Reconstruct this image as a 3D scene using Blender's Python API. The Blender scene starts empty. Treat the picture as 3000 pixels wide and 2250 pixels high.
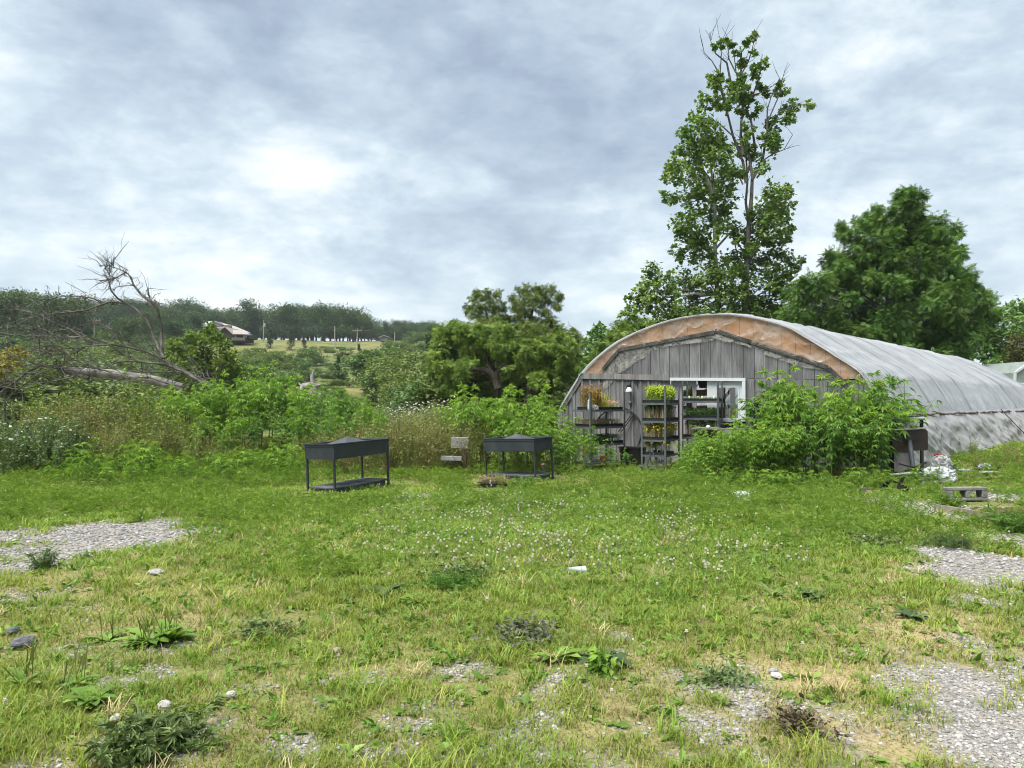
import bpy, bmesh, math, random
import numpy as np
from mathutils import Vector, Matrix, Quaternion

SC = bpy.context.scene
COL = SC.collection
R = math.radians
rng = np.random.default_rng(7)
random.seed(7)

# ---------------------------------------------------------------- camera
CAMH, TILT, F = 1.6, R(1.163), 2166.7          # F: focal length in pixels of a 3000 px wide frame
cam_d = bpy.data.cameras.new("camera"); cam = bpy.data.objects.new("camera", cam_d); COL.objects.link(cam)
cam_d.sensor_width = 36; cam_d.lens = 26.0; cam_d.clip_start = 0.05; cam_d.clip_end = 3000
cam.location = (0, 0, CAMH); cam.rotation_euler = (R(90) + TILT, 0, 0)
SC.camera = cam

# ---------------------------------------------------------------- light
SUN_EL, SUN_AZ = R(66), R(-125)                 # azimuth measured from +Y towards +X
wd = bpy.data.worlds.new("World"); SC.world = wd; wd.use_nodes = True
nt = wd.node_tree; nt.nodes.clear()
def N(t, tree=None, **k):
    n = (tree or nt).nodes.new(t)
    for a, b in k.items(): setattr(n, a, b)
    return n
def LK(a, b, tree=None): (tree or nt).links.new(a, b)
def math_node(op, a, b=None, c=None, tree=None, clamp=False):
    n = N('ShaderNodeMath', tree, operation=op); n.use_clamp = clamp
    for i, v in enumerate((a, b, c)):
        if v is None: continue
        if isinstance(v, (int, float)): n.inputs[i].default_value = v
        else: LK(v, n.inputs[i], tree)
    return n.outputs[0]
def vmath(op, a, b=None, tree=None, scale=None):
    n = N('ShaderNodeVectorMath', tree, operation=op)
    for i, v in enumerate((a, b)):
        if v is None: continue
        if isinstance(v, (tuple, list)): n.inputs[i].default_value = v
        else: LK(v, n.inputs[i], tree)
    if scale is not None:
        if isinstance(scale, (int, float)): n.inputs['Scale'].default_value = scale
        else: LK(scale, n.inputs['Scale'], tree)
    return n
def ramp(fac, stops, tree=None):
    n = N('ShaderNodeValToRGB', tree); e = n.color_ramp.elements
    while len(e) < len(stops): e.new(0.5)
    for i, (p, c) in enumerate(stops):
        e[i].position = p; e[i].color = (*c, 1) if len(c) == 3 else c
    LK(fac, n.inputs[0], tree); return n.outputs[0]
def mixc(f, a, b, tree=None, bt='MIX'):
    n = N('ShaderNodeMix', tree, data_type='RGBA', blend_type=bt)
    for i, v in ((0, f), (6, a), (7, b)):
        if isinstance(v, (int, float)): n.inputs[i].default_value = v
        elif isinstance(v, (tuple, list)): n.inputs[i].default_value = (*v, 1)
        else: LK(v, n.inputs[i], tree)
    return n.outputs[2]
def noise(vec, scale, detail=4, rough=.55, tree=None, dim='3D', dist=0.0):
    n = N('ShaderNodeTexNoise', tree, noise_dimensions=dim)
    n.inputs['Scale'].default_value = scale; n.inputs['Detail'].default_value = detail
    n.inputs['Roughness'].default_value = rough; n.inputs['Distortion'].default_value = dist
    if vec is not None: LK(vec, n.inputs['Vector'], tree)
    return n.outputs['Fac']

def pix_dir(px, py):
    """world direction through a pixel of the 3000x2250 photograph"""
    px, py = float(px), float(py); f = Vector((0, math.cos(TILT), math.sin(TILT))); u = Vector((0, -math.sin(TILT), math.cos(TILT)))
    return ((px - 1500) / F * Vector((1, 0, 0)) + f - (py - 1125) / F * u)

tc = N('ShaderNodeTexCoord').outputs['Generated']
dirn = vmath('NORMALIZE', tc).outputs[0]
sep = N('ShaderNodeSeparateXYZ'); LK(dirn, sep.inputs[0])
zz = math_node('ADD', math_node('MAXIMUM', sep.outputs[2], 0.0), 0.26)
cmb = N('ShaderNodeCombineXYZ')
LK(math_node('DIVIDE', sep.outputs[0], zz), cmb.inputs[0]); LK(math_node('DIVIDE', sep.outputs[1], zz), cmb.inputs[1])
plane = cmb.outputs[0]
# stretch the deck along a diagonal so the cloud rolls run from upper left
mp = N('ShaderNodeMapping'); mp.inputs['Rotation'].default_value = (0, 0, R(28)); mp.inputs['Scale'].default_value = (0.9, 1.15, 1)
mp.inputs['Location'].default_value = (3.1, 1.7, 0); LK(plane, mp.inputs[0])
n1 = noise(mp.outputs[0], 1.6, 12, .60, dist=.12)
dv = N('ShaderNodeMapping'); dv.inputs['Scale'].default_value = (1, 1, 1.9); dv.inputs['Rotation'].default_value = (0, R(-14), 0); LK(dirn, dv.inputs[0])
n2 = noise(dv.outputs[0], 7.5, 11, .60, dist=.25)
dens = math_node('ADD', math_node('MULTIPLY', n1, .50), math_node('MULTIPLY', n2, .34))
dens = math_node('ADD', dens, math_node('MULTIPLY', noise(dv.outputs[0], 19, 9, .62, dist=.2), .16))
# large bright breaks and dark bellies of the cloud deck, by direction in the sky
acc = dens
for (px, py, wid, amp) in ((1150, 290, 0.10, -.10), (1010, 270, .08, -.06), (350, 420, .15, -.06), (60, 300, .14, -.05), (640, 480, .10, -.06), (1650, 560, .13, -.05),
                           (230, 150, .16, .09), (1130, 190, .11, .09), (1350, 480, .16, .09), (1750, 380, .17, .09), (700, 80, .2, .05), (1500, 150, .2, .04),
                           (2300, 150, .35, -.01), (2750, 450, .35, -.02), (60, 520, .1, .04), (540, 390, .07, .06), (900, 650, .35, -.05), (2400, 500, .2, .01)):
    d = pix_dir(px, py).normalized()
    dist = vmath('DISTANCE', dirn, tuple(d)).outputs['Value']
    g = math_node('DIVIDE', dist, wid); g = math_node('POWER', 2.718, math_node('MULTIPLY', math_node('MULTIPLY', g, g), -1.0))
    acc = math_node('ADD', acc, math_node('MULTIPLY', g, amp * 1.15))
CLOUDK = 1.0
def ck(c): return tuple(v * CLOUDK * 10 for v in c)
cloud = ramp(acc, [(.33, (.98, 1.0, 1.0)), (.40, (.85, .90, .925)), (.455, (.67, .76, .815)), (.52, (.515, .615, .70)), (.58, (.415, .505, .605)), (.66, (.32, .395, .50))])
# the deck is thinner and paler towards the horizon
hz = math_node('POWER', math_node('SUBTRACT', 1.0, math_node('MAXIMUM', sep.outputs[2], 0.0), clamp=True), 9.0)
cloud = mixc(math_node('MULTIPLY', hz, .45), cloud, (.70, .80, .88))
cloud10 = vmath('SCALE', cloud, scale=1.48).outputs[0]
sky = N('ShaderNodeTexSky', sky_type='NISHITA'); sky.sun_disc = False
sky.sun_elevation = SUN_EL; sky.sun_rotation = SUN_AZ; sky.air_density = 1.2; sky.dust_density = 1.5
skyc = mixc(.975, sky.outputs[0], cloud10)
bg = N('ShaderNodeBackground'); bg.inputs[1].default_value = 0.12
LK(skyc, bg.inputs[0]); wo = N('ShaderNodeOutputWorld'); LK(bg.outputs[0], wo.inputs[0])

sun_d = bpy.data.lights.new("sun", 'SUN'); sun_d.energy = 1.5; sun_d.angle = R(40); sun_d.color = (1, .955, .88)
sun = bpy.data.objects.new("sun", sun_d); COL.objects.link(sun)
sv = Vector((math.sin(SUN_AZ) * math.cos(SUN_EL), math.cos(SUN_AZ) * math.cos(SUN_EL), math.sin(SUN_EL)))
sun.rotation_euler = sv.to_track_quat('Z', 'Y').to_euler(); sun.location = (0, 0, 60)

SC.view_settings.view_transform = 'Standard'; SC.view_settings.look = 'None'
SC.view_settings.gamma = 1.0; SC.view_settings.exposure = 2.65
cy = SC.cycles
cy.filter_width = 1.05
cy.max_bounces = 7; cy.diffuse_bounces = 3; cy.glossy_bounces = 2; cy.transmission_bounces = 5; cy.transparent_max_bounces = 10; cy.volume_bounces = 1
cy.caustics_reflective = False; cy.caustics_refractive = False

# ---------------------------------------------------------------- pixel helpers
def P(px, py, Y):
    d = pix_dir(px, py); d = d * (float(Y) / d.y); return np.array((d.x, d.y, CAMH + d.z))
def G0(px, py):
    d = pix_dir(px, py); t = -CAMH / d.z; return np.array((d.x * t, d.y * t))

# ---------------------------------------------------------------- numpy value noise
def vnoise(x, y, seed=0):
    xi = np.floor(x).astype(np.int64); yi = np.floor(y).astype(np.int64); fx = x - xi; fy = y - yi
    fx = fx * fx * (3 - 2 * fx); fy = fy * fy * (3 - 2 * fy)
    def h(a, b):
        n = (a * 374761393 + b * 668265263 + seed * 1442695041) & 0x7fffffff
        n = ((n ^ (n >> 13)) * 1274126177) & 0x7fffffff
        return ((n ^ (n >> 16)) & 0xffff) / 65535.0
    return (h(xi, yi) * (1 - fx) + h(xi + 1, yi) * fx) * (1 - fy) + (h(xi, yi + 1) * (1 - fx) + h(xi + 1, yi + 1) * fx) * fy
def fbm(x, y, seed=0, oct=4):
    s = 0; a = .5; t = 0
    for i in range(oct):
        s = s + a * vnoise(x * 2 ** i + 17.3 * i, y * 2 ** i - 9.1 * i, seed + i); t += a; a *= .5
    return s / t
def sstep(a, b, x):
    t = np.clip((x - a) / (b - a), 0, 1); return t * t * (3 - 2 * t)

# ---------------------------------------------------------------- terrain
PY = [-80, 0, 20, 30, 42, 60, 100, 150, 200, 250, 300, 400, 650]
PZ = [0, 0, 0, -.7, -.7, .6, 4.0, 9.8, 16.2, 21.6, 25.5, 31, 36]
def T(x, y):
    x = np.asarray(x, float); y = np.asarray(y, float)
    z = np.interp(y, PY, PZ)
    r = x / np.maximum(y, 1)
    k = np.interp(r, [-.9, -.3, -.12, .0, .12, .5, .9], [1.0, 1.0, .97, .88, .72, .5, .5])
    z = np.where(y > 50, z * k + .6 * (1 - k), z)
    z = z + .55 * np.exp(-((y - 20) / 2.4) ** 2) * sstep(-.5, -4, x)
    z = z + .42 * sstep(7.5, 13, x) * sstep(11, 17, y)
    z = z + sstep(45, 80, y) * (fbm(x / 26, y / 26, 5, 3) - .5) * 2.5
    z = z + (fbm(x / 1.6, y / 1.6, 3, 3) - .5) * .09 * sstep(60, 30, y)
    return z
def Ts(x, y): return float(T(np.array([x]), np.array([y]))[0])
def G(px, py):
    x, y = G0(px, py); return x, y

# ---------------------------------------------------------------- materials
def newmat(name):
    m = bpy.data.materials.new(name); m.use_nodes = True; t = m.node_tree; t.nodes.clear()
    o = t.nodes.new('ShaderNodeOutputMaterial'); b = t.nodes.new('ShaderNodeBsdfPrincipled')
    t.links.new(b.outputs[0], o.inputs[0]); return m, t, b, o
def mat(name, c, rough=.7, spec=.3, var=.18, scale=6, bump=.0, metal=0, c2=None, stretch=(1, 1, 1), bscale=None, detail=5):
    m, t, b, o = newmat(name)
    co = N('ShaderNodeTexCoord', t).outputs['Object']
    mpn = N('ShaderNodeMapping', t); mpn.inputs['Scale'].default_value = stretch; LK(co, mpn.inputs[0], t)
    n = noise(mpn.outputs[0], scale, detail, .6, t)
    lo = tuple(v * (1 - var) for v in c); hi = c2 if c2 else tuple(min(v * (1 + var), 1) for v in c)
    LK(ramp(n, [(.32, lo), (.68, hi)], t), b.inputs['Base Color'], t)
    b.inputs['Roughness'].default_value = rough; b.inputs['Specular IOR Level'].default_value = spec; b.inputs['Metallic'].default_value = metal
    if bump:
        bp = N('ShaderNodeBump', t); bp.inputs['Strength'].default_value = bump; bp.inputs['Distance'].default_value = .02
        LK(noise(mpn.outputs[0], bscale or scale * 4, 5, .6, t), bp.inputs['Height'], t); LK(bp.outputs[0], b.inputs['Normal'], t)
    return m
def leafmat(name, c1, c2, c3=None, trans=.35, rough=.55):
    """leaf colour varies from leaf to leaf through the mesh attribute 'tint'"""
    m, t, b, o = newmat(name)
    at = N('ShaderNodeAttribute', t); at.attribute_name = 'tint'
    c3 = c3 or c2
    c = ramp(at.outputs['Fac'], [(0, c1), (.6, c2), (1, c3)], t)
    LK(c, b.inputs['Base Color'], t); b.inputs['Roughness'].default_value = rough; b.inputs['Specular IOR Level'].default_value = .25
    tr = N('ShaderNodeBsdfTranslucent', t)
    LK(mixc(1.0, c, (1.0, 1.05, .5), t, 'MULTIPLY'), tr.inputs[0], t)
    mx = N('ShaderNodeMixShader', t); mx.inputs[0].default_value = trans
    LK(b.outputs[0], mx.inputs[1], t); LK(tr.outputs[0], mx.inputs[2], t); LK(mx.outputs[0], o.inputs[0], t)
    return m

# ---------------------------------------------------------------- mesh building
class MB:
    """collects vertices and faces (numpy) and links them as ONE mesh object"""
    def __init__(s): s.V = []; s.Fs = []; s.T = []; s.M = []; s.n = 0
    def add(s, V, faces, tint=None, mi=0):
        V = np.asarray(V, float).reshape(-1, 3)
        for f in faces:
            f = np.asarray(f, np.int64); f = f.reshape(-1, f.shape[-1]); s.Fs.append(f + s.n); s.M.append(np.full(len(f), mi))
        s.V.append(V)
        t = np.zeros(len(V)) if tint is None else np.broadcast_to(np.asarray(tint, float), (len(V),)); s.T.append(t)
        s.n += len(V); return s
    def box(s, c, d, rot=None, tint=0, mi=0, bev=0):
        x, y, z = [v / 2 for v in d]
        V = np.array([(-x, -y, -z), (x, -y, -z), (x, y, -z), (-x, y, -z), (-x, -y, z), (x, -y, z), (x, y, z), (-x, y, z)])
        if rot is not None: V = V @ np.array(rot).T
        return s.add(V + np.array(c), [[(0, 3, 2, 1), (4, 5, 6, 7), (0, 1, 5, 4), (1, 2, 6, 5), (2, 3, 7, 6), (3, 0, 4, 7)]], tint, mi)
    def bar(s, a, b, w, h, up=(0, 0, 1), tint=0, mi=0):
        """rectangular bar from a to b, w across, h along up"""
        a = Vector(a); b = Vector(b); d = (b - a); L = d.length; d.normalize(); u = Vector(up); sd = d.cross(u)
        if sd.length < 1e-4: sd = d.cross(Vector((0, 1, 0)))
        sd.normalize(); u = sd.cross(d)
        rot = np.array([d, sd, u]).T
        return s.box(tuple((a + b) / 2), (L, w, h), rot, tint, mi)
    def tube(s, pts, rad, sides=6, tint=0, cap=True, mi=0):
        pts = np.asarray(pts, float); n = len(pts); rad = np.broadcast_to(np.asarray(rad, float), (n,))
        tg = np.gradient(pts, axis=0); tg /= np.linalg.norm(tg, axis=1)[:, None] + 1e-9
        ref = np.array((0, 0, 1.)) if abs(tg[:, 2]).mean() < .8 else np.array((1., 0, 0))
        a = np.cross(tg, ref); a /= np.linalg.norm(a, axis=1)[:, None] + 1e-9; b = np.cross(tg, a)
        th = np.arange(sides) / sides * 2 * np.pi
        V = pts[:, None] + rad[:, None, None] * (np.cos(th)[None, :, None] * a[:, None] + np.sin(th)[None, :, None] * b[:, None])
        i = np.arange(n - 1)[:, None] * sides; j = np.arange(sides)[None]; j2 = (j + 1) % sides
        q = np.stack([i + j, i + j2, i + sides + j2, i + sides + j], -1).reshape(-1, 4)
        fs = [q]
        V = V.reshape(-1, 3)
        if cap and sides >= 3: fs += [np.arange(sides)[None], (np.arange(sides)[::-1] + (n - 1) * sides)[None]]
        return s.add(V, fs, tint, mi)
    def lathe(s, prof, c=(0, 0, 0), sides=16, tint=0, mi=0, rot=None, sx=1, sy=1):
        th = np.arange(sides) / sides * 2 * np.pi
        V = np.array([(r * math.cos(t) * sx, r * math.sin(t) * sy, z) for r, z in prof for t in th])
        if rot is not None: V = V @ np.array(rot).T
        n = len(prof); i = np.arange(n - 1)[:, None] * sides; j = np.arange(sides)[None]; j2 = (j + 1) % sides
        q = np.stack([i + j, i + j2, i + sides + j2, i + sides + j], -1).reshape(-1, 4)
        return s.add(V + np.array(c), [q, np.arange(sides)[::-1][None], (np.arange(sides) + (n - 1) * sides)[None]], tint, mi)
    def sheet(s, X, tint=0, mi=0):
        """X: (n,m,3) grid"""
        n, m = X.shape[:2]; i = np.arange(n - 1)[:, None] * m; j = np.arange(m - 1)[None]
        q = np.stack([i + j, i + j + 1, i + m + j + 1, i + m + j], -1).reshape(-1, 4)
        t = tint.reshape(-1) if isinstance(tint, np.ndarray) else tint
        return s.add(X.reshape(-1, 3), [q], t, mi)
    def prism(s, poly, off, tint=0, mi=0):
        """poly: (n,3) planar outline; off: extrusion vector"""
        A = np.asarray(poly, float); n = len(A); B = A + np.asarray(off, float)
        i = np.arange(n); j = (i + 1) % n
        return s.add(np.vstack([A, B]), [np.arange(n)[::-1][None], (np.arange(n) + n)[None], np.stack([i, j, j + n, i + n], -1)], tint, mi)
    def stamp(s, tv, tf, pos, X, Y, Z, sc, tint=None, mi=0):
        tv = np.asarray(tv, float); N_ = len(pos); k = len(tv)
        if N_ == 0: return s
        sc = np.broadcast_to(np.asarray(sc, float), (N_,))
        V = pos[:, None] + sc[:, None, None] * (tv[None, :, 0, None] * X[:, None] + tv[None, :, 1, None] * Y[:, None] + tv[None, :, 2, None] * Z[:, None])
        o = (np.arange(N_) * k)[:, None, None]
        fs = [(np.asarray(f)[None] + o).reshape(-1, np.asarray(f).shape[-1]) for f in tf]
        t = None if tint is None else np.repeat(tint, k)
        return s.add(V.reshape(-1, 3), fs, t, mi)
    def mesh(s, name, mats, smooth=False):
        me = bpy.data.meshes.new(name)
        V = np.vstack(s.V); me.vertices.add(len(V)); me.vertices.foreach_set('co', V.astype(np.float32).ravel())
        tot = np.concatenate([np.full(len(f), f.shape[1]) for f in s.Fs]); lv = np.concatenate([f.ravel() for f in s.Fs])
        me.loops.add(len(lv)); me.loops.foreach_set('vertex_index', lv.astype(np.int32))
        me.polygons.add(len(tot)); st = np.concatenate([[0], np.cumsum(tot)[:-1]])
        me.polygons.foreach_set('loop_start', st.astype(np.int32)); me.polygons.foreach_set('loop_total', tot.astype(np.int32))
        mats = mats if isinstance(mats, (list, tuple)) else [mats]
        for m in mats: me.materials.append(m)
        if len(mats) > 1: me.polygons.foreach_set('material_index', np.concatenate(s.M).astype(np.int32))
        me.polygons.foreach_set('use_smooth', np.full(len(tot), smooth))
        at = me.attributes.new('tint', 'FLOAT', 'POINT'); at.data.foreach_set('value', np.concatenate(s.T).astype(np.float32))
        me.update(calc_edges=True); return me
    def build(s, name, mats, parent=None, smooth=False):
        o = bpy.data.objects.new(name, s.mesh(name, mats, smooth)); COL.objects.link(o)
        if parent is not None: o.parent = parent
        return o
def tag(o, label=None, cat=None, group=None, kind=None):
    if label: o['label'] = label
    if cat: o['category'] = cat
    if group: o['group'] = group
    if kind: o['kind'] = kind
    return o
def empty(name, loc, label=None, cat=None, group=None, rz=0):
    o = bpy.data.objects.new(name, None); COL.objects.link(o); o.empty_display_size = .2
    o.location = tuple(float(v) for v in loc); o.rotation_euler = (0, 0, rz); return tag(o, label, cat, group)
def dup(root, loc, rz=0, label=None, group=None, scale=None, rot=None):
    r = root.copy(); COL.objects.link(r); r.location = tuple(float(v) for v in loc); r.rotation_euler = rot if rot else (0, 0, rz)
    if scale is not None: r.scale = scale if isinstance(scale, (tuple, list)) else (scale,) * 3
    if label: r['label'] = label
    if group: r['group'] = group
    for ch in root.children:
        c = ch.copy(); COL.objects.link(c); c.parent = r
        for g in ch.children:
            d = g.copy(); COL.objects.link(d); d.parent = c
    return r
def bevel(o, w=.006, seg=2):
    m = o.modifiers.new('bevel', 'BEVEL'); m.width = w; m.segments = seg; m.limit_method = 'ANGLE'; return o
def rotz(a): c, s_ = math.cos(a), math.sin(a); return np.array([[c, -s_, 0], [s_, c, 0], [0, 0, 1]])
def unit(v): return v / (np.linalg.norm(v, axis=-1, keepdims=True) + 1e-9)
def frames(n, droop=0.0, spread=1.0, r=None, outward=None):
    """random leaf frames: X along the leaf, Z its face"""
    r = r or rng
    X = r.normal(size=(n, 3)) * np.array((spread, spread, spread * .6))
    if outward is not None: X = X + outward
    X[:, 2] -= droop; X = unit(X)
    Z = r.normal(size=(n, 3)) * .55 + np.array((0, 0, 1.)); Y = unit(np.cross(Z, X)); Z = np.cross(X, Y)
    return X, Y, Z
# ================================================================ ground
def blob(x, y, px, py, rx, ry, soft=.45, rot=0):
    """soft ellipse on the ground given by its centre and half sizes in photo pixels"""
    cx, cyy = G0(px, py); ax = rx / F * cyy; top = G0(px, py - ry * .5)[1]; ay = max(abs(top - cyy) * 2, .08)
    dx, dy = (x - cx), (y - cyy)
    c, s_ = math.cos(rot), math.sin(rot); dx, dy = dx * c + dy * s_, -dx * s_ + dy * c
    d = np.sqrt((dx / ax) ** 2 + (dy / ay) ** 2)
    return np.clip((1 + soft - d) / (2 * soft), 0, 1)
GRAVEL = [  # px, py, rx, ry (3000 px frame)
    (250, 1578, 270, 38), (90, 1610, 200, 40), (430, 1548, 85, 20), (140, 1640, 80, 30),
    (2950, 2085, 175, 125), (2760, 1960, 130, 60), (2980, 1690, 200, 60), (2860, 1640, 110, 40), (2990, 1920, 150, 30), (2900, 1890, 90, 22), (2850, 1760, 100, 30), (2980, 2200, 200, 90), (2750, 2130, 110, 70), (2620, 2160, 110, 60), (2420, 2190, 120, 50),
    (2600, 1470, 90, 14), (2800, 1490, 160, 20), (2990, 1460, 90, 20), (2700, 1500, 60, 12), (2980, 1580, 90, 22), (2820, 1560, 60, 12),
    (2050, 2010, 110, 30), (2010, 2080, 70, 30), (1620, 2010, 60, 40), (1560, 2120, 60, 30), (1590, 2100, 60, 26), (1900, 2170, 70, 40), (1630, 2040, 80, 26), (1760, 1890, 50, 16), (1780, 1880, 60, 22), (1790, 2220, 110, 50), (2000, 2140, 80, 40), (2180, 2100, 90, 40),
    (1230, 1460, 60, 12), (1300, 1470, 80, 12), (1400, 1450, 110, 10), (1180, 1490, 50, 10), (1500, 1460, 80, 8),
    (1060, 1780, 50, 18), (690, 2050, 60, 40), (300, 1890, 80, 25), (320, 1980, 100, 26), (240, 2210, 130, 40), (560, 2150, 70, 60), (860, 2190, 60, 40), (700, 2080, 50, 50), (540, 1890, 90, 20), (60, 1760, 110, 20), (220, 1790, 80, 20),
    (1030, 2010, 70, 30), (1240, 2070, 60, 24), (1240, 2110, 90, 20), (1100, 2180, 70, 24), (2250, 1940, 80, 20), (2330, 2060, 90, 30), (2480, 2080, 80, 40), (1380, 1950, 60, 20), (1460, 2210, 90, 26), (2550, 1930, 90, 22), (2620, 2010, 70, 30)]
DRY = [(2500, 1800, 330, 70, .6), (2300, 1980, 420, 90, .8), (2700, 1850, 300, 90, .8), (1900, 2120, 350, 90, .7), (2500, 2150, 400, 90, .9), (1500, 2050, 300, 80, .55), (300, 1830, 330, 90, .6), (420, 2190, 260, 70, .8), (800, 1990, 240, 60, .4), (180, 1720, 200, 50, .55), (1250, 2100, 250, 80, .5), (2050, 1980, 200, 50, .6), (2760, 1680, 150, 40, .6), (2430, 1730, 160, 30, .5), (800, 2120, 200, 60, .5), (1100, 1950, 160, 40, .5)]
def gravel_field(x, y):
    g = np.zeros_like(x)
    STRONG = {0, 1, 2, 3, 4, 6, 7, 11, 15, 16, 17, 19}
    w = np.zeros_like(x)
    for i, b in enumerate(GRAVEL):
        if i in STRONG: g = np.maximum(g, blob(x, y, *b, soft=.5))
        else: w = np.maximum(w, blob(x, y, *b, soft=1.0) * (.66 if i < 22 else .56))
    n = fbm(x * 2.3, y * 2.3, 21, 4); n2 = fbm(x * 6.5, y * 6.5, 25, 3)
    strong = np.clip(g * 1.25 + (n - .5) * 2.4 * (g > .02), 0, 1)
    weak = np.clip((w * .9 + (n2 - .55) * 2.2 + (n - .5) * .8) * (w > .03), 0, .85)
    return np.maximum(strong, weak)
def dry_field(x, y):
    g = np.zeros_like(x)
    for b in DRY: g = np.maximum(g, blob(x, y, *b[:4], soft=.8) * b[4])
    n = fbm(x * 1.3, y * 1.3, 33, 4)
    return np.clip(g + (n - .5) * .9, 0, 1)

def axis(lo, hi, step, ext_lo, ext_hi, g=1.13):
    a = list(np.arange(lo, hi + 1e-6, step)); s = step
    while a[-1] < ext_hi: s *= g; a.append(a[-1] + s)
    s = step; b = []; c = lo
    while c > ext_lo: s *= g; c -= s; b.append(c)
    return np.array(b[::-1] + a)
gx = axis(-14, 18, .14, -620, 620); gy = axis(2, 24, .14, -60, 640)
GX, GY = np.meshgrid(gx, gy)
GZ = T(GX, GY)
gf = gravel_field(GX, GY); df = dry_field(GX, GY)
mb = MB(); mb.sheet(np.stack([GX, GY, GZ], -1), tint=gf)
m, t, b, o_ = newmat('soil and gravel ground')
co = N('ShaderNodeTexCoord', t).outputs['Object']
at = N('ShaderNodeAttribute', t); at.attribute_name = 'tint'
ad = N('ShaderNodeAttribute', t); ad.attribute_name = 'dryness'
vor = N('ShaderNodeTexVoronoi', t); vor.inputs['Scale'].default_value = 46; LK(co, vor.inputs['Vector'], t)
stone = ramp(vor.outputs['Color'], [(0, (.09, .088, .085)), (.35, (.17, .165, .155)), (.7, (.25, .245, .235)), (1, (.36, .355, .34))], t)
stone = mixc(math_node('MULTIPLY', ramp(noise(co, 3.0, 5, .6, t), [(.4, (0, 0, 0)), (.65, (1, 1, 1))], t), .35, tree=t), stone, (.25, .2, .14), t)
soil = ramp(noise(co, 18, 6, .65, t), [(.3, (.06, .07, .022)), (.5, (.12, .135, .04)), (.7, (.22, .20, .09))], t)
strawc = ramp(noise(co, 40, 6, .7, t), [(.3, (.16, .12, .06)), (.5, (.30, .24, .13)), (.7, (.42, .35, .22))], t)
soil = mixc(ad.outputs['Fac'], soil, strawc, t)
nearc = mixc(at.outputs['Fac'], soil, stone, t)
# far hillside: meadow greens and hay colour
sp = N('ShaderNodeSeparateXYZ', t); LK(co, sp.inputs[0], t)
meadow = ramp(noise(co, .035, 7, .62, t), [(.34, (.04, .075, .02)), (.48, (.085, .115, .032)), (.58, (.17, .155, .06)), (.72, (.06, .095, .028))], t)
meadow = mixc(.4, meadow, ramp(noise(co, .35, 6, .7, t), [(.35, (.03, .055, .016)), (.65, (.20, .18, .085))], t), t)
mr = N('ShaderNodeMapRange', t); mr.inputs[1].default_value = 24; mr.inputs[2].default_value = 34; LK(sp.outputs[1], mr.inputs[0], t)
LK(mixc(mr.outputs[0], nearc, meadow, t), b.inputs['Base Color'], t)
b.inputs['Roughness'].default_value = .95; b.inputs['Specular IOR Level'].default_value = .1
bp = N('ShaderNodeBump', t); bp.inputs['Strength'].default_value = .7; bp.inputs['Distance'].default_value = .02
LK(math_node('ADD', vor.outputs['Distance'], noise(co, 60, 4, .6, t), tree=t), bp.inputs['Height'], t); LK(bp.outputs[0], b.inputs['Normal'], t)
ground = mb.build('ground', m, smooth=True); tag(ground, kind='structure')
a2 = ground.data.attributes.new('dryness', 'FLOAT', 'POINT'); a2.data.foreach_set('value', df.ravel().astype(np.float32))
# ================================================================ greenhouse
WC = np.array((4.92, 17.6)); WU = np.array((.8660, -.5)); WN = np.array((-.5, -.8660))     # wall plane: centre, along, outward
def W(p, off=0.0):
    d = pix_dir(*p); d = np.array((d.x, d.y, d.z)); k = (off + WC @ WN) / (d[:2] @ WN)
    return np.array((d[0] * k, d[1] * k, CAMH + d[2] * k))
def WP(u, z, off=0.0):
    return np.array((WC[0] + WU[0] * u + WN[0] * off, WC[1] + WU[1] * u + WN[1] * off, z))
def WUZ(p):
    q = W(p); return float((q[:2] - WC) @ WU), float(q[2])
def c1(x, y): return (1600 + .36166 * x, 850 + .36166 * y)
def c2(x, y): return (2200 + .36166 * x, 850 + .36166 * y)
def c3(x, y): return (.36166 * x, 750 + .36166 * y)
def c4(x, y): return (700 + .31646 * x, 850 + .31646 * y)
def c5(x, y): return (850 + .36166 * x, 1200 + .36166 * y)
def c6(x, y): return (1650 + .24864 * x, 1050 + .24864 * y)
def cE(x, y): return (1900 + .15823 * x, 1100 + .15823 * y)
def cD(x, y): return (1700 + .12054 * x, 1080 + .12054 * y)
def cF(x, y): return (2450 + .25322 * x, 1180 + .25322 * y)
NW3 = np.array((WN[0], WN[1], 0))

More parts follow.
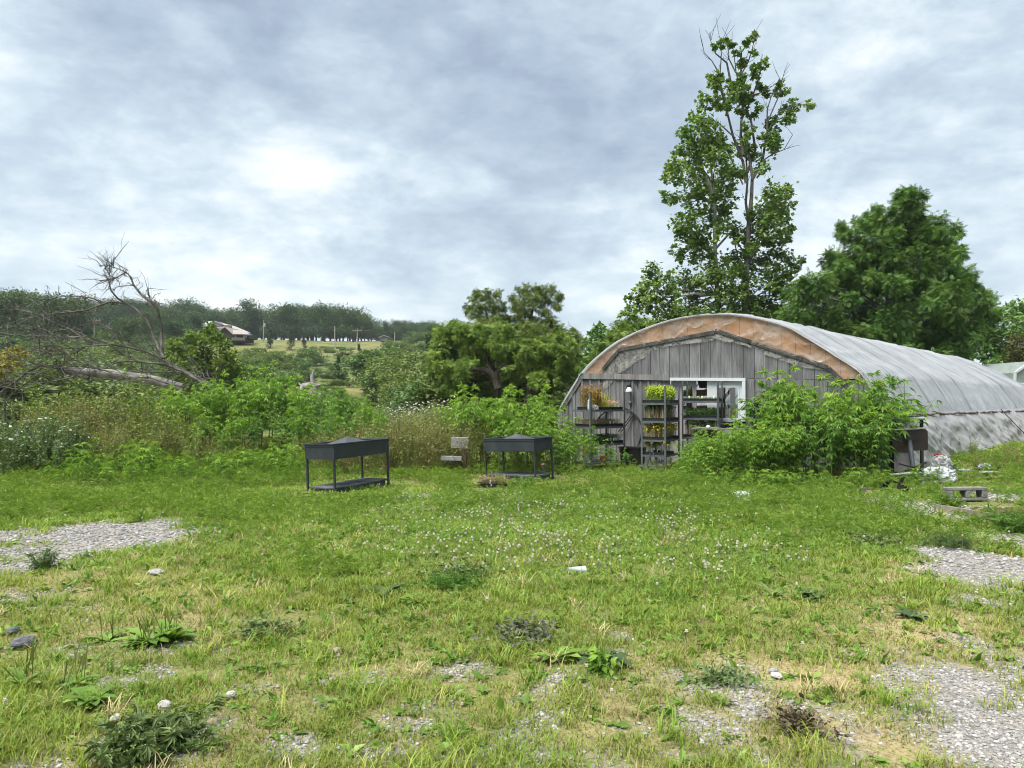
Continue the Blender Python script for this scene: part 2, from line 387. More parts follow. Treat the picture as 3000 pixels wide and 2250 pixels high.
# materials -------------------------------------------------------
def plankmat(name, a, b_, streak=.5):
    m, t, b, o = newmat(name)
    co = N('ShaderNodeTexCoord', t).outputs['Object']
    at = N('ShaderNodeAttribute', t); at.attribute_name = 'tint'
    off = N('ShaderNodeCombineXYZ', t); LK(math_node('MULTIPLY', at.outputs['Fac'], 37, tree=t), off.inputs[2], t)
    v = vmath('ADD', co, off.outputs[0], t).outputs[0]
    mp1 = N('ShaderNodeMapping', t); mp1.inputs['Scale'].default_value = (22, 22, 1.1); LK(v, mp1.inputs[0], t)
    g = noise(mp1.outputs[0], 2.2, 6, .65, t, dist=.6)
    mp2 = N('ShaderNodeMapping', t); mp2.inputs['Scale'].default_value = (5, 5, .8); LK(v, mp2.inputs[0], t)
    g2 = noise(mp2.outputs[0], 1.2, 3, .6, t)
    c = ramp(g, [(.28, tuple(x * .45 for x in a)), (.45, a), (.6, b_), (.8, tuple(min(1, x * 1.25) for x in b_))], t)
    c = mixc(.55, c, ramp(g2, [(.35, tuple(x * .6 for x in a)), (.65, b_)], t), t)
    hs = N('ShaderNodeHueSaturation', t); LK(c, hs.inputs['Color'], t); LK(math_node('ADD', .72, math_node('MULTIPLY', at.outputs['Fac'], .55, tree=t), tree=t), hs.inputs['Value'], t)
    LK(hs.outputs[0], b.inputs['Base Color'], t); b.inputs['Roughness'].default_value = .88; b.inputs['Specular IOR Level'].default_value = .15
    bp = N('ShaderNodeBump', t); bp.inputs['Strength'].default_value = .5; bp.inputs['Distance'].default_value = .008; LK(g, bp.inputs['Height'], t); LK(bp.outputs[0], b.inputs['Normal'], t)
    return m
m_plank = plankmat('weathered grey barn board', (.10, .101, .106), (.19, .191, .199))
m_board = plankmat('weathered lumber', (.125, .12, .12), (.215, .21, .205))
m_darkboard = plankmat('dark weathered trim board', (.045, .044, .043), (.095, .093, .09))
m_white = mat('white painted trim', (.50, .525, .545), .4, .4, .04)
m_mauve = mat('faded mauve door paint', (.26, .24, .265), .5, .3, .06)
m_black = mat('black plastic', (.018, .018, .02), .45, .4, .2)
m_brownwood = mat('brown timber', (.17, .10, .06), .8, .2, .25, 4, stretch=(8, 8, 1))
m_dark = mat('dark wall backing', (.02, .02, .02), .95, .05)
# clear glass: mostly see-through with a real reflection
m_glass, t, b, o = newmat('window glass')
gl = N('ShaderNodeBsdfGlossy', t); gl.inputs['Roughness'].default_value = .03; tp = N('ShaderNodeBsdfTransparent', t); tp.inputs[0].default_value = (.86, .9, .88, 1)
fr = N('ShaderNodeFresnel', t); fr.inputs[0].default_value = 1.5; mx = N('ShaderNodeMixShader', t)
LK(math_node('ADD', fr.outputs[0], .08, tree=t), mx.inputs[0], t); LK(tp.outputs[0], mx.inputs[1], t); LK(gl.outputs[0], mx.inputs[2], t); LK(mx.outputs[0], o.inputs[0], t)
def filmmat(name, col, lo, hi, rough=.3, trans=.35, clear=True, scale=3.0, stretch=(1, 1, 1), dirt_shade=None):
    """polythene film: translucent white, with clear areas where it lies flat"""
    m, t, b, o = newmat(name)
    co = N('ShaderNodeTexCoord', t).outputs['Object']
    mpn = N('ShaderNodeMapping', t); mpn.inputs['Scale'].default_value = stretch; LK(co, mpn.inputs[0], t)
    n = noise(mpn.outputs[0], scale, 6, .62, t, dist=1.2)
    c = ramp(noise(mpn.outputs[0], scale * .7, 4, .6, t), [(.3, tuple(v * .82 for v in col)), (.7, col)], t)
    if dirt_shade == 'streak':
        at = N('ShaderNodeAttribute', t); at.attribute_name = 'tint'; c = mixc(at.outputs['Fac'], c, (.24, .255, .25), t)  # tint mixes film grime with hoop shadow put into the colour
    elif dirt_shade is not None:
        c = mixc(ramp(noise(co, .9, 7, .68, t), [(.56, (0, 0, 0)), (.74, (.75, .75, .75))], t), c, dirt_shade, t)
    LK(c, b.inputs['Base Color'], t); b.inputs['Roughness'].default_value = rough; b.inputs['Specular IOR Level'].default_value = .5
    bp = N('ShaderNodeBump', t); bp.inputs['Strength'].default_value = .45; bp.inputs['Distance'].default_value = .02
    LK(noise(mpn.outputs[0], scale * 3, 4, .6, t, dist=1.0), bp.inputs['Height'], t); LK(bp.outputs[0], b.inputs['Normal'], t)
    tr = N('ShaderNodeBsdfTranslucent', t); LK(c, tr.inputs[0], t)
    mx = N('ShaderNodeMixShader', t); mx.inputs[0].default_value = trans; LK(b.outputs[0], mx.inputs[1], t); LK(tr.outputs[0], mx.inputs[2], t)
    fin = mx.outputs[0]
    if clear:
        tp = N('ShaderNodeBsdfTransparent', t); m2 = N('ShaderNodeMixShader', t)
        at = N('ShaderNodeAttribute', t); at.attribute_name = 'tint'
        LK(math_node('ADD', ramp(n, [(.36, (lo,) * 3), (.60, (hi,) * 3)], t), at.outputs['Fac'], tree=t, clamp=True), m2.inputs[0], t)
        LK(tp.outputs[0], m2.inputs[1], t); LK(fin, m2.inputs[2], t); fin = m2.outputs[0]
    LK(fin, o.inputs[0], t); return m
m_roof = filmmat('greenhouse roof film', (.50, .53, .575), 0, 0, .22, .48, False, 2.0, dirt_shade='streak')
m_skirt = filmmat('grimy side film', (.37, .365, .37), 0, 0, .26, .25, False, 2.0, dirt_shade=(.27, .25, .235))
m_clear = filmmat('clear wrinkled film', (.55, .50, .46), .04, .28, .22, .3, True, 2.6)
m_flap = filmmat('torn white film', (.42, .40, .37), .0, .9, .3, .3, True, 5.0)
m_osb = mat('tan sheathing panel', (.33, .155, .065), .75, .2, .3, 1.6, c2=(.46, .25, .125), detail=6)

green = empty('greenhouse', (WC[0], WC[1], 0), 'grey barn-board greenhouse with an arched plastic roof and brown band under its arch', 'greenhouse')
GB = np.array((WC[0], WC[1], 0.0))
def gbuild(mb, name, mats, smooth=False, parent=None):
    mb.V = [v - GB for v in mb.V] ; return mb.build(name, mats, parent or green, smooth)

# hoop outline, measured on the front (u along the wall, z up)
ARCH = [c1(300, 682), c1(360, 612), c1(430, 545), c1(515, 475), c1(600, 415), c1(690, 368), c1(775, 330), c1(890, 285), c1(1000, 250), c1(1100, 226), c1(1200, 210), c1(1300, 201), c1(1400, 197),
        c1(1500, 200), c1(1600, 212), c1(1700, 228), c1(1800, 250), c1(1900, 278), c1(2000, 318), c1(2100, 378), c2(520, 425), c2(620, 485), c2(700, 540), c2(800, 600), c2(860, 640), c2(910, 680)]
au, az = np.array([WUZ(p) for p in ARCH]).T
LB = np.array([WUZ(p) for p in (c1(128, 968), c1(200, 840), c1(283, 712))])
hu = np.concatenate([[LB[0, 0] - .10, LB[0, 0], LB[1, 0]], au, [au[-1] + .28, au[-1] + .48, au[-1] + .62, au[-1] + .70]])
hz_ = np.concatenate([[-.1, LB[0, 1], LB[1, 1]], az, [1.62, 1.15, .55, -.1]])
def arch_z(u): return np.interp(u, hu[3:-4], hz_[3:-4])
# gable trim line
TRIM = [c1(460, 640), c1(578, 500), c1(575, 487), c1(1362, 340), c1(1370, 326), c2(0, 420), c2(622, 625), c2(630, 632), c2(748, 742)]
tu, tz = np.array([WUZ(p) for p in TRIM]).T
def trim_z(u): return np.interp(u, tu, tz)
def band_z(u):
    u = np.asarray(u, float); return np.where(u < tu[0], np.interp(u, [au[0], tu[0]], [az[0] - .05, tz[0]]) * 0 + 2.16, np.interp(u, tu, tz))
DIV = lambda x: c1(x, 693 + .0145 * x)                                  # joint between upper and lower boards
du, dz_ = np.array([WUZ(DIV(x)) for x in (265, 1300, 2400)]).T
def div_z(u): return np.interp(u, du, dz_)

# boards ----------------------------------------------------------
mb = MB(); r = np.random.default_rng(3)
xb = [395, 470, 568, 635, 705, 778, 850, 925, 1003, 1080, 1165, 1253, 1335, 1420, 1508, 1600, 1690, 1783, 1878, 1975, 2077, 2176, 2277, 2359, 2440]
ub = [WUZ(DIV(x))[0] for x in xb]
def plank(u0, u1, zb0, zb1, zt0, zt1, off, th=.022):
    poly = [WP(u0, zb0, off), WP(u1, zb1, off), WP(u1, zt1, off), WP(u0, zt0, off)]
    mb.prism(poly[::-1], NW3 * th, tint=r.random())
for a, c in zip(ub[:-1], ub[1:]):
    g = .005; a += g; c -= g
    n = 3
    plank(a, c, div_z(a) + .004, div_z(c) + .004 , min(arch_z(a), trim_z(a) + .12) - .01, min(arch_z(c), trim_z(c) + .12) - .01, r.uniform(.0, .008))
du0 = WUZ(c6(1262, 240))[0]; du1 = WUZ(c6(2150, 245))[0]                  # door opening
ul = [hu[0] + .02, hu[0] + .14]
while ul[-1] < du0 - .3: ul.append(ul[-1] + r.uniform(.24, .30))
ul.append(du0)
lz = lambda u: np.minimum(div_z(u) - .008, np.interp(u, hu[:4], hz_[:4]) - .02)
for a, c in zip(ul[:-1], ul[1:]): plank(a + .004, c - .004, -.08, -.08, lz(a + .004), lz(c - .004), r.uniform(0, .006))
ur = [du1] + [u for u in ub if du1 + .12 < u < hu[-5] - .05] + list(np.linspace(hu[-5], hu[-1] - .01, 8))
rz_ = lambda u: np.minimum(div_z(u) - .008, np.interp(u, hu[-5:], hz_[-5:]) - .02)
for a, c in zip(ur[:-1], ur[1:]): plank(a + .005, c - .005, -.08, -.08, rz_(a + .005), rz_(c - .005), r.uniform(0, .012) - .006)
front = gbuild(mb, 'front_wall', m_plank)
# dark wall sheet behind the boards so that the joints read as gaps
mb = MB()
def backing(us, zb, zt):
    X = np.array([[WP(u, zb if not callable(zb) else zb(u), -.012), WP(u, zt(u), -.012)] for u in us]); mb.sheet(X)
backing(np.linspace(hu[0] + .14, du0 - .01, 10), -.08, lambda u: lz(u) - .01)
backing(np.linspace(du1 + .01, hu[-1] - .05, 10), -.08, lambda u: rz_(u) - .01)
backing(np.linspace(au[0] + .1, au[-1] - .1, 40), lambda u: div_z(u) - .004, lambda u: arch_z(u) - .03)
gbuild(mb, 'wall_backing', m_dark)
# battens on the left bay
mb = MB()
for px in (1663, 1684, 1707, 1732, 1756, 1781, 1803, 1826, 1855, 1879, 1902, 1925):
    u = WUZ((px, 1180))[0]; z1 = float(lz(u)) - .02
    mb.box(WP(u, (z1 - .08) / 2, .035), (.052, .028, z1 + .08), rotz(math.atan2(WU[1], WU[0])), tint=r.random())
gbuild(mb, 'batten', m_board)
# header board, sloping edge board, gable trim
mb = MB()
a, c, d = W(c1(263, 695), .06), W(c1(545, 700), .06), W(c1(996, 710), .06)
mb.bar(a, c, .035, .145, tint=.6); mb.bar(c + (W(c1(548, 700), .06) - c), d, .035, .135, tint=.8)
gbuild(mb, 'header_board', m_board)
mb = MB(); mb.bar(W(c1(283, 715), .05), W(c1(128, 968), .05), .03, .10, tint=.4); gbuild(mb, 'edge_board', m_board)
mb = MB()
for i, j in ((0, 1), (2, 3), (4, 5), (5, 6), (7, 8)):
    mb.bar(W(TRIM[i], .055), W(TRIM[j], .055 + .002 * i), .03, .085, up=(0, 0, 1), tint=r.random())
gbuild(mb, 'gable_trim', m_darkboard)
# tan panel under the arch, and film stretched over it
us = np.linspace(au[0] - .02, au[-1] + .02, 320); vs = np.linspace(0, 1, 7)
def band(off, amp, over=0., seed=0, lowdrop=0.):
    X = np.zeros((len(us), 44, 3))
    for i, u in enumerate(us):
        zt = arch_z(u) + over; zb = max(min(float(band_z(u)), zt - .06), float(div_z(u)) + .02)
        v = np.linspace(0, 1, 44); z = zb + (zt - zb) * v
        o = off + amp * ((fbm(u * 2.2 + z * 1.6, z * 2.0 - u * .8, seed, 4) - .35) + .5 * (1 - np.abs(2 * fbm(u * 2.4 - z * 2.2, z * 3 + u, seed + 3, 2) - 1)) ** 4)
        X[i] = np.stack([WC[0] + WU[0] * u + WN[0] * o, WC[1] + WU[1] * u + WN[1] * o, z], -1)
    return X
mb = MB()
pu = np.arange(au[0], au[-1], .31)
for a, c in zip(pu, np.append(pu[1:], au[-1])):
    n = 5; e = np.linspace(a + .004, c - .004, n)
    zt = arch_z(e) - .012; zb = np.maximum(np.minimum(band_z(e), zt - .05), div_z(e) + .02)
    poly = [WP(u, z, .018) for u, z in zip(e, zb)] + [WP(u, z, .018) for u, z in zip(e[::-1], zt[::-1])]
    mb.prism(poly[::-1], NW3 * .012, tint=r.random())
gbuild(mb, 'arch_band', m_osb)
mb = MB(); X = band(.045, .055, .01, 5); Uq, Zq = np.meshgrid(us, np.ones(44), indexing='ij')[0], X[:, :, 2]; tint = .30 * (1 - np.abs(2 * fbm(Uq * 1.3 - Zq * 1.7, Zq * 2.2 + Uq * .9, 8, 3) - 1)) ** 9 + .22 * (1 - np.abs(2 * fbm(Uq * 2.4 + Zq * 2.8, Zq * 1.4 - Uq * 1.2, 15, 3) - 1)) ** 11 + np.tile((np.linspace(0, 1, 44) > .93) * .45, (len(us), 1)); mb.sheet(X, tint); gbuild(mb, 'arch_film', m_clear, True)
# torn film hanging below the trim boards
mb = MB(); uu = np.linspace(tu[0] + .02, tu[-1] - .05, 130); X = np.zeros((130, 12, 3)); tt = np.zeros((130, 12))
for i, u in enumerate(uu):
    wdt = .08 + .48 * sstep(tu[0] + 1.5, tu[0] + .2, u) + .16 * fbm(np.array([u * 1.7]), np.array([0.]), 9, 3)[0]
    v = np.linspace(0, 1, 12); z = trim_z(u) - wdt * v
    o = .034 + .05 * fbm(np.full(12, u * 4), z * 4, 12, 3) * v
    X[i] = np.stack([WC[0] + WU[0] * u + WN[0] * o, WC[1] + WU[1] * u + WN[1] * o, z], -1); tt[i] = -.25 * v
mb.sheet(X, tt); gbuild(mb, 'loose_film', m_flap, True)

# tunnel cover ------------------------------------------------------
AX = np.array((.766, .643)); TL = 11.1
def hoop(n):
    s = np.concatenate([[0], np.cumsum(np.hypot(np.diff(hu), np.diff(hz_)))]); q = np.linspace(0, s[-1], n)
    return np.interp(q, s, hu), np.interp(q, s, hz_), q, s[-1]
NS, NT = 260, 520
qu, qz, qs, qL = hoop(NS)
nu_ = -np.gradient(qz) * -1; tuv = np.stack([np.gradient(qu), np.gradient(qz)], -1); tuv /= np.linalg.norm(tuv, axis=1)[:, None]; nrm = np.stack([-tuv[:, 1], tuv[:, 0]], -1)   # outward normal in (u,z)
tl = np.concatenate([[-.12, -.06], np.linspace(0, TL, NT - 2)])
S, TT = np.meshgrid(qs, tl, indexing='ij')
hp = (TT % 1.22) / 1.22
sag = -.045 * np.sin(np.pi * hp) ** .8 * sstep(0, .6, TT)
wr1 = 1 - np.abs(2 * fbm(S * .55 + TT * .9, TT * 1.1 - S * 1.5, 41, 4) - 1)          # folds running obliquely
wr2 = 1 - np.abs(2 * fbm(S * .35 - TT * 2.4, TT * .5 + S * .2, 47, 4) - 1)           # folds along the hoops
wr3 = 1 - np.abs(2 * fbm(S * 3.0 + TT * .35, TT * .25 + S * .3, 52, 3) - 1)          # tension lines along the tunnel from the front edge
wr4 = 1 - np.abs(2 * fbm(S * .30 - TT * 5.2, TT * .8 + S * .15, 49, 3) - 1)
wr5 = 1 - np.abs(2 * fbm(S * .22 + TT * 3.4, TT * .5 - S * .9, 57, 3) - 1)
disp = sag * 1.3 + .016 * wr1 ** 4 + .034 * wr2 ** 4 + .034 * wr4 ** 6 + .026 * wr5 ** 6 + .03 * wr3 ** 4 * sstep(4.5, .5, TT) + .006 * fbm(S * 3, TT * 3, 60, 3)
streak = np.clip(.26 * sstep(.5, .72, fbm(S * .35 + TT * .3, TT * 6.0, 62, 4)) + .6 * (np.abs(hp - .5) > .482) + .9 * sstep(.66, .74, fbm(S * 1.1, TT * 1.6, 64, 3)) * sstep(.30, .42, S / qL) * sstep(.62, .5, S / qL), 0, 1)  # dirt streaks, mildew patches, and pipe shadow painted dark along the hoops
disp *= sstep(-.12, .25, TT) * .9 + .1
UU = qu[:, None] + nrm[:, :1] * disp; ZZ = qz[:, None] + nrm[:, 1:] * disp
ZZ = ZZ * (1 - .018 * np.maximum(TT, 0)) + .022 * np.maximum(TT, 0)
XX = np.stack([WC[0] + WU[0] * UU + AX[0] * TT, WC[1] + WU[1] * UU + AX[1] * TT, ZZ], -1)
right = np.arange(NS) > NS * .6
cut = int(np.argmax(right & (qz < 1.28)))
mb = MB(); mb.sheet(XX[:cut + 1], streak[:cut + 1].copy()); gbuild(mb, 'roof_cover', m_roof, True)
# loose grimy skirt below the rope
mb = MB(); NB = 40
Ssk, Tsk = np.meshgrid(np.linspace(0, 1, NB), tl, indexing='ij')
sk_u = np.interp(np.linspace(0, 1, NB), np.linspace(0, 1, NS - cut), qu[cut:]); sk_z = np.interp(np.linspace(0, 1, NB), np.linspace(0, 1, NS - cut), qz[cut:])
dd = .05 + (.16 * (1 - np.abs(2 * fbm(Tsk * 1.6 - Ssk * 1.8, Ssk * 1.6 + Tsk * .3, 71, 4) - 1)) ** 2 + .10 * (fbm(Tsk * 2.2 + Ssk * 2.5, Ssk * 2 - Tsk * .6, 73, 3) - .4)) * sstep(0, .25, Ssk) + .25 * Ssk ** 2
uu_ = sk_u[:, None] + dd; zz_ = sk_z[:, None] * (1 - .012 * np.maximum(Tsk, 0)) + .022 * np.maximum(Tsk, 0) + .02
Xs = np.stack([WC[0] + WU[0] * uu_ + AX[0] * Tsk, WC[1] + WU[1] * uu_ + AX[1] * Tsk, zz_], -1)
mb.sheet(Xs); gbuild(mb, 'side_skirt', m_skirt, True)
mb = MB(); rp = XX[cut] + np.array((WU[0], WU[1], 0)) * .10 + np.array((0, 0, .0)); rp = rp[::3] + np.stack([0 * rp[::3, 0], 0 * rp[::3, 0], .006 * np.sin(np.arange(len(rp[::3])) * .9)], -1)
mb.tube(rp, .024, 5); gbuild(mb, 'seam_rope', mat('brown seam rope', (.10, .07, .06), .9))
mb = MB(); q = Xs[:, int(NT * .62)]; q2 = Xs[:, int(NT * .66)]
mb.tube([q[0] + (.03, -.03, 0), (q[20] + q2[20]) / 2 + (.06, -.06, 0), q2[-1] + (.08, -.08, 0)], .012, 5); gbuild(mb, 'tie_cord', m_black)
# far end wall and the frame inside
mb = MB(); e = XX[:, -1]; mb.sheet(np.stack([e - np.array((0, 0, .02)), np.stack([e[:, 0], e[:, 1], np.full(NS, -.05)], -1)], 1)); gbuild(mb, 'rear_wall', m_roof)
mb = MB(); qh = hoop(40)
for k in range(1, 9):
    tq = k * 1.22; mb.tube(np.stack([WC[0] + WU[0] * qh[0] * .99 + AX[0] * tq, WC[1] + WU[1] * qh[0] * .99 + AX[1] * tq, qh[1] * (1 - .012 * tq) - .10], -1), .022, 6)
gbuild(mb, 'hoop_frame', mat('galvanised hoop pipe', (.32, .33, .34), .5, .5, metal=.6))
mb = MB()
for (p, off) in ((cE(1365, 300), -1.3), (cE(760, 300), -3.5), (cE(1560, 300), -5.0)):
    q = W(p, off); mb.box((q[0], q[1], 1.2), (.13, .13, 2.4), rotz(-.5)); gbuild(mb, 'inner_post', m_brownwood); mb = MB()
mb.bar(W(cE(500, 335), -1.5), W(cE(1400, 310), -1.4), .05, .16); mb.bar(W(cE(600, 600), -2.2), W(cE(1700, 570), -2.1), .05, .10)
mb.bar(W(cE(1395, 430), -1.45), W(cE(1540, 230), -1.5), .04, .07); mb.bar(W(cE(950, 420), -1.6), W(cE(1085, 250), -1.6), .04, .06)
gbuild(mb, 'inner_bracing', m_brownwood)
mb = MB(); mb.box(np.append((W(cE(1500, 800), -1.2))[:2], .86), (1.4, .6, .05), rotz(-.52)); mb.box(np.append((W(cE(1500, 800), -1.2))[:2], .40), (1.2, .5, .8), rotz(-.52)); gbuild(mb, 'inner_bench', m_brownwood)

# door --------------------------------------------------------------
mb = MB(); wa = math.atan2(WU[1], WU[0])
tl_, tr_ = W(c6(1262, 243), .05), W(c6(2152, 251), .05)
mb.bar(tl_, tr_, .10, .07)
mb.box((tr_[0] - WU[0] * .04, tr_[1] - WU[1] * .04, (tr_[2] - .04) / 2), (.075, .098, tr_[2] - .04), rotz(wa))
gbuild(mb, 'door_frame', m_white)
def leaf(ux0, ux1, zt, gx0, gx1, gz0, gz1, off, m, name, zb=.05):
    d_ = MB()
    def bx(a, c, z0, z1, dep=.045): d_.box(WP((a + c) / 2, (z0 + z1) / 2, off), (c - a, dep, z1 - z0), rotz(wa))
    bx(ux0, gx0, zb, zt); bx(gx1, ux1, zb, zt); bx(gx0, gx1, gz1, zt, .0445); bx(gx0, gx1, zb, gz0, .0445)
    f = .03
    for (a, c, z0, z1) in ((gx0 - f, gx0 + .004, gz0 - f, gz1 + f), (gx1 - .004, gx1 + f, gz0 - f, gz1 + f), (gx0 + .004, gx1 - .004, gz1 - .004, gz1 + f), (gx0 + .004, gx1 - .004, gz0 - f, gz0 + .004)):
        bx(a, c, z0, z1, .062)
    o = gbuild(d_, name, m)
    g = MB(); g.box(WP((gx0 + gx1) / 2, (gz0 + gz1) / 2, off), (gx1 - gx0, .006, gz1 - gz0), rotz(wa)); gbuild(g, 'glass', m_glass, parent=o); return o
e = lambda p: WUZ(p)
leaf(e(c6(1697, 300))[0], e(c6(2122, 300))[0], e(c6(1800, 266))[1], e(c6(1822, 400))[0], e(c6(2062, 400))[0], e(c6(1900, 705))[1], e(c6(1900, 342))[1], .0, m_white, 'door')
leaf(e(c6(1266, 300))[0], e(c6(1560, 300))[0], e(c6(1500, 262))[1], e(c6(1390, 400))[0], e(c6(1522, 400))[0], e(c6(1450, 640))[1], e(c6(1450, 325))[1], -.06, m_mauve, 'fixed_door')
# ================================================================ planter tables
m_bedp = mat('dark slate planter plastic', (.022, .028, .034), .5, .35, .2, 3, c2=(.036, .044, .052))
m_bedtray = mat('dusty dark tray', (.045, .05, .055), .75, .2, .4, 3, c2=(.11, .12, .128))
def planter(name, label, L, D, H, box_h):
    t = empty(name, (0, 0, 0), label, 'planter table', 'dark planter tables on the grass')
    w = .018; mb = MB(); zb = H - box_h
    mb.box((L / 2, w / 2, zb + box_h / 2), (L, w, box_h)); mb.box((L / 2, D - w / 2, zb + box_h / 2), (L, w, box_h))
    mb.box((w / 2, D / 2, zb + box_h / 2), (w, D - 2 * w, box_h)); mb.box((L - w / 2, D / 2, zb + box_h / 2), (w, D - 2 * w, box_h))
    mb.box((L / 2, D / 2, zb + .012), (L - 2 * w, D - 2 * w, .02)); bevel(mb.build('planter_box', m_bedp, t), .004)
    mb = MB(); rw = .03
    for (c, d) in (((L / 2, 0, H), (L + .036, rw, .022)), ((L / 2, D, H), (L + .036, rw, .022)), ((0, D / 2, H), (rw, D - .03, .0218)), ((L, D / 2, H), (rw, D - .03, .0218))): mb.box(c, d)
    for (c, d) in (((L / 2, -.004, H - .03), (L + .02, .014, .016)), ((L / 2, D + .004, H - .03), (L + .02, .014, .016)), ((-.004, D / 2, H - .03), (.014, D + .01, .0158)), ((L + .004, D / 2, H - .03), (.014, D + .01, .0158))): mb.box(c, d)
    bevel(mb.build('rim', m_bedp, t), .004)
    # hip shaped lid insert rising above the rim
    mb = MB(); a = .30; zc = H - .05; zt = H + .085; cx, cy_ = L * .5, D * .5
    V = [(cx - .52, cy_ - .28, zc), (cx + .52, cy_ - .28, zc), (cx + .52, cy_ + .28, zc), (cx - .52, cy_ + .28, zc), (cx - .02, cy_, zt), (cx + .05, cy_, zt)]
    V = [(cx - .40, cy_ - .28, zc), (cx + .40, cy_ - .28, zc), (cx + .40, cy_ + .28, zc), (cx - .40, cy_ + .28, zc), (cx - .015, cy_, zt), (cx + .015, cy_, zt)]
    mb.add(V, [[(0, 1, 5, 4), (2, 3, 4, 5)], [(1, 2, 5), (3, 0, 4)], [(3, 2, 1, 0)]]); mb.build('pyramid_insert', mat('grey insert plastic', (.045, .05, .06), .55, .3), t)
    for (x, y) in ((.022, .022), (L - .022, .022), (L - .022, D - .022), (.022, D - .022)):
        mb = MB(); mb.box((x, y, zb / 2 + .01), (.034, .034, zb + .02)); mb.box((x, y, .02), (.046, .046, .04)); bevel(mb.build('leg', m_bedp, t), .004)
    mb = MB(); mb.box((L / 2, D / 2, .105), (L - .05, D - .05, .03)); mb.box((L / 2, D / 2, .05), (L - .12, D - .12, .09)); bevel(mb.build('lower_tray', m_bedtray, t), .006)
    return t
pl1 = planter('planter_table', 'nearer dark raised planter table with a grey pyramid insert, standing alone on grass', 1.42, .66, .84, .25)
# local x = long side from the near corner, y = short side towards the back left
a1 = R(60); nx, ny = G0(982, 1452)
pl1.location = (nx, ny, Ts(nx, ny)); pl1.rotation_euler = (Quaternion((0, 1, 0), R(-2.2)) @ Quaternion((0, 0, 1), a1)).to_euler()
pl2 = dup(pl1, (0, 0, 0), 0, 'farther dark raised planter table with a tray of dead seedlings at its feet')
a2_ = R(133); nx, ny = G0(1570, 1411)
def place_near(o, near_local, world, yaw, roll):
    q = Quaternion((0, 1, 0), roll) @ Quaternion((0, 0, 1), yaw)
    o.rotation_euler = q.to_euler(); o.location = Vector((world[0], world[1], Ts(world[0], world[1]))) - q @ Vector(near_local)
place_near(pl2, (0, .66, 0), (nx, ny), R(128), R(-2.6))
pl2.rotation_euler = (Quaternion((0, 1, 0), R(-2.6)) @ Quaternion((0, 0, 1), R(47 - 0))).to_euler()
# far table: near corner is its right front; long side runs to the back left
ql = Quaternion((0, 1, 0), R(-2.8)) @ Quaternion((0, 0, 1), R(180 - 40))
pl2.rotation_euler = ql.to_euler(); pl2.location = (nx, ny, Ts(nx, ny) + .0)
pl2.scale = (.93, -.88, 1.0) if False else (.93, .9, 1.0)
pl2.location = Vector((nx, ny, Ts(nx, ny))) - ql @ Vector((0, .66 * .9, 0))

# ================================================================ racks, trays and seedlings
m_steel = mat('grey shelf steel', (.10, .115, .12), .5, .5, .25, 8, metal=.35)
m_soil = mat('potting soil', (.03, .022, .016), .95, .1, .4, 40)
m_label = mat('white plant label', (.75, .75, .73), .5, .3, .03)
LEAF = (np.array([(0, 0, 0), (.42, .24, .04), (1, 0, -.10), (.42, -.24, .04)]), [np.array([(0, 3, 2), (0, 2, 1)])])
BLADE = (np.array([(0, .5, 0), (0, -.5, 0), (.38, .42, .0), (.38, -.42, .0), (.75, .26, 0), (.75, -.26, 0), (1, 0, 0)]), [np.array([(0, 1, 3, 2), (2, 3, 5, 4)]), np.array([(4, 5, 6)])])
def blades(mb, pos, h, w, lean, r, tint, curl=.35):
    """bending grass blades: pos (N,3), h height, w width; vectorised"""
    n = len(pos); th = r.uniform(0, 2 * np.pi, n); d = np.stack([np.cos(th), np.sin(th), 0 * th], -1); sd = np.stack([-np.sin(th), np.cos(th), 0 * th], -1)
    h = np.broadcast_to(h, (n,)); w = np.broadcast_to(w, (n,)); lean = np.broadcast_to(lean, (n,))
    V = np.zeros((n, 7, 3))
    for k, (s_, wd_) in enumerate(((0, 1), (.4, .85), (.75, .55))):
        c = pos + d * (lean * (s_ * .35 + curl * s_ * s_) * h)[:, None]; c[:, 2] += h * s_ * (1 - .18 * lean * s_)
        V[:, 2 * k] = c + sd * (w * wd_ / 2)[:, None]; V[:, 2 * k + 1] = c - sd * (w * wd_ / 2)[:, None]
    c = pos + d * (lean * (.35 + curl) * h)[:, None]; c[:, 2] += h * (1 - .3 * lean); V[:, 6] = c
    o = (np.arange(n) * 7)[:, None]
    q = np.concatenate([o + np.array([[0, 1, 3, 2]]), o + np.array([[2, 3, 5, 4]])]); tr = o + np.array([[4, 5, 6]])
    mb.add(V.reshape(-1, 3), [q, tr], np.repeat(np.broadcast_to(tint, (n,)), 7)); return mb
def stems(mb, p0, p1, rad, tint=0):
    """thin three sided stems between two point arrays"""
    n = len(p0); th = np.arange(3) / 3 * 2 * np.pi; ring = np.stack([np.cos(th), np.sin(th), 0 * th], -1)
    rad = np.broadcast_to(rad, (n,))
    V = np.concatenate([p0[:, None] + ring[None] * rad[:, None, None], p1[:, None] + ring[None] * rad[:, None, None] * .6], 1)
    o = (np.arange(n) * 6)[:, None]
    q = np.concatenate([o + np.array([[j, (j + 1) % 3, 3 + (j + 1) % 3, 3 + j]]) for j in range(3)])
    mb.add(V.reshape(-1, 3), [q], np.repeat(np.broadcast_to(np.asarray(tint, float), (n,)), 6)); return mb

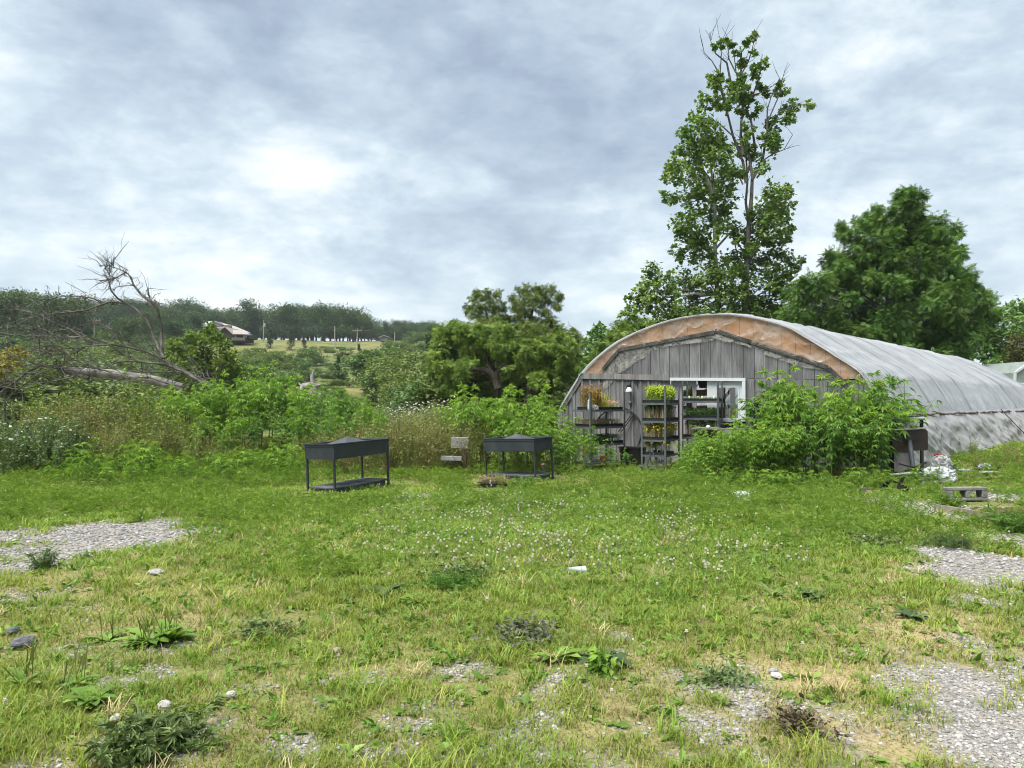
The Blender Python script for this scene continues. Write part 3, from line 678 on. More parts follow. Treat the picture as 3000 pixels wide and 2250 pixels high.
def rack(label, L, D, H, shelves, loc, yaw, open_end=True, foot=True):
    t = empty('shelf_rack', loc, label, 'shelf rack', 'steel shelf racks by the barn-board wall', yaw)
    for (x, y, sx, sy) in ((0, 0, 1, 1), (L, 0, -1, 1), (L, D, -1, -1), (0, D, 1, -1)):
        mb = MB(); mb.box((x + sx * .018, y, H / 2), (.036, .004, H)); mb.box((x, y + sy * .0205, H / 2), (.004, .037, H))
        mb.build('post', m_steel, t)
        mb = MB(); zz_ = np.arange(.1, H - .02, .055)
        for z in zz_: mb.box((x + sx * .019, y - .0028 * sy, z), (.012, .002, .026))
        mb.build('slot_pattern', m_black, t.children[-1])
    for z in shelves:
        mb = MB()
        mb.box((L / 2, .004 + .001, z - .02), (L - .01, .003, .042)); mb.box((L / 2, D - .005, z - .02), (L - .01, .003, .042))
        mb.box((.005, D / 2, z - .02), (.003, D - .02, .0415)); mb.box((L - .005, D / 2, z - .02), (.003, D - .02, .0415))
        mb.box((L / 2, D / 2, z - .004), (L - .012, D - .012, .004)); mb.build('shelf', m_steel, t)
    return t
def on(t, x, y, z):
    c, s_ = math.cos(t.rotation_euler.z), math.sin(t.rotation_euler.z)
    return (t.location.x + c * x - s_ * y, t.location.y + s_ * x + c * y, t.location.z + z)
def tray(label, loc, yaw, L, D, fill, cat='seed tray', seed=0, h=.06):
    r = np.random.default_rng(seed + 100)
    t = empty('seed_tray', loc, label, cat, 'black seedling trays on the racks', yaw)
    mb = MB(); w = .006
    mb.box((0, -D / 2 + w / 2, h / 2), (L, w, h)); mb.box((0, D / 2 - w / 2, h / 2), (L, w, h)); mb.box((-L / 2 + w / 2, 0, h / 2), (w, D - 2 * w, h)); mb.box((L / 2 - w / 2, 0, h / 2), (w, D - 2 * w, h)); mb.box((0, 0, .006), (L - 2 * w, D - 2 * w, .006))
    for (c, d) in (((0, -D / 2, h), (L + .02, .018, .008)), ((0, D / 2, h), (L + .02, .018, .008)), ((-L / 2, 0, h), (.018, D - .02, .0078)), ((L / 2, 0, h), (.018, D - .02, .0078))): mb.box(c, d)
    mb.build('tray_body', m_black, t)
    mb = MB(); mb.box((0, 0, h * .5), (L - .02, D - .02, h * .7)); mb.build('soil', m_soil, t)
    fill(t, r, L - .04, D - .04, h * .85); return t
def rp(r, n, L, D, z): return np.stack([r.uniform(-L / 2, L / 2, n), r.uniform(-D / 2, D / 2, n), np.full(n, z)], -1)
lm_dry = leafmat('dried seedling stems', (.14, .10, .055), (.34, .28, .15), (.46, .42, .26), .2)
lm_lime = leafmat('lime basil leaves', (.22, .34, .03), (.42, .52, .05), (.55, .60, .10), .4)
lm_sprout = leafmat('pale sprouts', (.16, .26, .06), (.28, .38, .10), (.4, .45, .2), .35)
lm_yellow = leafmat('yellowing leaves', (.30, .27, .03), (.52, .42, .03), (.26, .32, .04), .35)
lm_deep = leafmat('deep green seedlings', (.045, .10, .03), (.09, .18, .05), (.16, .27, .07), .3)
lm_goldgrass = leafmat('golden ornamental grass', (.22, .26, .03), (.42, .40, .05), (.55, .45, .10), .35)
lm_orange = leafmat('orange flower heads', (.45, .12, .015), (.65, .22, .03), (.5, .3, .06), .2)
lm_rust = leafmat('rusty flower stems', (.13, .075, .03), (.27, .18, .045), (.40, .34, .07), .2)
lm_pink = leafmat('pink flower heads', (.6, .16, .16), (.7, .35, .33), (.75, .62, .55), .3)
def labels(t, r, L, D, z, n, front=True):
    for k in range(n):
        x = -L / 2 + (k + .5 + r.uniform(-.25, .25)) * L / n
        mb = MB(); mb.box((x, -D / 2 + .02 + r.uniform(0, .05), z + .035), (.034, .002, .075), rotz(r.uniform(-.5, .5))); mb.build('plant_label', m_label, t)
def f_seedlings(hgt, m, n=260, lf=.02, spread=.03, lab=0, top=True, tintr=(0, 1), leafn=3):
    def f(t, r, L, D, z):
        p = rp(r, n, L, D, z); h = hgt * r.uniform(.55, 1.1, n); q = p + np.stack([r.normal(0, spread, n), r.normal(0, spread, n), h], -1)
        mb = MB(); stems(mb, p, q, .0022, r.uniform(*tintr, n))
        for k in range(leafn):
            X, Y, Z = frames(n, .3, 1, r); s_ = r.uniform(.35, 1.0, n) if not top else r.uniform(.75, 1.0, n)
            mb.stamp(*LEAF, p + (q - p) * s_[:, None], X, Y, Z, lf * r.uniform(.6, 1.3, n), r.uniform(*tintr, n))
        mb.build('seedlings', m, t); labels(t, r, L, D, z, lab)
    return f
def f_grass_flowers(t, r, L, D, z):
    n = 230; p = rp(r, n, L * .5, D, z) + np.array((L * .23, 0, 0)); mb = MB()
    blades(mb, p, r.uniform(.28, .5, n), .006, r.uniform(.2, .9, n), r, r.uniform(0, 1, n), .5); mb.build('ornamental_grass', lm_goldgrass, t)
    n = 210; p = rp(r, n, L * .55, D, z) + np.array((-L * .22, 0, 0)); h = r.uniform(.25, .56, n); q = p + np.stack([r.normal(0, .03, n), r.normal(0, .03, n), h], -1)
    mb = MB(); stems(mb, p, q, .003, r.uniform(0, 1, n))
    for k in range(5):
        X, Y, Z = frames(n, .0, .7, r, np.array((0, 0, .8))); mb.stamp(*LEAF, p + (q - p) * r.uniform(.3, .95, n)[:, None], X, Y, Z, .045, r.uniform(0, 1, n))
    mb.build('flower_stems', lm_rust, t)
    k = 46; mb = MB(); sel = r.choice(n, k, replace=False)
    for _ in range(7):
        X, Y, Z = frames(k, -.3, 1, r); mb.stamp(*LEAF, q[sel] + r.normal(0, .008, (k, 3)), X, Y, Z, .03, r.uniform(0, 1, k))
    mb.build('orange_blossoms', lm_orange, t)
def f_pink(t, r, L, D, z):
    f_seedlings(.10, lm_sprout, 160, .025, .02, 2)(t, r, L, D, z)
    k = 46; p = rp(r, k, L, D, z + .12); p[:, 2] += r.uniform(-.02, .05, k); mb = MB()
    for _ in range(5):
        X, Y, Z = frames(k, -.2, 1, r); mb.stamp(*LEAF, p + r.normal(0, .006, (k, 3)), X, Y, Z, .028, r.uniform(0, 1, k))
    mb.build('pink_blossoms', lm_pink, t)
def f_basil(t, r, L, D, z):
    f_seedlings(.13, lm_sprout, 420, .026, .015)(t, r, L, D, z)
    n = 190; p = rp(r, n, L * .8, D * .8, z); h = r.uniform(.2, .36, n) * (1 - .25 * (np.abs(p[:, 0]) / (L / 2)) ** 2); q = p + np.stack([r.normal(0, .03, n), r.normal(0, .03, n), h], -1)
    mb = MB(); stems(mb, p, q, .003, .5)
    for k in range(9):
        X, Y, Z = frames(n, .45, 1, r); mb.stamp(*LEAF, p + (q - p) * r.uniform(.55, 1.03, n)[:, None] + r.normal(0, .015, (n, 3)), X, Y, Z, r.uniform(.035, .075, n), r.uniform(0, 1, n))
    mb.build('basil_plants', lm_lime, t)
def f_stalks(t, r, L, D, z):
    n = 240; p = rp(r, n, L, D, z); q = p + np.stack([r.normal(0, .02, n), r.normal(0, .02, n), r.uniform(.2, .38, n)], -1); mb = MB(); stems(mb, p, q, .0045, r.uniform(0, 1, n)); mb.build('dry_stalks', lm_dry, t)
    mb = MB()
    for k in range(4):
        X, Y, Z = frames(n, .8, 1, r); mb.stamp(*LEAF, q + r.normal(0, .02, (n, 3)), X, Y, Z, r.uniform(.03, .06, n), r.uniform(0, .35, n))
    mb.build('withered_leaves', lm_deep, t)
def f_yellow(t, r, L, D, z):
    n = 150; p = rp(r, n, L, D, z); q = p + np.stack([r.normal(0, .03, n), r.normal(0, .03, n), r.uniform(.14, .3, n)], -1); mb = MB(); stems(mb, p, q, .004, r.uniform(.2, 1, n)); mb.build('dry_stalks', lm_dry, t)
    mb = MB()
    for k in range(3):
        X, Y, Z = frames(n, .5, 1, r); mb.stamp(*LEAF, q + r.normal(0, .025, (n, 3)), X, Y, Z, r.uniform(.04, .09, n), r.uniform(0, 1, n))
    mb.build('yellow_leaves', lm_yellow, t)
def f_squash(t, r, L, D, z):
    n = 36; p = rp(r, n, L, D, z); q = p + np.stack([r.normal(0, .09, n), r.normal(0, .09, n), r.uniform(.12, .34, n)], -1); mb = MB(); stems(mb, p, q, .005, .8); mb.build('leaf_stalks', lm_sprout, t)
    mb = MB(); th = np.arange(9) / 9 * 2 * np.pi; tv = np.vstack([[0, 0, 0], np.stack([np.cos(th) * .5, np.sin(th) * .5, -.1 + 0 * th], -1)]); tf = [np.array([(0, 1 + j, 1 + (j + 1) % 9) for j in range(9)])]
    X, Y, Z = frames(n, .2, 1, r); Zf = unit(r.normal(size=(n, 3)) * .5 + np.array((-.1, -.7, .6))); Y = unit(np.cross(Zf, X)); X = np.cross(Y, Zf)
    mb.stamp(tv, tf, q, X, Y, Zf, r.uniform(.08, .16, n), r.uniform(0, 1, n)); mb.build('squash_leaves', lm_yellow, t)

# --- left rack (yaw from its near corner)
ox, oy = P(1730, 1300, 16.9)[:2]; rk1 = rack('steel shelf rack under the white lamp, with orange flowers and a white jug on top', 1.16, .62, 1.78, (.16, .58, .98, 1.37), (ox, oy, Ts(ox, oy)), R(38.7))
y1 = R(38.7)
tray('black tray of tall golden grass and rusty orange flowers beside the white jug', on(rk1, .46, .32, 1.372), y1, .62, .54, f_grass_flowers, seed=1)
tray('black tray of small pink flowers beside the tall golden grass', on(rk1, .96, .31, 1.372), y1, .34, .52, f_pink, seed=2)
tray('tray of pale dried sprouts with one white label, middle of the jug rack', on(rk1, .30, .31, .982), y1, .53, .55, f_seedlings(.11, lm_dry, 420, .02, .015, 1), seed=3)
tray('tray of grey green sprouts with three white labels, middle shelf of the jug rack', on(rk1, .86, .31, .982), y1, .53, .55, f_seedlings(.12, lm_dry, 380, .022, .015, 3, tintr=(.4, 1)), seed=4)
tray('tray of dark seedlings without labels on the third shelf of the jug rack', on(rk1, .30, .31, .582), y1, .53, .55, f_seedlings(.17, lm_deep, 300, .03, .02), seed=5)
tray('tray of dark seedlings with many white labels on the third shelf', on(rk1, .86, .31, .582), y1, .53, .55, f_seedlings(.16, lm_deep, 300, .03, .02, 5), seed=6)
# jug, bag
m_jug = mat('white jug plastic', (.5, .52, .54), .35, .45, .03); m_blue = mat('blue jug base', (.10, .28, .5), .4, .4, .05); m_ink = mat('dark label print', (.10, .12, .2), .6, .2)
jl = on(rk1, .075, .1, 1.373); jg = empty('jug', jl, 'white plastic jug with a printed label and blue base on the top shelf', 'jug', rz=y1)
mb = MB(); mb.lathe([(.052, .022), (.055, .04), (.055, .15), (.045, .195), (.028, .235), (.018, .255), (.018, .262)], sides=18, sy=.75); mb.build('jug_body', m_jug, jg, True)
mb = MB(); mb.lathe([(.05, 0), (.056, .006), (.0555, .03)], sides=18, sy=.76); mb.build('jug_base', m_blue, jg, True)
mb = MB(); mb.lathe([(.021, .262), (.021, .285), (.015, .287)], sides=12); mb.build('cap', m_jug, jg)
mb = MB(); mb.tube([(-.035, 0, .215), (-.06, 0, .21), (-.062, 0, .17), (-.052, 0, .14)], .009, 6); mb.build('handle', m_jug, jg)
mb = MB()
for (x, z, w_, h_) in ((0, .125, .05, .008), (-.012, .105, .02, .022), (.014, .105, .014, .026), (0, .085, .04, .006)): mb.box((x, -.0425, z), (w_, .002, h_))
mb.build('label_print', m_ink, jg)
def crumple(name, label, cat, loc, dims, m, seed=1, sub=4, amp=.35, yaw=0):
    bm = bmesh.new(); bmesh.ops.create_icosphere(bm, subdivisions=sub, radius=1); r = random.Random(seed); off = Vector((r.random() * 9, r.random() * 9, r.random() * 9))
    from mathutils import noise as mn
    for v in bm.verts:
        n = 1 - abs(mn.noise(v.co * 2.1 + off)) * 2; n2 = 1 - abs(mn.noise(v.co * 5 + off)) * 2; k = 1 + amp * (n - .5) + amp * .4 * (n2 - .5)
        v.co = Vector((v.co.x * dims[0] * k, v.co.y * dims[1] * k, max(v.co.z, -.55) * dims[2] * k + dims[2] * .5))
    me = bpy.data.meshes.new(name); bm.to_mesh(me); bm.free(); me.materials.append(m)
    o = bpy.data.objects.new(name, me); COL.objects.link(o); o.location = loc; o.rotation_euler.z = yaw; return tag(o, label, cat)
m_bag = filmmat('thin clear bag', (.5, .5, .52), .35, .9, .25, .3, True, 9)
crumple('plastic_bag', 'crumpled clear plastic bag beside the white jug', 'bag', on(rk1, .2, .07, 1.372), (.095, .06, .075), m_bag, 3)
m_red = mat('red pot plastic', (.45, .03, .02), .5, .4, .15)
def pot(label, loc, rad, h, m, cat='pot'):
    t = empty('plant_pot', loc, label, cat); mb = MB(); mb.lathe([(rad * .72, 0), (rad, h), (rad * 1.08, h), (rad * 1.08, h - .02), (rad * .93, h - .03), (rad * .7, .02)], sides=16); mb.build('pot_body', m, t); mb = MB(); mb.lathe([(rad * .9, h - .035), (rad * .5, h - .03), (.005, h - .028)], sides=12); mb.build('soil', m_soil, t); return t
pot('tall red plastic pot at the left end of the bottom shelf', on(rk1, -.05, .12, .40), .045, .2, m_red)
pot('low red plastic pot among dark leaves on the bottom shelf', on(rk1, .52, .1, .165), .085, .12, m_red)

# --- middle rack
ox, oy = P(1951, 1300, 16.35)[:2]; y2 = R(60)
rk2 = rack('tall steel shelf rack of four shelves with lime green basil on top', 1.0, .58, 1.90, (.36, .70, 1.12, 1.52), (ox, oy, Ts(ox, oy)), y2)
Z2 = 0.002
tray('black tray crowded with lime green basil on the top shelf, near half', on(rk2, .26, .29, 1.522), y2, .46, .52, f_basil, seed=11)
tray('black tray of lime basil and pale sprouts on the top shelf, half nearer the wall', on(rk2, .75, .29, 1.522), y2, .46, .52, f_basil, seed=12)
tray('tray of tall brown dead stalks on the second shelf of the basil rack, near half', on(rk2, .26, .29, 1.122), y2, .46, .52, f_stalks, seed=13)
tray('tray of dead stalks on the second shelf, half nearer the wall', on(rk2, .75, .29, 1.122), y2, .46, .52, f_stalks, seed=14)
tray('tray of yellowing seedlings on the third shelf of the basil rack, near half', on(rk2, .26, .29, .702), y2, .46, .52, f_yellow, seed=15)
tray('tray of yellowing seedlings on the third shelf, half nearer the wall', on(rk2, .75, .29, .702), y2, .46, .52, f_yellow, seed=16)
tray('tray of big round yellow green squash leaves on the lowest shelf', on(rk2, .35, .29, .362), y2, .6, .52, f_squash, seed=17)
# --- right rack, parallel to the wall
q = W((1998, 1250), .52); y3 = math.atan2(WU[1], WU[0])
rk3 = rack('steel shelf rack with slotted posts standing in front of the white door', .86, .40, 2.02, (.70, 1.15, 1.55), (q[0], q[1], 0.0), y3)
tray('tray of tiny sprouts and markers on the top shelf of the slotted rack', on(rk3, .43, .2, 1.552), y3, .80, .36, f_seedlings(.05, lm_sprout, 160, .03, .02, 3), seed=21)
tray('tray of feathery deep green herbs on the second shelf, before the white door', on(rk3, .43, .2, 1.152), y3, .80, .36, f_seedlings(.19, lm_deep, 520, .035, .035, 0, False, leafn=6), seed=22)
tray('tray of dark withered seedlings on the third shelf of the slotted rack', on(rk3, .43, .2, .702), y3, .80, .36, f_stalks, seed=23)
# A frame trolley handle under the basil rack
ct = empty('garden_cart', P(1950, 1300, 16.2) * (1, 1, 0), 'grey steel cart with an A shaped pull handle under the squash tray', 'cart', rz=R(150)); ct.location = (*on(rk2, -.14, .02, 0)[:2], 0); ct.rotation_euler.z = y2 + R(90)
mb = MB(); mb.bar((-.02, 0, .09), (.55, 0, .09), .03, .05); mb.bar((-.02, -.3, .09), (.55, -.3, .09), .03, .05); mb.bar((0, 0, .09), (0, -.3, .09), .03, .049); mb.bar((.53, 0, .09), (.53, -.3, .09), .03, .049); mb.box((.26, -.15, .122), (.5, .26, .01)); mb.build('bed', m_steel, ct)
mb = MB(); mb.tube([(.12, .03, .1), (.20, .05, .38), (.24, .06, .62)], .012, 6); mb.tube([(.36, .03, .1), (.28, .05, .38), (.24, .06, .62)], .012, 6); mb.tube([(.24, .06, .6), (.24, .06, .68)], .02, 8); mb.build('pull_handle', m_steel, ct)
for (x, y) in ((.06, .02), (.48, .02), (.06, -.32), (.48, -.32)):
    mb = MB(); mb.lathe([(.02, -.015), (.05, -.015), (.05, .015), (.02, .015)], (x, y, .05), 14, rot=np.array([[1, 0, 0], [0, 0, -1], [0, 1, 0]])); mb.build('wheel', m_black, ct)
# lamp on the wall
lq = W(cD(1222, 500), .06); lm = empty('wall_lamp', lq, 'white bell shaped barn lamp with a black neck on the grey boards', 'lamp', rz=math.atan2(WU[1], WU[0]))
s_ = .12054 / F * 18.2
mb = MB(); mb.lathe([(.085 * 0 + .086, -.08), (.088, -.06), (.075, -.005), (.045, .03), (.04, .055), (.02, .06)], (0, -.10, 0), 18); mb.build('lamp_shade', m_white, lm, True)
mb = MB(); mb.lathe([(.043, .05), (.045, .10), (.035, .13), (.01, .14)], (0, -.10, 0), 14); mb.box((-.055, -.06, .045), (.03, .09, .12)); mb.tube([(0, -.1, .13), (0, -.06, .17), (0, 0, .16)], .012, 6); mb.build('lamp_neck', m_black, lm)
bq = W(cD(1222, 830), .05); bx = empty('outlet_box', bq, 'small round grey outlet box below the barn lamp', 'outlet box', rz=math.atan2(WU[1], WU[0]))
mb = MB(); mb.lathe([(.045, 0), (.045, .05), (.035, .062)], (0, 0, 0), 12, rot=np.array([[1, 0, 0], [0, 0, -1], [0, 1, 0]])); mb.build('box_body', m_steel, bx, True); mb = MB(); mb.tube([(0, -.03, -.04), (.0, -.03, -.1)], .012, 6); mb.tube([(0, -.01, -.06), (.01, -.005, -.5)], .006, 5); mb.build('conduit', m_steel, bx)
# dangling bracket, hose loops
bk = MB(); bk.bar(W(cD(1265, 245), .05), W(cD(1375, 370), .05), .012, .02); bk.bar(W(cD(1382, 235), .05), W(cD(1386, 445), .05), .012, .02)
tag(bk.build('wall_bracket', m_black), 'black iron bracket on the wall right of the barn lamp', 'bracket')
hs = MB(); pts = [W(cD(x, y), .07) for (x, y) in ((1085, 970), (1200, 1010), (1320, 1100), (1420, 1220), (1475, 1350), (1490, 1500), (1470, 1660), (1420, 1830), (1330, 1990), (1200, 2050), (1050, 2010))]
hs.tube(pts, .017, 7); tag(hs.build('hose', m_black, smooth=True), 'black garden hose bent in a big loop on the wall between two racks', 'hose')
hs = MB(); pts = [W(cD(x, y), .08) for (x, y) in ((760, 955), (690, 985), (600, 1050), (520, 1120), (450, 1190), (380, 1290))]; hs.tube(pts, .022, 7); tag(hs.build('hose', m_black, smooth=True), 'short thick black hose sagging behind the left rack', 'hose')
hs = MB()
for a_, c_ in (((1265, 1085), (930, 1530)), ((1300, 1110), (990, 1540))): hs.tube([W(cD(*a_), .09), W(cD(*c_), .14)], .014, 6)
hs.bar(W(cD(1255, 1090), .1), W(cD(1320, 1120), .1), .02, .02); tag(hs.build('cable_pair', m_black), 'pair of slanting black rods leaning on the wall', 'rods')
# black tub at the wall foot, between the racks
tq = W(cD(1270, 2300), .55); tb = empty('tub', (tq[0], tq[1], 0), 'large black plastic tub at the foot of the wall between two racks', 'tub', rz=math.atan2(WU[1], WU[0]))
mb = MB(); mb.lathe([(.34, 0), (.40, .40), (.43, .41), (.43, .43), (.39, .42), (.33, .05), (.05, .03)], (0, 0, 0), 20, sx=.85, sy=.6); mb.build('tub_body', m_black, tb)
mb = MB(); mb.lathe([(.365, .3), (.2, .31), (.01, .31)], (0, 0, 0), 16, sx=.85, sy=.6); mb.build('soil', m_soil, tb)
# slatted bench with black basin right of the rack
q = W(cE(1400, 1000), .75); bn = empty('slat_bench', (q[0], q[1], 0), 'weathered wooden slat bench under the black basin by the white door', 'bench', rz=y3)
zt = float(P(*cE(1300, 985), q[1])[2])
for k in range(4):
    mb = MB(); mb.box((0, -.24 + .16 * k, zt), (1.35, .13, .03), tint=.3 + .15 * k); mb.build('slat', m_board, bn)
for k in range(3):
    mb = MB(); mb.box((0, -.22 + .22 * k, zt - .24), (1.2, .1, .025), tint=.5); mb.build('lower_slat', m_board, bn)
for x in (-.6, .6):
    mb = MB(); mb.box((x, -.2, zt / 2 - .01), (.07, .07, zt - .03), tint=.2); mb.box((x, .2, zt / 2 - .01), (.07, .07, zt - .03), tint=.4); mb.box((x, 0, zt - .04), (.05, .46, .05), tint=.4); mb.build('leg', m_board, bn)
q2_ = W(cE(1560, 900), .62); bs = empty('basin', (q2_[0], q2_[1], zt + .016), 'shiny black plastic basin on the slat bench below the door glass', 'basin', rz=y3)
mb = MB(); mb.lathe([(.27, 0), (.33, .13), (.36, .135), (.36, .15), (.32, .145), (.25, .02), (.02, .015)], (0, 0, 0), 22, sx=1.0, sy=.62); mb.build('basin_body', mat('glossy black basin', (.012, .014, .018), .2, .5), bs, True)
mb = MB(); mb.tube([(.34 * math.cos(a), .21 * math.sin(a), .10) for a in np.linspace(3.3, 6.1, 12)], .008, 5); mb.build('rim_band', m_black, bs)
bt = on(bn, -.32, -.15, zt + .016)
tag(crumple('white_stone', 'pale round stone on the slat bench', 'stone', bt, (.05, .045, .04), mat('pale stone', (.5, .48, .45), .8), 5, 3, .15))
# hanging black planter and bottle behind the glass
hq = W(cE(1010, 165), -.5); hp_ = empty('hanging_planter', hq, 'black hanging planter in the gap beside the white door', 'planter'); mb = MB(); mb.lathe([(.09, -.09), (.14, .08), (.15, .09), (.13, .085)], (0, 0, 0), 16); mb.build('planter_body', m_black, hp_); mb = MB()
for a in (0, 2.1, 4.2): mb.tube([(.14 * math.cos(a), .14 * math.sin(a), .08), (0, 0, .6)], .004, 4)
mb.build('hanger_wire', m_black, hp_)
m_bottle = mat('clear bottle', (.7, .73, .72), .15, .5, .05)
bo = W(cE(1447, 745), -1.0); bo = empty('bottle', bo, 'pale plastic bottle behind the door glass', 'bottle'); mb = MB(); mb.lathe([(.035, 0), (.038, .02), (.038, .11), (.02, .15), (.016, .16)], (0, 0, 0), 14); mb.build('bottle_body', m_bottle, bo, True); mb = MB(); mb.lathe([(.018, .16), (.018, .18)], (0, 0, 0), 10); mb.build('cap', m_white, bo)

# ================================================================ junk at the right corner of the greenhouse
def at(px, py, Y, dz=0): p = P(px, py, Y); return p
YJ = 14.6
jx = lambda x, y, Y=YJ: P(*cF(x, y), Y)
# tipped pedestal table, its top on edge, the dark underside towards us
tt_ = empty('pedestal_table', (*jx(880, 760)[:2], Ts(*jx(880, 760)[:2])), 'overturned black pedestal table with its square top on edge and a crossed foot', 'table')
O3 = np.array(tt_.location)
mb = MB(); A_, B_ = jx(640, 320), jx(1058, 300); C_, D_ = jx(1062, 545), jx(640, 560)
poly = np.array([jx(650, 325), jx(1030, 305), jx(1058, 330), jx(1062, 535), jx(1040, 552), jx(650, 556)]); mb.prism(poly - O3, (0.02, .05, 0)); mb.build('table_top', mat('dark brown laminate underside', (.032, .024, .021), .5, .3, .2), tt_)
mb = MB(); mb.bar(jx(640, 312) - O3, jx(1035, 292) - O3, .055, .022); mb.build('top_edge', mat('pale worn edge', (.34, .34, .30), .7), tt_)
mb = MB(); mb.tube([jx(850, 450, YJ - .04) - O3, jx(865, 560, YJ - .3) - O3, jx(890, 745, YJ - .42) - O3], .042, 10); mb.build('pedestal', mat('grey black steel', (.035, .04, .045), .45, .5), tt_)
mb = MB(); mb.bar(jx(790, 400, YJ - .02) - O3, jx(920, 400, YJ - .02) - O3, .02, .1); mb.build('mount_plate', m_black, tt_)
for (a_, c_) in (((890, 750), (725, 705)), ((890, 750), (1040, 690)), ((890, 755), (1010, 800)), ((890, 755), (800, 790))):
    mb = MB(); mb.bar(jx(*a_, YJ - .42) - O3, jx(*c_, YJ - .45 + (.1 if c_[1] < 740 else -.1)) - O3, .035, .03); mb.build('foot', m_black, tt_)
mb = MB(); mb.prism(np.array([jx(670, 800, 14.5), jx(860, 790, 14.5), jx(835, 600, 14.6), jx(785, 450, 14.7), jx(670, 450, 14.7)]), (.03, .04, 0)); tag(mb.build('grey_panel', mat('dusty grey sheet', (.14, .135, .13), .8, .2, .25)), 'grey sheet panel leaning behind the pedestal table', 'panel')
# high shelf with a pipe over it
t = empty('work_shelf', (*jx(850, 800, 15.0)[:2], Ts(*jx(850, 800, 15)[:2])), 'dark wooden work shelf half hidden by the ragweed, above the tipped table', 'shelf'); O4 = np.array(t.location)
mb = MB(); mb.bar(jx(600, 165, 15.0) - O4, jx(1000, 155, 15.0) - O4, .3, .02); mb.build('shelf_board', m_darkboard, t)
for xx in (640, 985):
    mb = MB(); mb.bar(jx(xx, 170, 15.0) - O4, np.append((jx(xx, 170, 15.0) - O4)[:2], -.02), .05, .05); mb.build('shelf_post', m_darkboard, t)
mb = MB(); mb.tube([jx(600, 200, 14.8), jx(1015, 180, 14.8)], .036, 10); tag(mb.build('pipe', mat('grey green pipe', (.22, .27, .24), .5, .4)), 'grey green plastic pipe lying along the front of the work shelf', 'pipe')
o = MB(); o.bar(jx(610, 830, 13.9), jx(945, 808, 13.9), .05, .025); tag(o.build('white_strip', m_white), 'long white plastic strip on the ground before the tipped table', 'strip')
m_tarp = mat('white plastic sack', (.36, .38, .40), .4, .35, .2, 5, bump=.3)
p = jx(1170, 830, 14.2); crumple('plastic_sack', 'big crumpled white plastic sack beside the tipped table', 'sack', (p[0], p[1], Ts(p[0], p[1]) - .02), (.36, .24, .2), m_tarp, 7, 5, .3, .2)
p = jx(1230, 700, 14.5); crumple('plastic_sheet', 'wadded clear plastic sheet on top of the white sack', 'sheet', (p[0], p[1], p[2] - .1), (.15, .12, .15), m_bag, 9, 4, .5)
mb = MB(); mb.tube([jx(x, y, 14.1) for x, y in ((1100, 830), (1090, 740), (1110, 650), (1160, 610), (1230, 620), (1270, 680))], .008, 5); mb.tube([jx(x, y, 14.0) for x, y in ((1080, 830), (1140, 830), (1190, 770), (1200, 680))], .012, 6); tag(mb.build('wire_loop', mat('grey wire', (.2, .22, .23), .5, .5)), 'thin grey wire looped over the white sack', 'wire')
mb = MB(); mb.tube([jx(x, y, 14.3) for x, y in ((1312, 712), (1360, 745), (1420, 790), (1480, 800))], .014, 6); tag(mb.build('bent_pipe', m_steel), 'short bent grey pipe among weeds right of the white sack', 'pipe')
mb = MB(); mb.bar(jx(1320, 790, 14.4), jx(1520, 775, 14.4), .2, .03, tint=.5); tag(mb.build('green_board', mat('painted grey green board', (.22, .26, .24), .7)), 'grey green painted board lying flat behind the sack', 'board')
mb = MB(); mb.bar(jx(1640, 755, 14.8), jx(1900, 735, 15.4), .16, .09, tint=.2); tag(mb.build('dark_plank', m_darkboard), 'thick dark plank at the foot of the plastic side wall', 'plank')
mb = MB(); mb.bar(jx(1690, 800, 14.2), jx(1850, 800, 14.3), .14, .03, tint=.9); tag(mb.build('white_plank', mat('flaking white plank', (.34, .335, .32), .8, .2, .2)), 'short flaking white plank lying before the thick dark plank', 'plank')
p = jx(1720, 750, 14.7); crumple('white_rag', 'white rag heaped on the dark plank', 'rag', (p[0], p[1], p[2] - .02), (.11, .08, .06), m_tarp, 12, 4, .5)
p = jx(1180, 590, 15.0); crumple('red_rag', 'faded red cloth in the weeds behind the sack', 'cloth', (p[0], p[1], p[2] - .05), (.07, .05, .04), mat('faded red cloth', (.3, .06, .04), .9), 13, 4, .5)
# cinder block on its side
cb = empty('cinder_block', (0, 0, 0), 'grey concrete block lying on its side, both hollow cores open', 'concrete block')
xl, xr = cF(1300, 1140), cF(1735, 1140); Yb = G0(*cF(1520, 1140))[1]; pL, pR = P(*xl, Yb), P(*xr, Yb); Lb = float(np.linalg.norm(pR - pL)); Hb = float(P(*cF(1300, 985), Yb)[2] - P(*cF(1300, 1140), Yb)[2])
mb = MB(); wt = Lb * .12; dp = .2
prof_o = [(0, 0), (Lb, 0), (Lb, Hb), (0, Hb)]
def bb(x0, x1, z0, z1, d=dp): mb.box(((x0 + x1) / 2, dp / 2, (z0 + z1) / 2), (x1 - x0, d, z1 - z0))
bb(0, Lb, 0, Hb * .22); bb(0, Lb, Hb * .76, Hb); bb(0, wt * 1.4, Hb * .22, Hb * .76, dp - .004); bb(Lb * .45, Lb * .56, Hb * .22, Hb * .76, dp - .004); bb(Lb - wt * 1.2, Lb, Hb * .22, Hb * .76, dp - .004)
ob = mb.build('block', mat('cast concrete', (.15, .148, .14), .95, .1, .3, 14, c2=(.24, .235, .225), bump=.8, bscale=70), cb); bevel(ob, .01)
tag(ob); ob.name = 'block_body'
cb.location = (pL[0], Yb, Ts(pL[0], Yb) + .015); cb.rotation_euler = (R(-3), R(-1.5), R(-6))
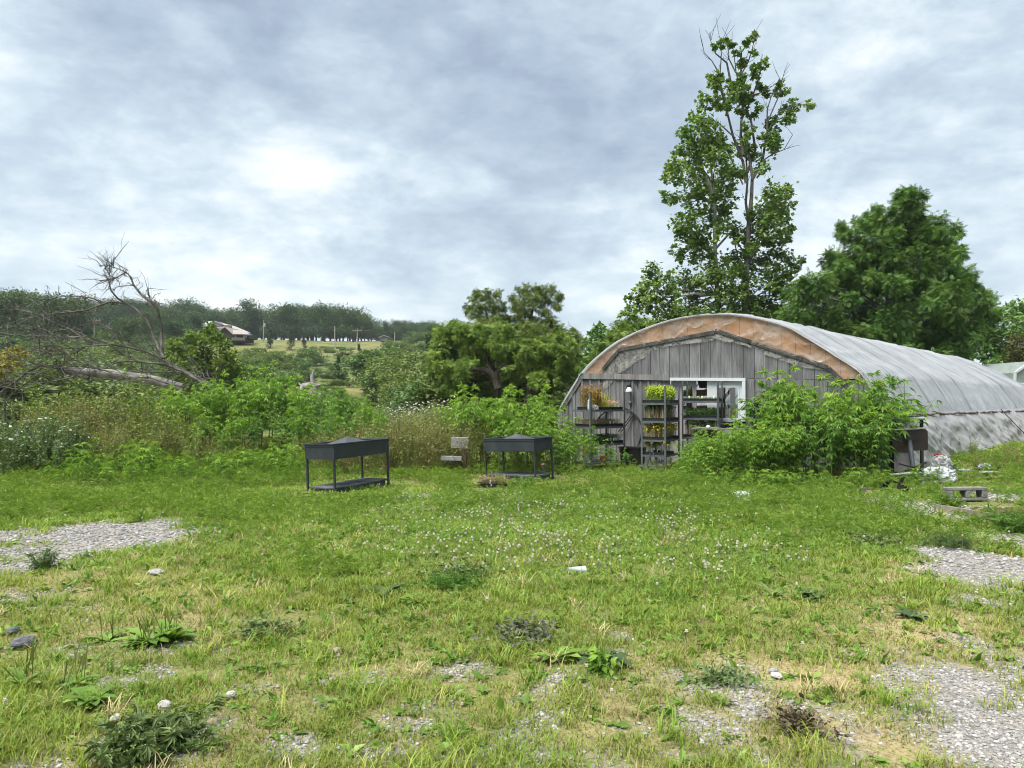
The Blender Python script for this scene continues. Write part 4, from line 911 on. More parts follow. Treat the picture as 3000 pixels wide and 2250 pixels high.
# lumber
m_fresh = plankmat('fresh sawn lumber', (.26, .19, .10), (.36, .28, .17))
def board(name, label, a_, c_, w_, h_, m, cat='board', Ya=None, Yc=None):
    ga, gc = G0(*a_), G0(*c_); ga = np.array([*ga, Ts(*ga) + h_ / 2]); gc = np.array([*gc, Ts(*gc) + h_ / 2])
    mb = MB(); mb.bar((ga - (ga + gc) / 2)[[0, 1, 2]], gc - (ga + gc) / 2, w_, h_, tint=random.random()); o = mb.build(name, m); o.location = tuple((ga + gc) / 2); return tag(o, label, cat)
board('lumber_board', 'weathered pale board on edge in the grass, the longest crossing piece', cF(1150, 1250), cF(1800, 1400), .04, .11, plankmat('bleached lumber', (.20, .18, .14), (.30, .275, .22)))
board('lumber_board', 'fresh sawn yellow board running out of frame on the right', cF(1560, 1300), cF(2350, 1300), .04, .11, m_fresh)
board('lumber_board', 'short bleached board crossing under the fresh sawn one', cF(1310, 1270), cF(1560, 1320), .05, .09, plankmat('bleached lumber', (.22, .20, .15), (.31, .29, .23)))
board('lumber_board', 'little upright cleat between the crossing boards', cF(1640, 1340), cF(1690, 1290), .05, .10, m_fresh)
# log end, broken black pots
lg = G0(*cF(370, 1085)); t = empty('log', (*lg, Ts(*lg) + .05), 'short pale log end lying in the grass near the broken pots', 'log', rz=R(75)); mb = MB(); mb.tube([(-.02, 0, 0), (.35, 0, .0)], .075, 12); mb.build('bark', m_darkboard, t); mb = MB(); mb.tube([(-.024, 0, 0), (-.018, 0, 0)], .068, 12); mb.build('cut_face', mat('cut wood', (.38, .28, .16), .8, c2=(.5, .4, .26)), t)
for k, (x, y, lab, tilt) in enumerate(((545, 1020, 'black nursery pot tipped over in the weeds, left of its twin', 1.2), (755, 1030, 'broken black nursery pot with a torn wall sticking up', .35))):
    g_ = G0(*cF(x, y)); t = empty('nursery_pot', (*g_, Ts(*g_) + .03), lab, 'pot', rz=.6 * k); t.rotation_euler = (tilt, .2, .5 * k + .3)
    mb = MB(); mb.lathe([(.085, 0), (.105, .10), (.112, .10), (.1, .095), (.08, .01)], (0, 0, 0), 14); mb.build('pot_body', m_black, t)
    mb = MB(); mb.prism(np.array([(.03, .095, .06), (.085, .06, .06), (.10, .065, .24), (.05, .1, .2)]), (.004, .006, 0)); mb.build('torn_wall', m_black, t)
# bare earth patch object is part of the ground; paper, cups and plastic litter
def litter(fn, px, py, **k):
    g_ = G0(px, py); return fn((g_[0], g_[1], Ts(*g_)))
g_ = G0(1690, 1684); t = empty('cup', (*g_, Ts(*g_) + .035), 'crushed white foam cup lying in the clover', 'cup', rz=.15); t.scale = (.9, .72, .72); mb = MB(); mb.tube([(-.09, 0, 0), (.0, 0, .004), (.085, 0, 0)], [.035, .04, .046], 12); mb.build('cup_body', m_tarp, t, True); mb = MB(); mb.tube([(.083, 0, 0), (.09, 0, 0)], .05, 12); mb.build('cup_lip', m_white, t)
g_ = G0(2175, 1462); t = empty('plastic_clamshell', (*g_, Ts(*g_)), 'pale green clear plastic box lying open in the grass', 'plastic box', rz=-.15); mb = MB(); w_ = .006
L_, D_, H_ = .30, .2, .06
for c, d in (((0, -D_ / 2, H_ / 2), (L_, w_, H_)), ((0, D_ / 2, H_ / 2), (L_, w_, H_)), ((-L_ / 2, 0, H_ / 2), (w_, D_ - w_, H_)), ((L_ / 2, 0, H_ / 2), (w_, D_ - w_, H_)), ((0, 0, .02), (L_ - w_, D_ - w_, w_))): mb.box(c, d)
m_pale = mat('pale green plastic', (.33, .39, .36), .25, .5, .06)
mb.build('box_base', m_pale, t); mb = MB(); mb.box((0, D_ / 2 + .06, .075), (L_, .16, .006), np.array([[1, 0, 0], [0, .88, -.47], [0, .47, .88]])); mb.build('lid', m_pale, t)
def stone(px, py, s_, label, c=(.36, .36, .37), seed=0, flat=.5):
    g_ = G0(px, py); return crumple('stone', label, 'stone', (g_[0], g_[1], Ts(*g_) + .01), (s_, s_ * .75, s_ * flat), mat('stone', c, .85, .2, .3, 20, bump=.4), seed, 3, .18, seed)
stone(457, 1686, .075, 'flat pale grey stone tilted in the grass near the gravel patch', (0.252, 0.246, 0.246), 31, .35)
stone(70, 1893, .075, 'dark grey rock in the near grass by the edge', (0.096, 0.102, 0.114), 32, .6)
stone(38, 1855, .05, 'small dark rock behind the larger dark rock', (0.084, 0.090, 0.102), 33, .6)
stone(482, 2078, .04, 'whitish stone in the near grass above the dark leafed weed', (0.300, 0.294, 0.276), 34, .7)
stone(676, 2046, .028, 'little round white pebble beside the bare gravel strip', (0.360, 0.354, 0.336), 35, .8)
stone(340, 2108, .035, 'chalky white stone on bare soil left of the dark leafed weed', (0.348, 0.342, 0.324), 36, .5)
stone(2275, 1980, .035, 'white chip of stone among dry grass, seen alone', (0.372, 0.360, 0.348), 37, .5)
stone(2265, 1965, .03, 'grey pebble behind the white stone chip', (0.240, 0.240, 0.246), 38, .5)
stone(985, 1912, .035, 'pinkish stone among clover flowers', (0.252, 0.216, 0.192), 39, .7)
# white table behind the weeds, rubbish at the far planter
wt_ = empty('white_cabinet', (*P(1350, 1330, 15.8)[:2], 0), 'old white enamel cabinet with a rusty leg, half hidden in dry weeds', 'cabinet'); O5 = np.array(wt_.location)
k5 = lambda x, y, Y=15.8: P(*c5(x, y), Y) - O5
mb = MB(); mb.prism(np.array([k5(1305, 310), k5(1440, 318), k5(1440, 228), k5(1305, 222)]), (.03, .12, 0)); bevel(mb.build('white_panel', mat('chipped white enamel', (.33, .335, .34), .45, .4, .12, 8), wt_), .006)
mb = MB(); mb.bar(k5(1412, 318, 15.75), np.append(k5(1412, 450, 15.75)[:2], -.02), .1, .08); mb.build('leg', mat('rusty brown leg', (.10, .06, .05), .8), wt_)
mb = MB(); mb.bar(k5(1312, 312, 16.0), np.append(k5(1312, 450, 16.0)[:2], -.02), .06, .06); mb.build('leg', mat('rusty brown leg', (.10, .06, .05), .8), wt_)
mb = MB(); mb.bar(k5(1225, 392, 15.7), k5(1390, 395, 15.7), .2, .08); mb.build('lower_shelf', mat('chipped white enamel', (.27, .275, .28), .5, .4, .12, 8), wt_)
g_ = G0(1605, 1385); crumple('plastic_bag', 'white plastic bag lying behind the farther planter table', 'bag', (g_[0], g_[1], Ts(*g_)), (.24, .1, .06), m_tarp, 21, 4, .5)
g_ = G0(1592, 1374); crumple('plastic_bag', 'red and white snack bag against the farther planter table leg', 'bag', (g_[0], g_[1], Ts(*g_) + .02), (.09, .06, .06), mat('red printed bag', (.5, .04, .04), .35, .4, .2, 12, c2=(.75, .7, .7)), 22, 4, .5)
g_ = G0(1445, 1428); nt_ = tray('black tray of dead seedlings in the grass at the feet of the farther planter table', (*g_, Ts(*g_) + .01), .12, .55, .3, f_seedlings(.16, lm_dry, 260, .03, .03, 1, False), seed=31); nt_['group'] = 'nursery trays on the ground'
g_ = G0(1530, 1432); nt_ = tray('second black nursery tray under the farther planter table, with green weeds in it', (*g_, Ts(*g_) + .01), -.1, .5, .28, f_seedlings(.14, lm_deep, 160, .04, .03, 0, False), seed=32); nt_['group'] = 'nursery trays on the ground'
# leaning wood sign behind the ragweed
mb = MB(); a_, c_ = P(2295, 1325, 14.9), P(2350, 1345, 14.7); mb.prism(np.array([P(2285, 1352, 14.7), P(2352, 1352, 14.6), P(2340, 1305, 14.9), P(2280, 1300, 15.0)]), (.02, .03, 0), tint=.7); tag(mb.build('wood_panel', plankmat('pale grey boards', (.2, .18, .165), (.3, .28, .265))), 'pale weathered wood panel leaning among the ragweed', 'panel')
# ================================================================ weeds
def lobed(angs, lens, wid, x0=.12):
    V = []; Fq = []
    for a, L in zip(angs, lens):
        c, s_ = math.cos(a), math.sin(a); k = len(V)
        for (x, y, z) in ((x0, 0, 0), (x0 + .45 * L, wid * L, .05), (x0 + L, 0, -.16 * L), (x0 + .45 * L, -wid * L, .05)):
            V.append((c * (x - x0) + x0 - s_ * y, s_ * (x - x0) + c * y, z))
        Fq += [(k, k + 3, k + 2), (k, k + 2, k + 1)]
    return np.array(V), [np.array(Fq)]
RAG = lobed([0, R(36), R(-36), R(72), R(-72)], [.98, .80, .80, .48, .48], .125)
RAG3 = lobed([0, R(40), R(-40)], [1.0, .78, .78], .13)
FERN = lobed([0, R(50), R(-50), R(85), R(-85)], [.9, .6, .6, .4, .4], .08)
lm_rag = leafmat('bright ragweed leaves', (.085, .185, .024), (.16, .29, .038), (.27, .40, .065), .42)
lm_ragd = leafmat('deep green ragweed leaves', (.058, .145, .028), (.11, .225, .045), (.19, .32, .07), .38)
lm_stem = leafmat('weed stems', (.07, .12, .03), (.14, .19, .06), (.2, .2, .1), .1)
lm_brown = leafmat('dry goldenrod stems', (.15, .125, .05), (.26, .225, .09), (.20, .24, .075), .2)
lm_fine = leafmat('fine olive weed leaves', (.095, .145, .03), (.175, .225, .05), (.27, .28, .09), .3)
lm_whitefl = leafmat('white flower heads', (.34, .345, .30), (.45, .45, .41), (.42, .41, .31), .2)
lm_bluegreen = leafmat('grey green weed leaves', (.06, .11, .04), (.12, .185, .07), (.2, .26, .11), .3)

def ragweed(mname, H, nodes, ll, m, r, leaf=RAG, branches=3, bare=.25):
    mb = MB(); sm = MB()
    lean = r.normal(0, .06, 2)
    def axis_(p0, d, L, nn, lsc, start):
        k = np.linspace(0, 1, 6); bend = r.normal(0, .05, 3) * L
        pts = p0 + k[:, None] * d * L + (k ** 2)[:, None] * bend; sm.tube(pts, np.linspace(.009, .003, 6) * (L / 1.5 + .3), 5, r.uniform(.2, .8))
        for i in range(nn):
            s_ = start + (1 - start) * (i + .6) / nn; p = p0 + s_ * d * L + s_ ** 2 * bend; th0 = i * 1.57 + r.uniform(-.3, .3)
            for th in (th0, th0 + np.pi):
                sz = ll * lsc * r.uniform(.7, 1.15) * (1.0 if s_ < .85 else .7); up = .35 + .4 * s_ - r.uniform(0, .3)
                out = np.array((math.cos(th), math.sin(th), up)); out /= np.linalg.norm(out)
                q = p + out * sz * .42; sm.tube(np.array([p, q]), [.003, .002], 3, .6, cap=False)
                X = np.array((out[0], out[1], -r.uniform(.05, .75))); X /= np.linalg.norm(X); Z = np.array((r.normal(0, .25), r.normal(0, .25), 1.)); Y = np.cross(Z, X); Y /= np.linalg.norm(Y); Z = np.cross(X, Y)
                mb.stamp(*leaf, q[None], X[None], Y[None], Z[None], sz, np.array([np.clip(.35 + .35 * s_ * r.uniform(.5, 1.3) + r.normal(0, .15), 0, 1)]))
    d = np.array((lean[0], lean[1], 1.)); axis_(np.zeros(3), d, H, nodes, 1, bare)
    for b_ in range(branches):
        s_ = r.uniform(.2, .7); th = r.uniform(0, 6.28); dd = np.array((math.cos(th) * .6, math.sin(th) * .6, .8)); axis_(d * s_ * H, dd / np.linalg.norm(dd), H * (1 - s_) * .8, max(3, int(nodes * .55)), .8, .2)
    # terminal tuft
    tip = d * H + 0; n = 8; X, Y, Z = frames(n, -.1, 1, r); mb.stamp(*leaf, np.repeat(tip[None], n, 0), X, Y, Z, ll * .6, r.uniform(.6, 1, n))
    return mb.mesh(mname + '_leaves', m), sm.mesh(mname + '_stem', lm_stem)
def drymesh(mname, H, n, r, m_s, m_l, lsize, leafn, headn=0, m_h=None, hsize=.03, spread=.14):
    """a clump of thin wiry stems with small leaves and, if asked, flower heads"""
    p = np.stack([r.normal(0, spread * .35, n), r.normal(0, spread * .35, n), np.zeros(n)], -1); h = H * r.uniform(.55, 1.05, n)
    q = p + np.stack([r.normal(0, spread, n), r.normal(0, spread, n), h], -1); sm = MB(); stems(sm, p, q, .0035, r.uniform(0, 1, n))
    tips = q
    k = 4; pp = np.repeat(p, k, 0); qq = np.repeat(q, k, 0); s_ = r.uniform(.55, .95, n * k)[:, None]; b0 = pp + (qq - pp) * s_; b1 = b0 + np.stack([r.normal(0, .07, n * k), r.normal(0, .07, n * k), r.uniform(.03, .16, n * k)], -1); stems(sm, b0, b1, .002, r.uniform(0, 1, n * k))
    lm = MB()
    for _ in range(leafn):
        X, Y, Z = frames(n, .1, 1, r); lm.stamp(*LEAF, p + (q - p) * (r.uniform(.12, 1, n) ** .8)[:, None] + r.normal(0, .015, (n, 3)), X, Y, Z, lsize * r.uniform(.5, 1.3, n), r.uniform(0, 1, n))
    out = [('stems', sm.mesh(mname + '_stems', m_s)), ('leaves', lm.mesh(mname + '_leaves', m_l))]
    if headn:
        hm = MB(); T_ = np.concatenate([tips, b1]); sel = r.choice(len(T_), min(headn, len(T_)), replace=False)
        th = np.arange(7) / 7 * 2 * np.pi; tv = np.vstack([[0, 0, .12], np.stack([np.cos(th), np.sin(th), 0 * th], -1), [0, 0, -.5]]); tf = [np.array([(0, 1 + j, 1 + (j + 1) % 7) for j in range(7)] + [(8, 1 + (j + 1) % 7, 1 + j) for j in range(7)])]
        c = len(sel); X, Y, Z = frames(c, 0, 1, r); X[:, 2] *= .3; X = unit(X); Z = unit(r.normal(size=(c, 3)) * .3 + np.array((0, -.25, 1.))); Y = unit(np.cross(Z, X)); X = np.cross(Y, Z)
        hm.stamp(tv, tf, T_[sel], X, Y, Z, hsize * r.uniform(.5, 1.2, c), r.uniform(0, 1, c)); out.append(('blossoms', hm.mesh(mname + '_flowers', m_h)))
    return out
def plant_proto(name, parts, cat):
    t = bpy.data.objects.new(name, None); t['category'] = cat; t.empty_display_size = .2
    return (name, parts, cat)
def put(proto, x, y, sc, label, group, r, z=None, tilt=.08):
    name, parts, cat = proto
    t = bpy.data.objects.new(name, None); COL.objects.link(t); t['category'] = cat; t['label'] = label; t['group'] = group
    t.location = (x, y, (Ts(x, y) if z is None else z) - .01); t.rotation_euler = (r.normal(0, tilt), r.normal(0, tilt), r.uniform(0, 6.28)); t.scale = (sc * r.uniform(.9, 1.15),) * 2 + (sc,)
    for pn, me in parts:
        o = bpy.data.objects.new(pn, me); COL.objects.link(o); o.parent = t
    return t
r4 = np.random.default_rng(44)
RW = []
for k in range(4):
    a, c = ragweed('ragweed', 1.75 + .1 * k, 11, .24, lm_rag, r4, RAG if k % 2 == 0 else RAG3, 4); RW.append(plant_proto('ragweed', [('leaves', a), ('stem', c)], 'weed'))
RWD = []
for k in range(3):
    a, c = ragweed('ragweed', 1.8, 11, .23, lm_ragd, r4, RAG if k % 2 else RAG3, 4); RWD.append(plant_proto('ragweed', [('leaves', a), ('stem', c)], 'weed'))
LOW = []
for k in range(3):
    a, c = ragweed('young_ragweed', .62, 6, .17, lm_rag, r4, RAG if k % 2 else FERN, 4, .1); LOW.append(plant_proto('young_ragweed', [('leaves', a), ('stem', c)], 'weed'))
DRYP = [plant_proto('dry_weed', drymesh('dry_weed', 1.05, 16, r4, lm_brown, lm_fine, .05, 22), 'weed') for k in range(3)]
BROWNP = [plant_proto('dry_weed', drymesh('brown_weed', 1.0, 18, r4, lm_brown, lm_brown, .045, 16), 'weed') for k in range(2)]
LACE = [plant_proto('wild_carrot', drymesh('wild_carrot', 1.0, 12, r4, lm_stem, lm_bluegreen, .06, 40, 8, lm_whitefl, .034), 'wildflower') for k in range(3)]
FLEA = [plant_proto('fleabane', drymesh('fleabane', 1.15, 14, r4, lm_stem, lm_fine, .05, 16, 62, lm_whitefl, .022), 'wildflower') for k in range(3)]
GOLD = [plant_proto('goldenrod', drymesh('goldenrod', 1.35, 12, r4, lm_stem, leafmat('goldenrod leaves', (.10, .17, .03), (.19, .26, .05), (.30, .32, .08), .3), .065, 44), 'weed') for k in range(3)]
HEADP = [plant_proto('dry_umbel', drymesh('dry_umbel', 1.55, 5, r4, lm_brown, lm_brown, .03, 6, 22, lm_brown, .025, .1), 'weed') for k in range(2)]

KEEP = [(*G0(2840, 1478), .8), (*G0(2800, 1510), .6), (*G0(2930, 1520), .6), (*G0(2640, 1445), .45), (*G0(2590, 1440), .4), (*G0(2175, 1465), .4), (*G0(2740, 1390), .7), (*G0(2690, 1400), .7), (*G0(2545, 1450), .3)]
def scatter(n, px0, px1, y0, y1, protos, hfun, label, group, r, mind=.0):
    """n plants between two photo columns and two distances; hfun(px, Y) gives the scale"""
    done = []
    tries = 0
    while len(done) < n and tries < n * 30:
        tries += 1
        Y = r.uniform(y0, y1); px = r.uniform(px0, px1); x = (px - 1500) / F * Y
        if mind and any((x - a) ** 2 + (Y - b_) ** 2 < mind ** 2 for a, b_ in done): continue
        k = hfun(px, Y)
        if k <= .15 or any(math.hypot(x - a, Y - b_) < c for a, b_, c in KEEP): continue
        done.append((x, Y)); put(protos[r.integers(len(protos))], x, Y, k * r.uniform(.85, 1.12), label, group, r)
def ht(profile, H, slack=0.):
    """scale so that the plant top reaches the photographed outline (px -> py)"""
    xs, ys = zip(*profile)
    def f(px, Y):
        py = np.interp(px, xs, ys); x = (px - 1500) / F * Y; top = P(px, py, Y)[2]; return (top - Ts(x, Y) - slack) / H
    return f
RWALL = RW + RWD
# tall ragweed bank on the left, behind the nearer planter
OUT_L = [(380, 1200), (450, 1160), (560, 1140), (640, 1110), (700, 1100), (760, 1085), (820, 1100), (900, 1120), (960, 1130), (1040, 1165), (1110, 1195), (1180, 1210)]
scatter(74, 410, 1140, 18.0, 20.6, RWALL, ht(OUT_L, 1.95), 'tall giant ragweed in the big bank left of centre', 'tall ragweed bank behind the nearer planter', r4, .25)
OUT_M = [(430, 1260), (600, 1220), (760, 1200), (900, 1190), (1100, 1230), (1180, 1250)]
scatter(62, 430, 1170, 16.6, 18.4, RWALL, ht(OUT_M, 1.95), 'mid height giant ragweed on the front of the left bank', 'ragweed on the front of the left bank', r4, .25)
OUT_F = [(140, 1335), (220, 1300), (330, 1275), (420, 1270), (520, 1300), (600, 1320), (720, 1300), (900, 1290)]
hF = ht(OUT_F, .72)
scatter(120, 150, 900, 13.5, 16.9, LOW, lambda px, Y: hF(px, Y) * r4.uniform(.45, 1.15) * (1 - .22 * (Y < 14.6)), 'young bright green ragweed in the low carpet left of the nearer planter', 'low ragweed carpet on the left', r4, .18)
# brown weeds and wild flowers on the far left
OUT_B = [(0, 1200), (100, 1170), (200, 1140), (330, 1130), (450, 1140), (560, 1190), (640, 1220)]
scatter(50, 60, 600, 16.6, 19.5, DRYP + BROWNP[:1] + GOLD[:1], ht(OUT_B, 1.22), 'wiry olive brown weed below the fallen tree', 'dry weeds below the fallen tree', r4, .2)
scatter(20, 250, 640, 15.6, 17, DRYP, ht([(250, 1240), (420, 1230), (640, 1270)], 1.05), 'wiry olive weed between the wild carrots and the ragweed', 'olive weeds left of the ragweed bank', r4, .2)
scatter(34, -60, 250, 14.8, 17.2, LACE, ht([(-60, 1235), (100, 1215), (250, 1225)], 1.05), 'wild carrot with flat white flower heads at the left edge', 'wild carrot at the left edge', r4, .18)
# dry weeds behind and right of the planters
scatter(46, 880, 1400, 15.4, 17.2, DRYP + BROWNP, ht([(880, 1270), (1000, 1255), (1150, 1215), (1300, 1215), (1400, 1240)], 1.05), 'brown wiry weed standing behind the two planters', 'brown weeds behind the planters', r4, .2)
scatter(30, 1060, 1420, 17.2, 19.5, DRYP + GOLD, ht([(1060, 1230), (1200, 1210), (1300, 1190), (1420, 1190)], 1.2), 'olive weed in the strip behind the brown weeds', 'olive weeds between the planters', r4, .2)
scatter(46, 1090, 1330, 20.5, 24, FLEA, ht([(1090, 1200), (1330, 1186)], 1.15), 'fleabane covered in small white flowers beyond the brown weeds', 'white fleabane patch in the middle', r4, .2)
scatter(40, 1290, 1690, 16.4, 18.6, RW + GOLD, ht([(1290, 1215), (1330, 1180), (1400, 1160), (1470, 1175), (1540, 1160), (1620, 1180), (1690, 1240)], 1.75), 'green ragweed or goldenrod left of the greenhouse', 'green weeds left of the greenhouse', r4, .22)
scatter(22, 1440, 1680, 15.8, 16.6, RW + RWD + GOLD, ht([(1420, 1275), (1560, 1225), (1680, 1265)], 1.75), 'lower green weed behind the farther planter', 'green weeds behind the farther planter', r4, .2)
scatter(5, 1240, 1640, 17.5, 18.5, HEADP, ht([(1240, 1160), (1400, 1120), (1640, 1130)], 1.6), 'dead brown umbel stalk rising above the green weeds', 'dead umbel stalks', r4)
# around the racks
for (px, Y, s_, pr) in ((1655, 16.6, .62, RW[0]), (1690, 16.2, .5, RW[1]), (1720, 16.0, .45, RW[2]), (1765, 16.3, .40, RWD[0]), (1800, 16.3, .36, RWD[1]), (1670, 15.8, .40, RW[3]), (1740, 16.1, .55, RWD[2]), (1835, 16.5, .30, RWD[1]), (1790, 16.0, .25, RWD[0])):
    put(pr, (px - 1500) / F * Y, Y, s_, 'ragweed growing round the feet of the jug rack', 'ragweed round the jug rack', r4)
# the big clump between the door and the tipped table
OUT_R1 = [(1955, 1395), (1985, 1340), (2010, 1305), (2060, 1275), (2116, 1262), (2170, 1250), (2224, 1238), (2330, 1240)]
scatter(74, 1962, 2330, 13.7, 15.5, RW, ht(OUT_R1, 1.95), 'bright ragweed in the lower front clump before the white door', 'ragweed clump before the door', r4, .2)
OUT_R2 = [(2200, 1240), (2230, 1130), (2300, 1120), (2360, 1120), (2420, 1140), (2500, 1105), (2560, 1085), (2640, 1100), (2700, 1160), (2740, 1220)]
scatter(29, 2190, 2640, 14.6, 15.6, RWALL, ht(OUT_R2, 1.95), 'tall giant ragweed at the right corner of the greenhouse', 'tall ragweed at the greenhouse corner', r4, .2)
scatter(25, 2320, 2575, 13.7, 14.5, RWALL, ht([(2320, 1230), (2420, 1200), (2480, 1170), (2560, 1200), (2610, 1280)], 1.95), 'giant ragweed at the front of the corner clump', 'ragweed at the front of the corner clump', r4, .2)
for (px, py, Y) in ((2560, 1070, 15.3), (2610, 1085, 15.6), (2665, 1095, 15.9), (2240, 1100, 15.2), (2340, 1115, 15.2), (2030, 1235, 15.2)):
    x = (px - 1500) / F * Y; put(RWD[r4.integers(3)], x, Y, (P(px, py, Y)[2] - Ts(x, Y)) / 1.95, 'single ragweed spire rising above its clump', 'ragweed spires', r4, tilt=.03)
scatter(60, 1990, 2620, 12.7, 14.0, LOW, lambda px, Y: .55, 'young ragweed at the front edge of the door clump', 'young ragweed before the big clumps', r4, .15)
scatter(46, 2640, 3060, 13.5, 17.5, LOW + DRYP[:1], lambda px, Y: .5, 'low weed among the rubbish by the plastic side wall', 'low weeds by the plastic wall', r4, .25)
scatter(40, 2560, 3040, 10.2, 12.8, LOW, lambda px, Y: .38, 'small feathery weed round the concrete block', 'small weeds round the concrete block', r4, .2)

# low rosettes and clumps standing out on the lawn
def rosette(name, label, px, py, rad, n, m, r, upright=.5, wid=.3, curl=.5, spikes=0, cat='weed'):
    g_ = G0(px, py); t = empty(name, (g_[0], g_[1], Ts(*g_) + .005), label, cat); mb = MB()
    K = 6; th = r.uniform(0, 6.28, n); L = rad * r.uniform(.6, 1.1, n); el = r.uniform(.1, upright, n)
    for i in range(n):
        d = np.array((math.cos(th[i]), math.sin(th[i]), 0)); sd = np.array((-d[1], d[0], 0)); k = np.linspace(0, 1, K)
        up = el[i] * k - curl * k ** 2 * el[i]; c = d * (k * L[i])[:, None] + np.array((0, 0, 1)) * (up * L[i])[:, None]
        w = wid * L[i] * np.sin(np.pi * np.clip(k * .88 + .1, 0, 1)) ** .8 * np.where(k < .2, .35, 1); ru = .12 * w * np.sin(k * 17 + r.uniform(0, 6))
        X = np.stack([c + sd * w[:, None] * .5 + np.array((0, 0, 1)) * (.18 * w + ru)[:, None], c, c - sd * w[:, None] * .5 + np.array((0, 0, 1)) * (.18 * w - ru)[:, None]], 1)
        mb.sheet(X, r.uniform(0, 1))
    mb.build('leaves', m, t, True)
    if spikes:
        sb = MB(); p = np.zeros((spikes, 3)) + r.normal(0, rad * .25, (spikes, 3)) * (1, 1, 0); q = p + np.stack([r.normal(0, .04, spikes), r.normal(0, .04, spikes), r.uniform(.12, .24, spikes)], -1); stems(sb, p, q, .003, .5)
        stems(sb, p + (q - p) * .6, q + (q - p) * .05, .005, .9); sb.build('seed_spikes', lm_fine, t)
    return t
lm_plant = leafmat('plantain leaves', (.075, .15, .02), (.13, .23, .035), (.20, .30, .06), .3, .4)
lm_dock = leafmat('dark dock leaves', (.035, .065, .022), (.06, .10, .035), (.11, .15, .05), .2)
rosette('plantain', 'broad bright plantain with many seed spikes, biggest of the cluster by the bare gravel', 440, 1878, .21, 26, lm_plant, r4, .9, .34, .5, 14)
rosette('plantain', 'bright plantain at the right end of the plantain cluster', 500, 1872, .2, 16, lm_plant, r4, 1.0, .36, .5, 6)
rosette('plantain', 'small plantain at the left end of the plantain cluster', 315, 1878, .15, 12, lm_plant, r4, .7, .3, .5, 4)
rosette('plantain', 'pale broad plantain low in the left foreground', 265, 2062, .15, 14, lm_plant, r4, .8, .4, .5, 0)
rosette('plantain', 'plantain with tall seed spikes in the left foreground, above the pale one', 215, 2010, .15, 14, lm_plant, r4, .9, .35, .5, 6)
rosette('plantain', 'upright plantain by the left border of the lawn', 75, 2010, .15, 10, lm_plant, r4, 1.1, .25, .4, 6)
rosette('dock', 'dark spreading dock plant with narrow drooping leaves right of centre', 1765, 1935, .21, 34, lm_dock, r4, .9, .24, .8, 0)
rosette('dock', 'broad leafed dock in the mid lawn, left of centre', 1225, 1768, .18, 20, lm_plant, r4, .9, .36, .6, 0)
rosette('dock', 'small dark dock left of the mid lawn dock', 1120, 1745, .2, 16, lm_dock, r4, .8, .3, .6, 0)
rosette('mullein', 'pale upright rosette with pointed leaves, right half of the lawn', 2265, 1752, .16, 16, leafmat('pale mullein leaves', (.14, .2, .07), (.22, .28, .1), (.3, .34, .14), .3), r4, 1.5, .24, .5, 0)
rosette('dock', 'wilting dock with one white curled leaf beside the pale rosette', 2385, 1752, .17, 18, lm_dock, r4, .8, .36, .6, 0)
rosette('dock', 'flat dark dock on dry ground at the right', 2670, 1812, .13, 16, lm_dock, r4, .6, .36, .6, 0)
rosette('dock', 'low broad dock in the middle foreground beside the grass tuft', 1625, 1925, .17, 14, lm_plant, r4, .8, .4, .5, 0)
def bushlet(label, px, py, H, n, m, r, leaf=FERN, ls=.07, spread=.16, name='weed_clump', cat='weed', sm=None):
    g_ = G0(px, py); t = empty(name, (g_[0], g_[1], Ts(*g_)), label, cat); p = np.stack([r.normal(0, spread * .3, n), r.normal(0, spread * .3, n), 0 * np.zeros(n)], -1)
    q = p + np.stack([r.normal(0, spread, n), r.normal(0, spread, n), H * r.uniform(.35, 1, n)], -1); sb = MB(); stems(sb, p, q, .004, r.uniform(0, .6, n)); sb.build('stems', sm or lm_stem, t); mb = MB()
    for _ in range(9):
        X, Y, Z = frames(n, .1, 1, r); mb.stamp(*leaf, p + (q - p) * r.uniform(.15, 1.0, n)[:, None] + r.normal(0, .012, (n, 3)), X, Y, Z, ls * r.uniform(.6, 1.3, n), r.uniform(0, 1, n))
    mb.build('leaves', m, t); return t
lm_thist = leafmat('dark jagged weed leaves', (.06, .095, .03), (.105, .155, .05), (.19, .24, .10), .25)
bushlet('big dark jagged leafed weed in the left foreground', 425, 2195, .13, 90, lm_thist, r4, RAG, .07, .12)
bushlet('dark grey green weed by the left border of the gravel patch', 130, 1672, .2, 22, lm_bluegreen, r4, FERN, .06, .07)
bushlet('grey purple wiry weed in the centre of the lawn', 1530, 1868, .13, 44, leafmat('grey purple weed leaves', (.06, .06, .045), (.11, .12, .08), (.16, .15, .12), .2), r4, LEAF, .05, .13)
bushlet('dark brown wiry weed on dry ground in the right foreground', 2345, 2125, .09, 46, leafmat('brown wiry leaves', (.05, .04, .03), (.10, .075, .05), (.15, .12, .08), .15), r4, LEAF, .04, .09, sm=lm_brown)
bushlet('dark weed mound left of the crushed cup', 1350, 1690, .12, 60, lm_thist, r4, LEAF, .05, .16)
bushlet('green feathery weed right of the dark weed mound', 1320, 1720, .12, 60, lm_ragd, r4, FERN, .06, .14)
bushlet('olive wiry weed on dry ground left of the brown wiry one', 2110, 1990, .08, 44, lm_bluegreen, r4, LEAF, .035, .12)
bushlet('dark wiry weed at the right middle of the lawn', 2560, 1598, .14, 60, lm_thist, r4, LEAF, .045, .16)
bushlet('dark green weed mound on the right, below the fresh board', 2800, 1600, .14, 60, lm_bluegreen, r4, FERN, .06, .18)
bushlet('dark weed mound in the left middle, right of the plantain cluster', 770, 1850, .09, 60, lm_thist, r4, LEAF, .045, .12)
bushlet('small upright green weed in front of the dark dock', 1758, 1968, .13, 16, lm_rag, r4, LEAF, .07, .05)
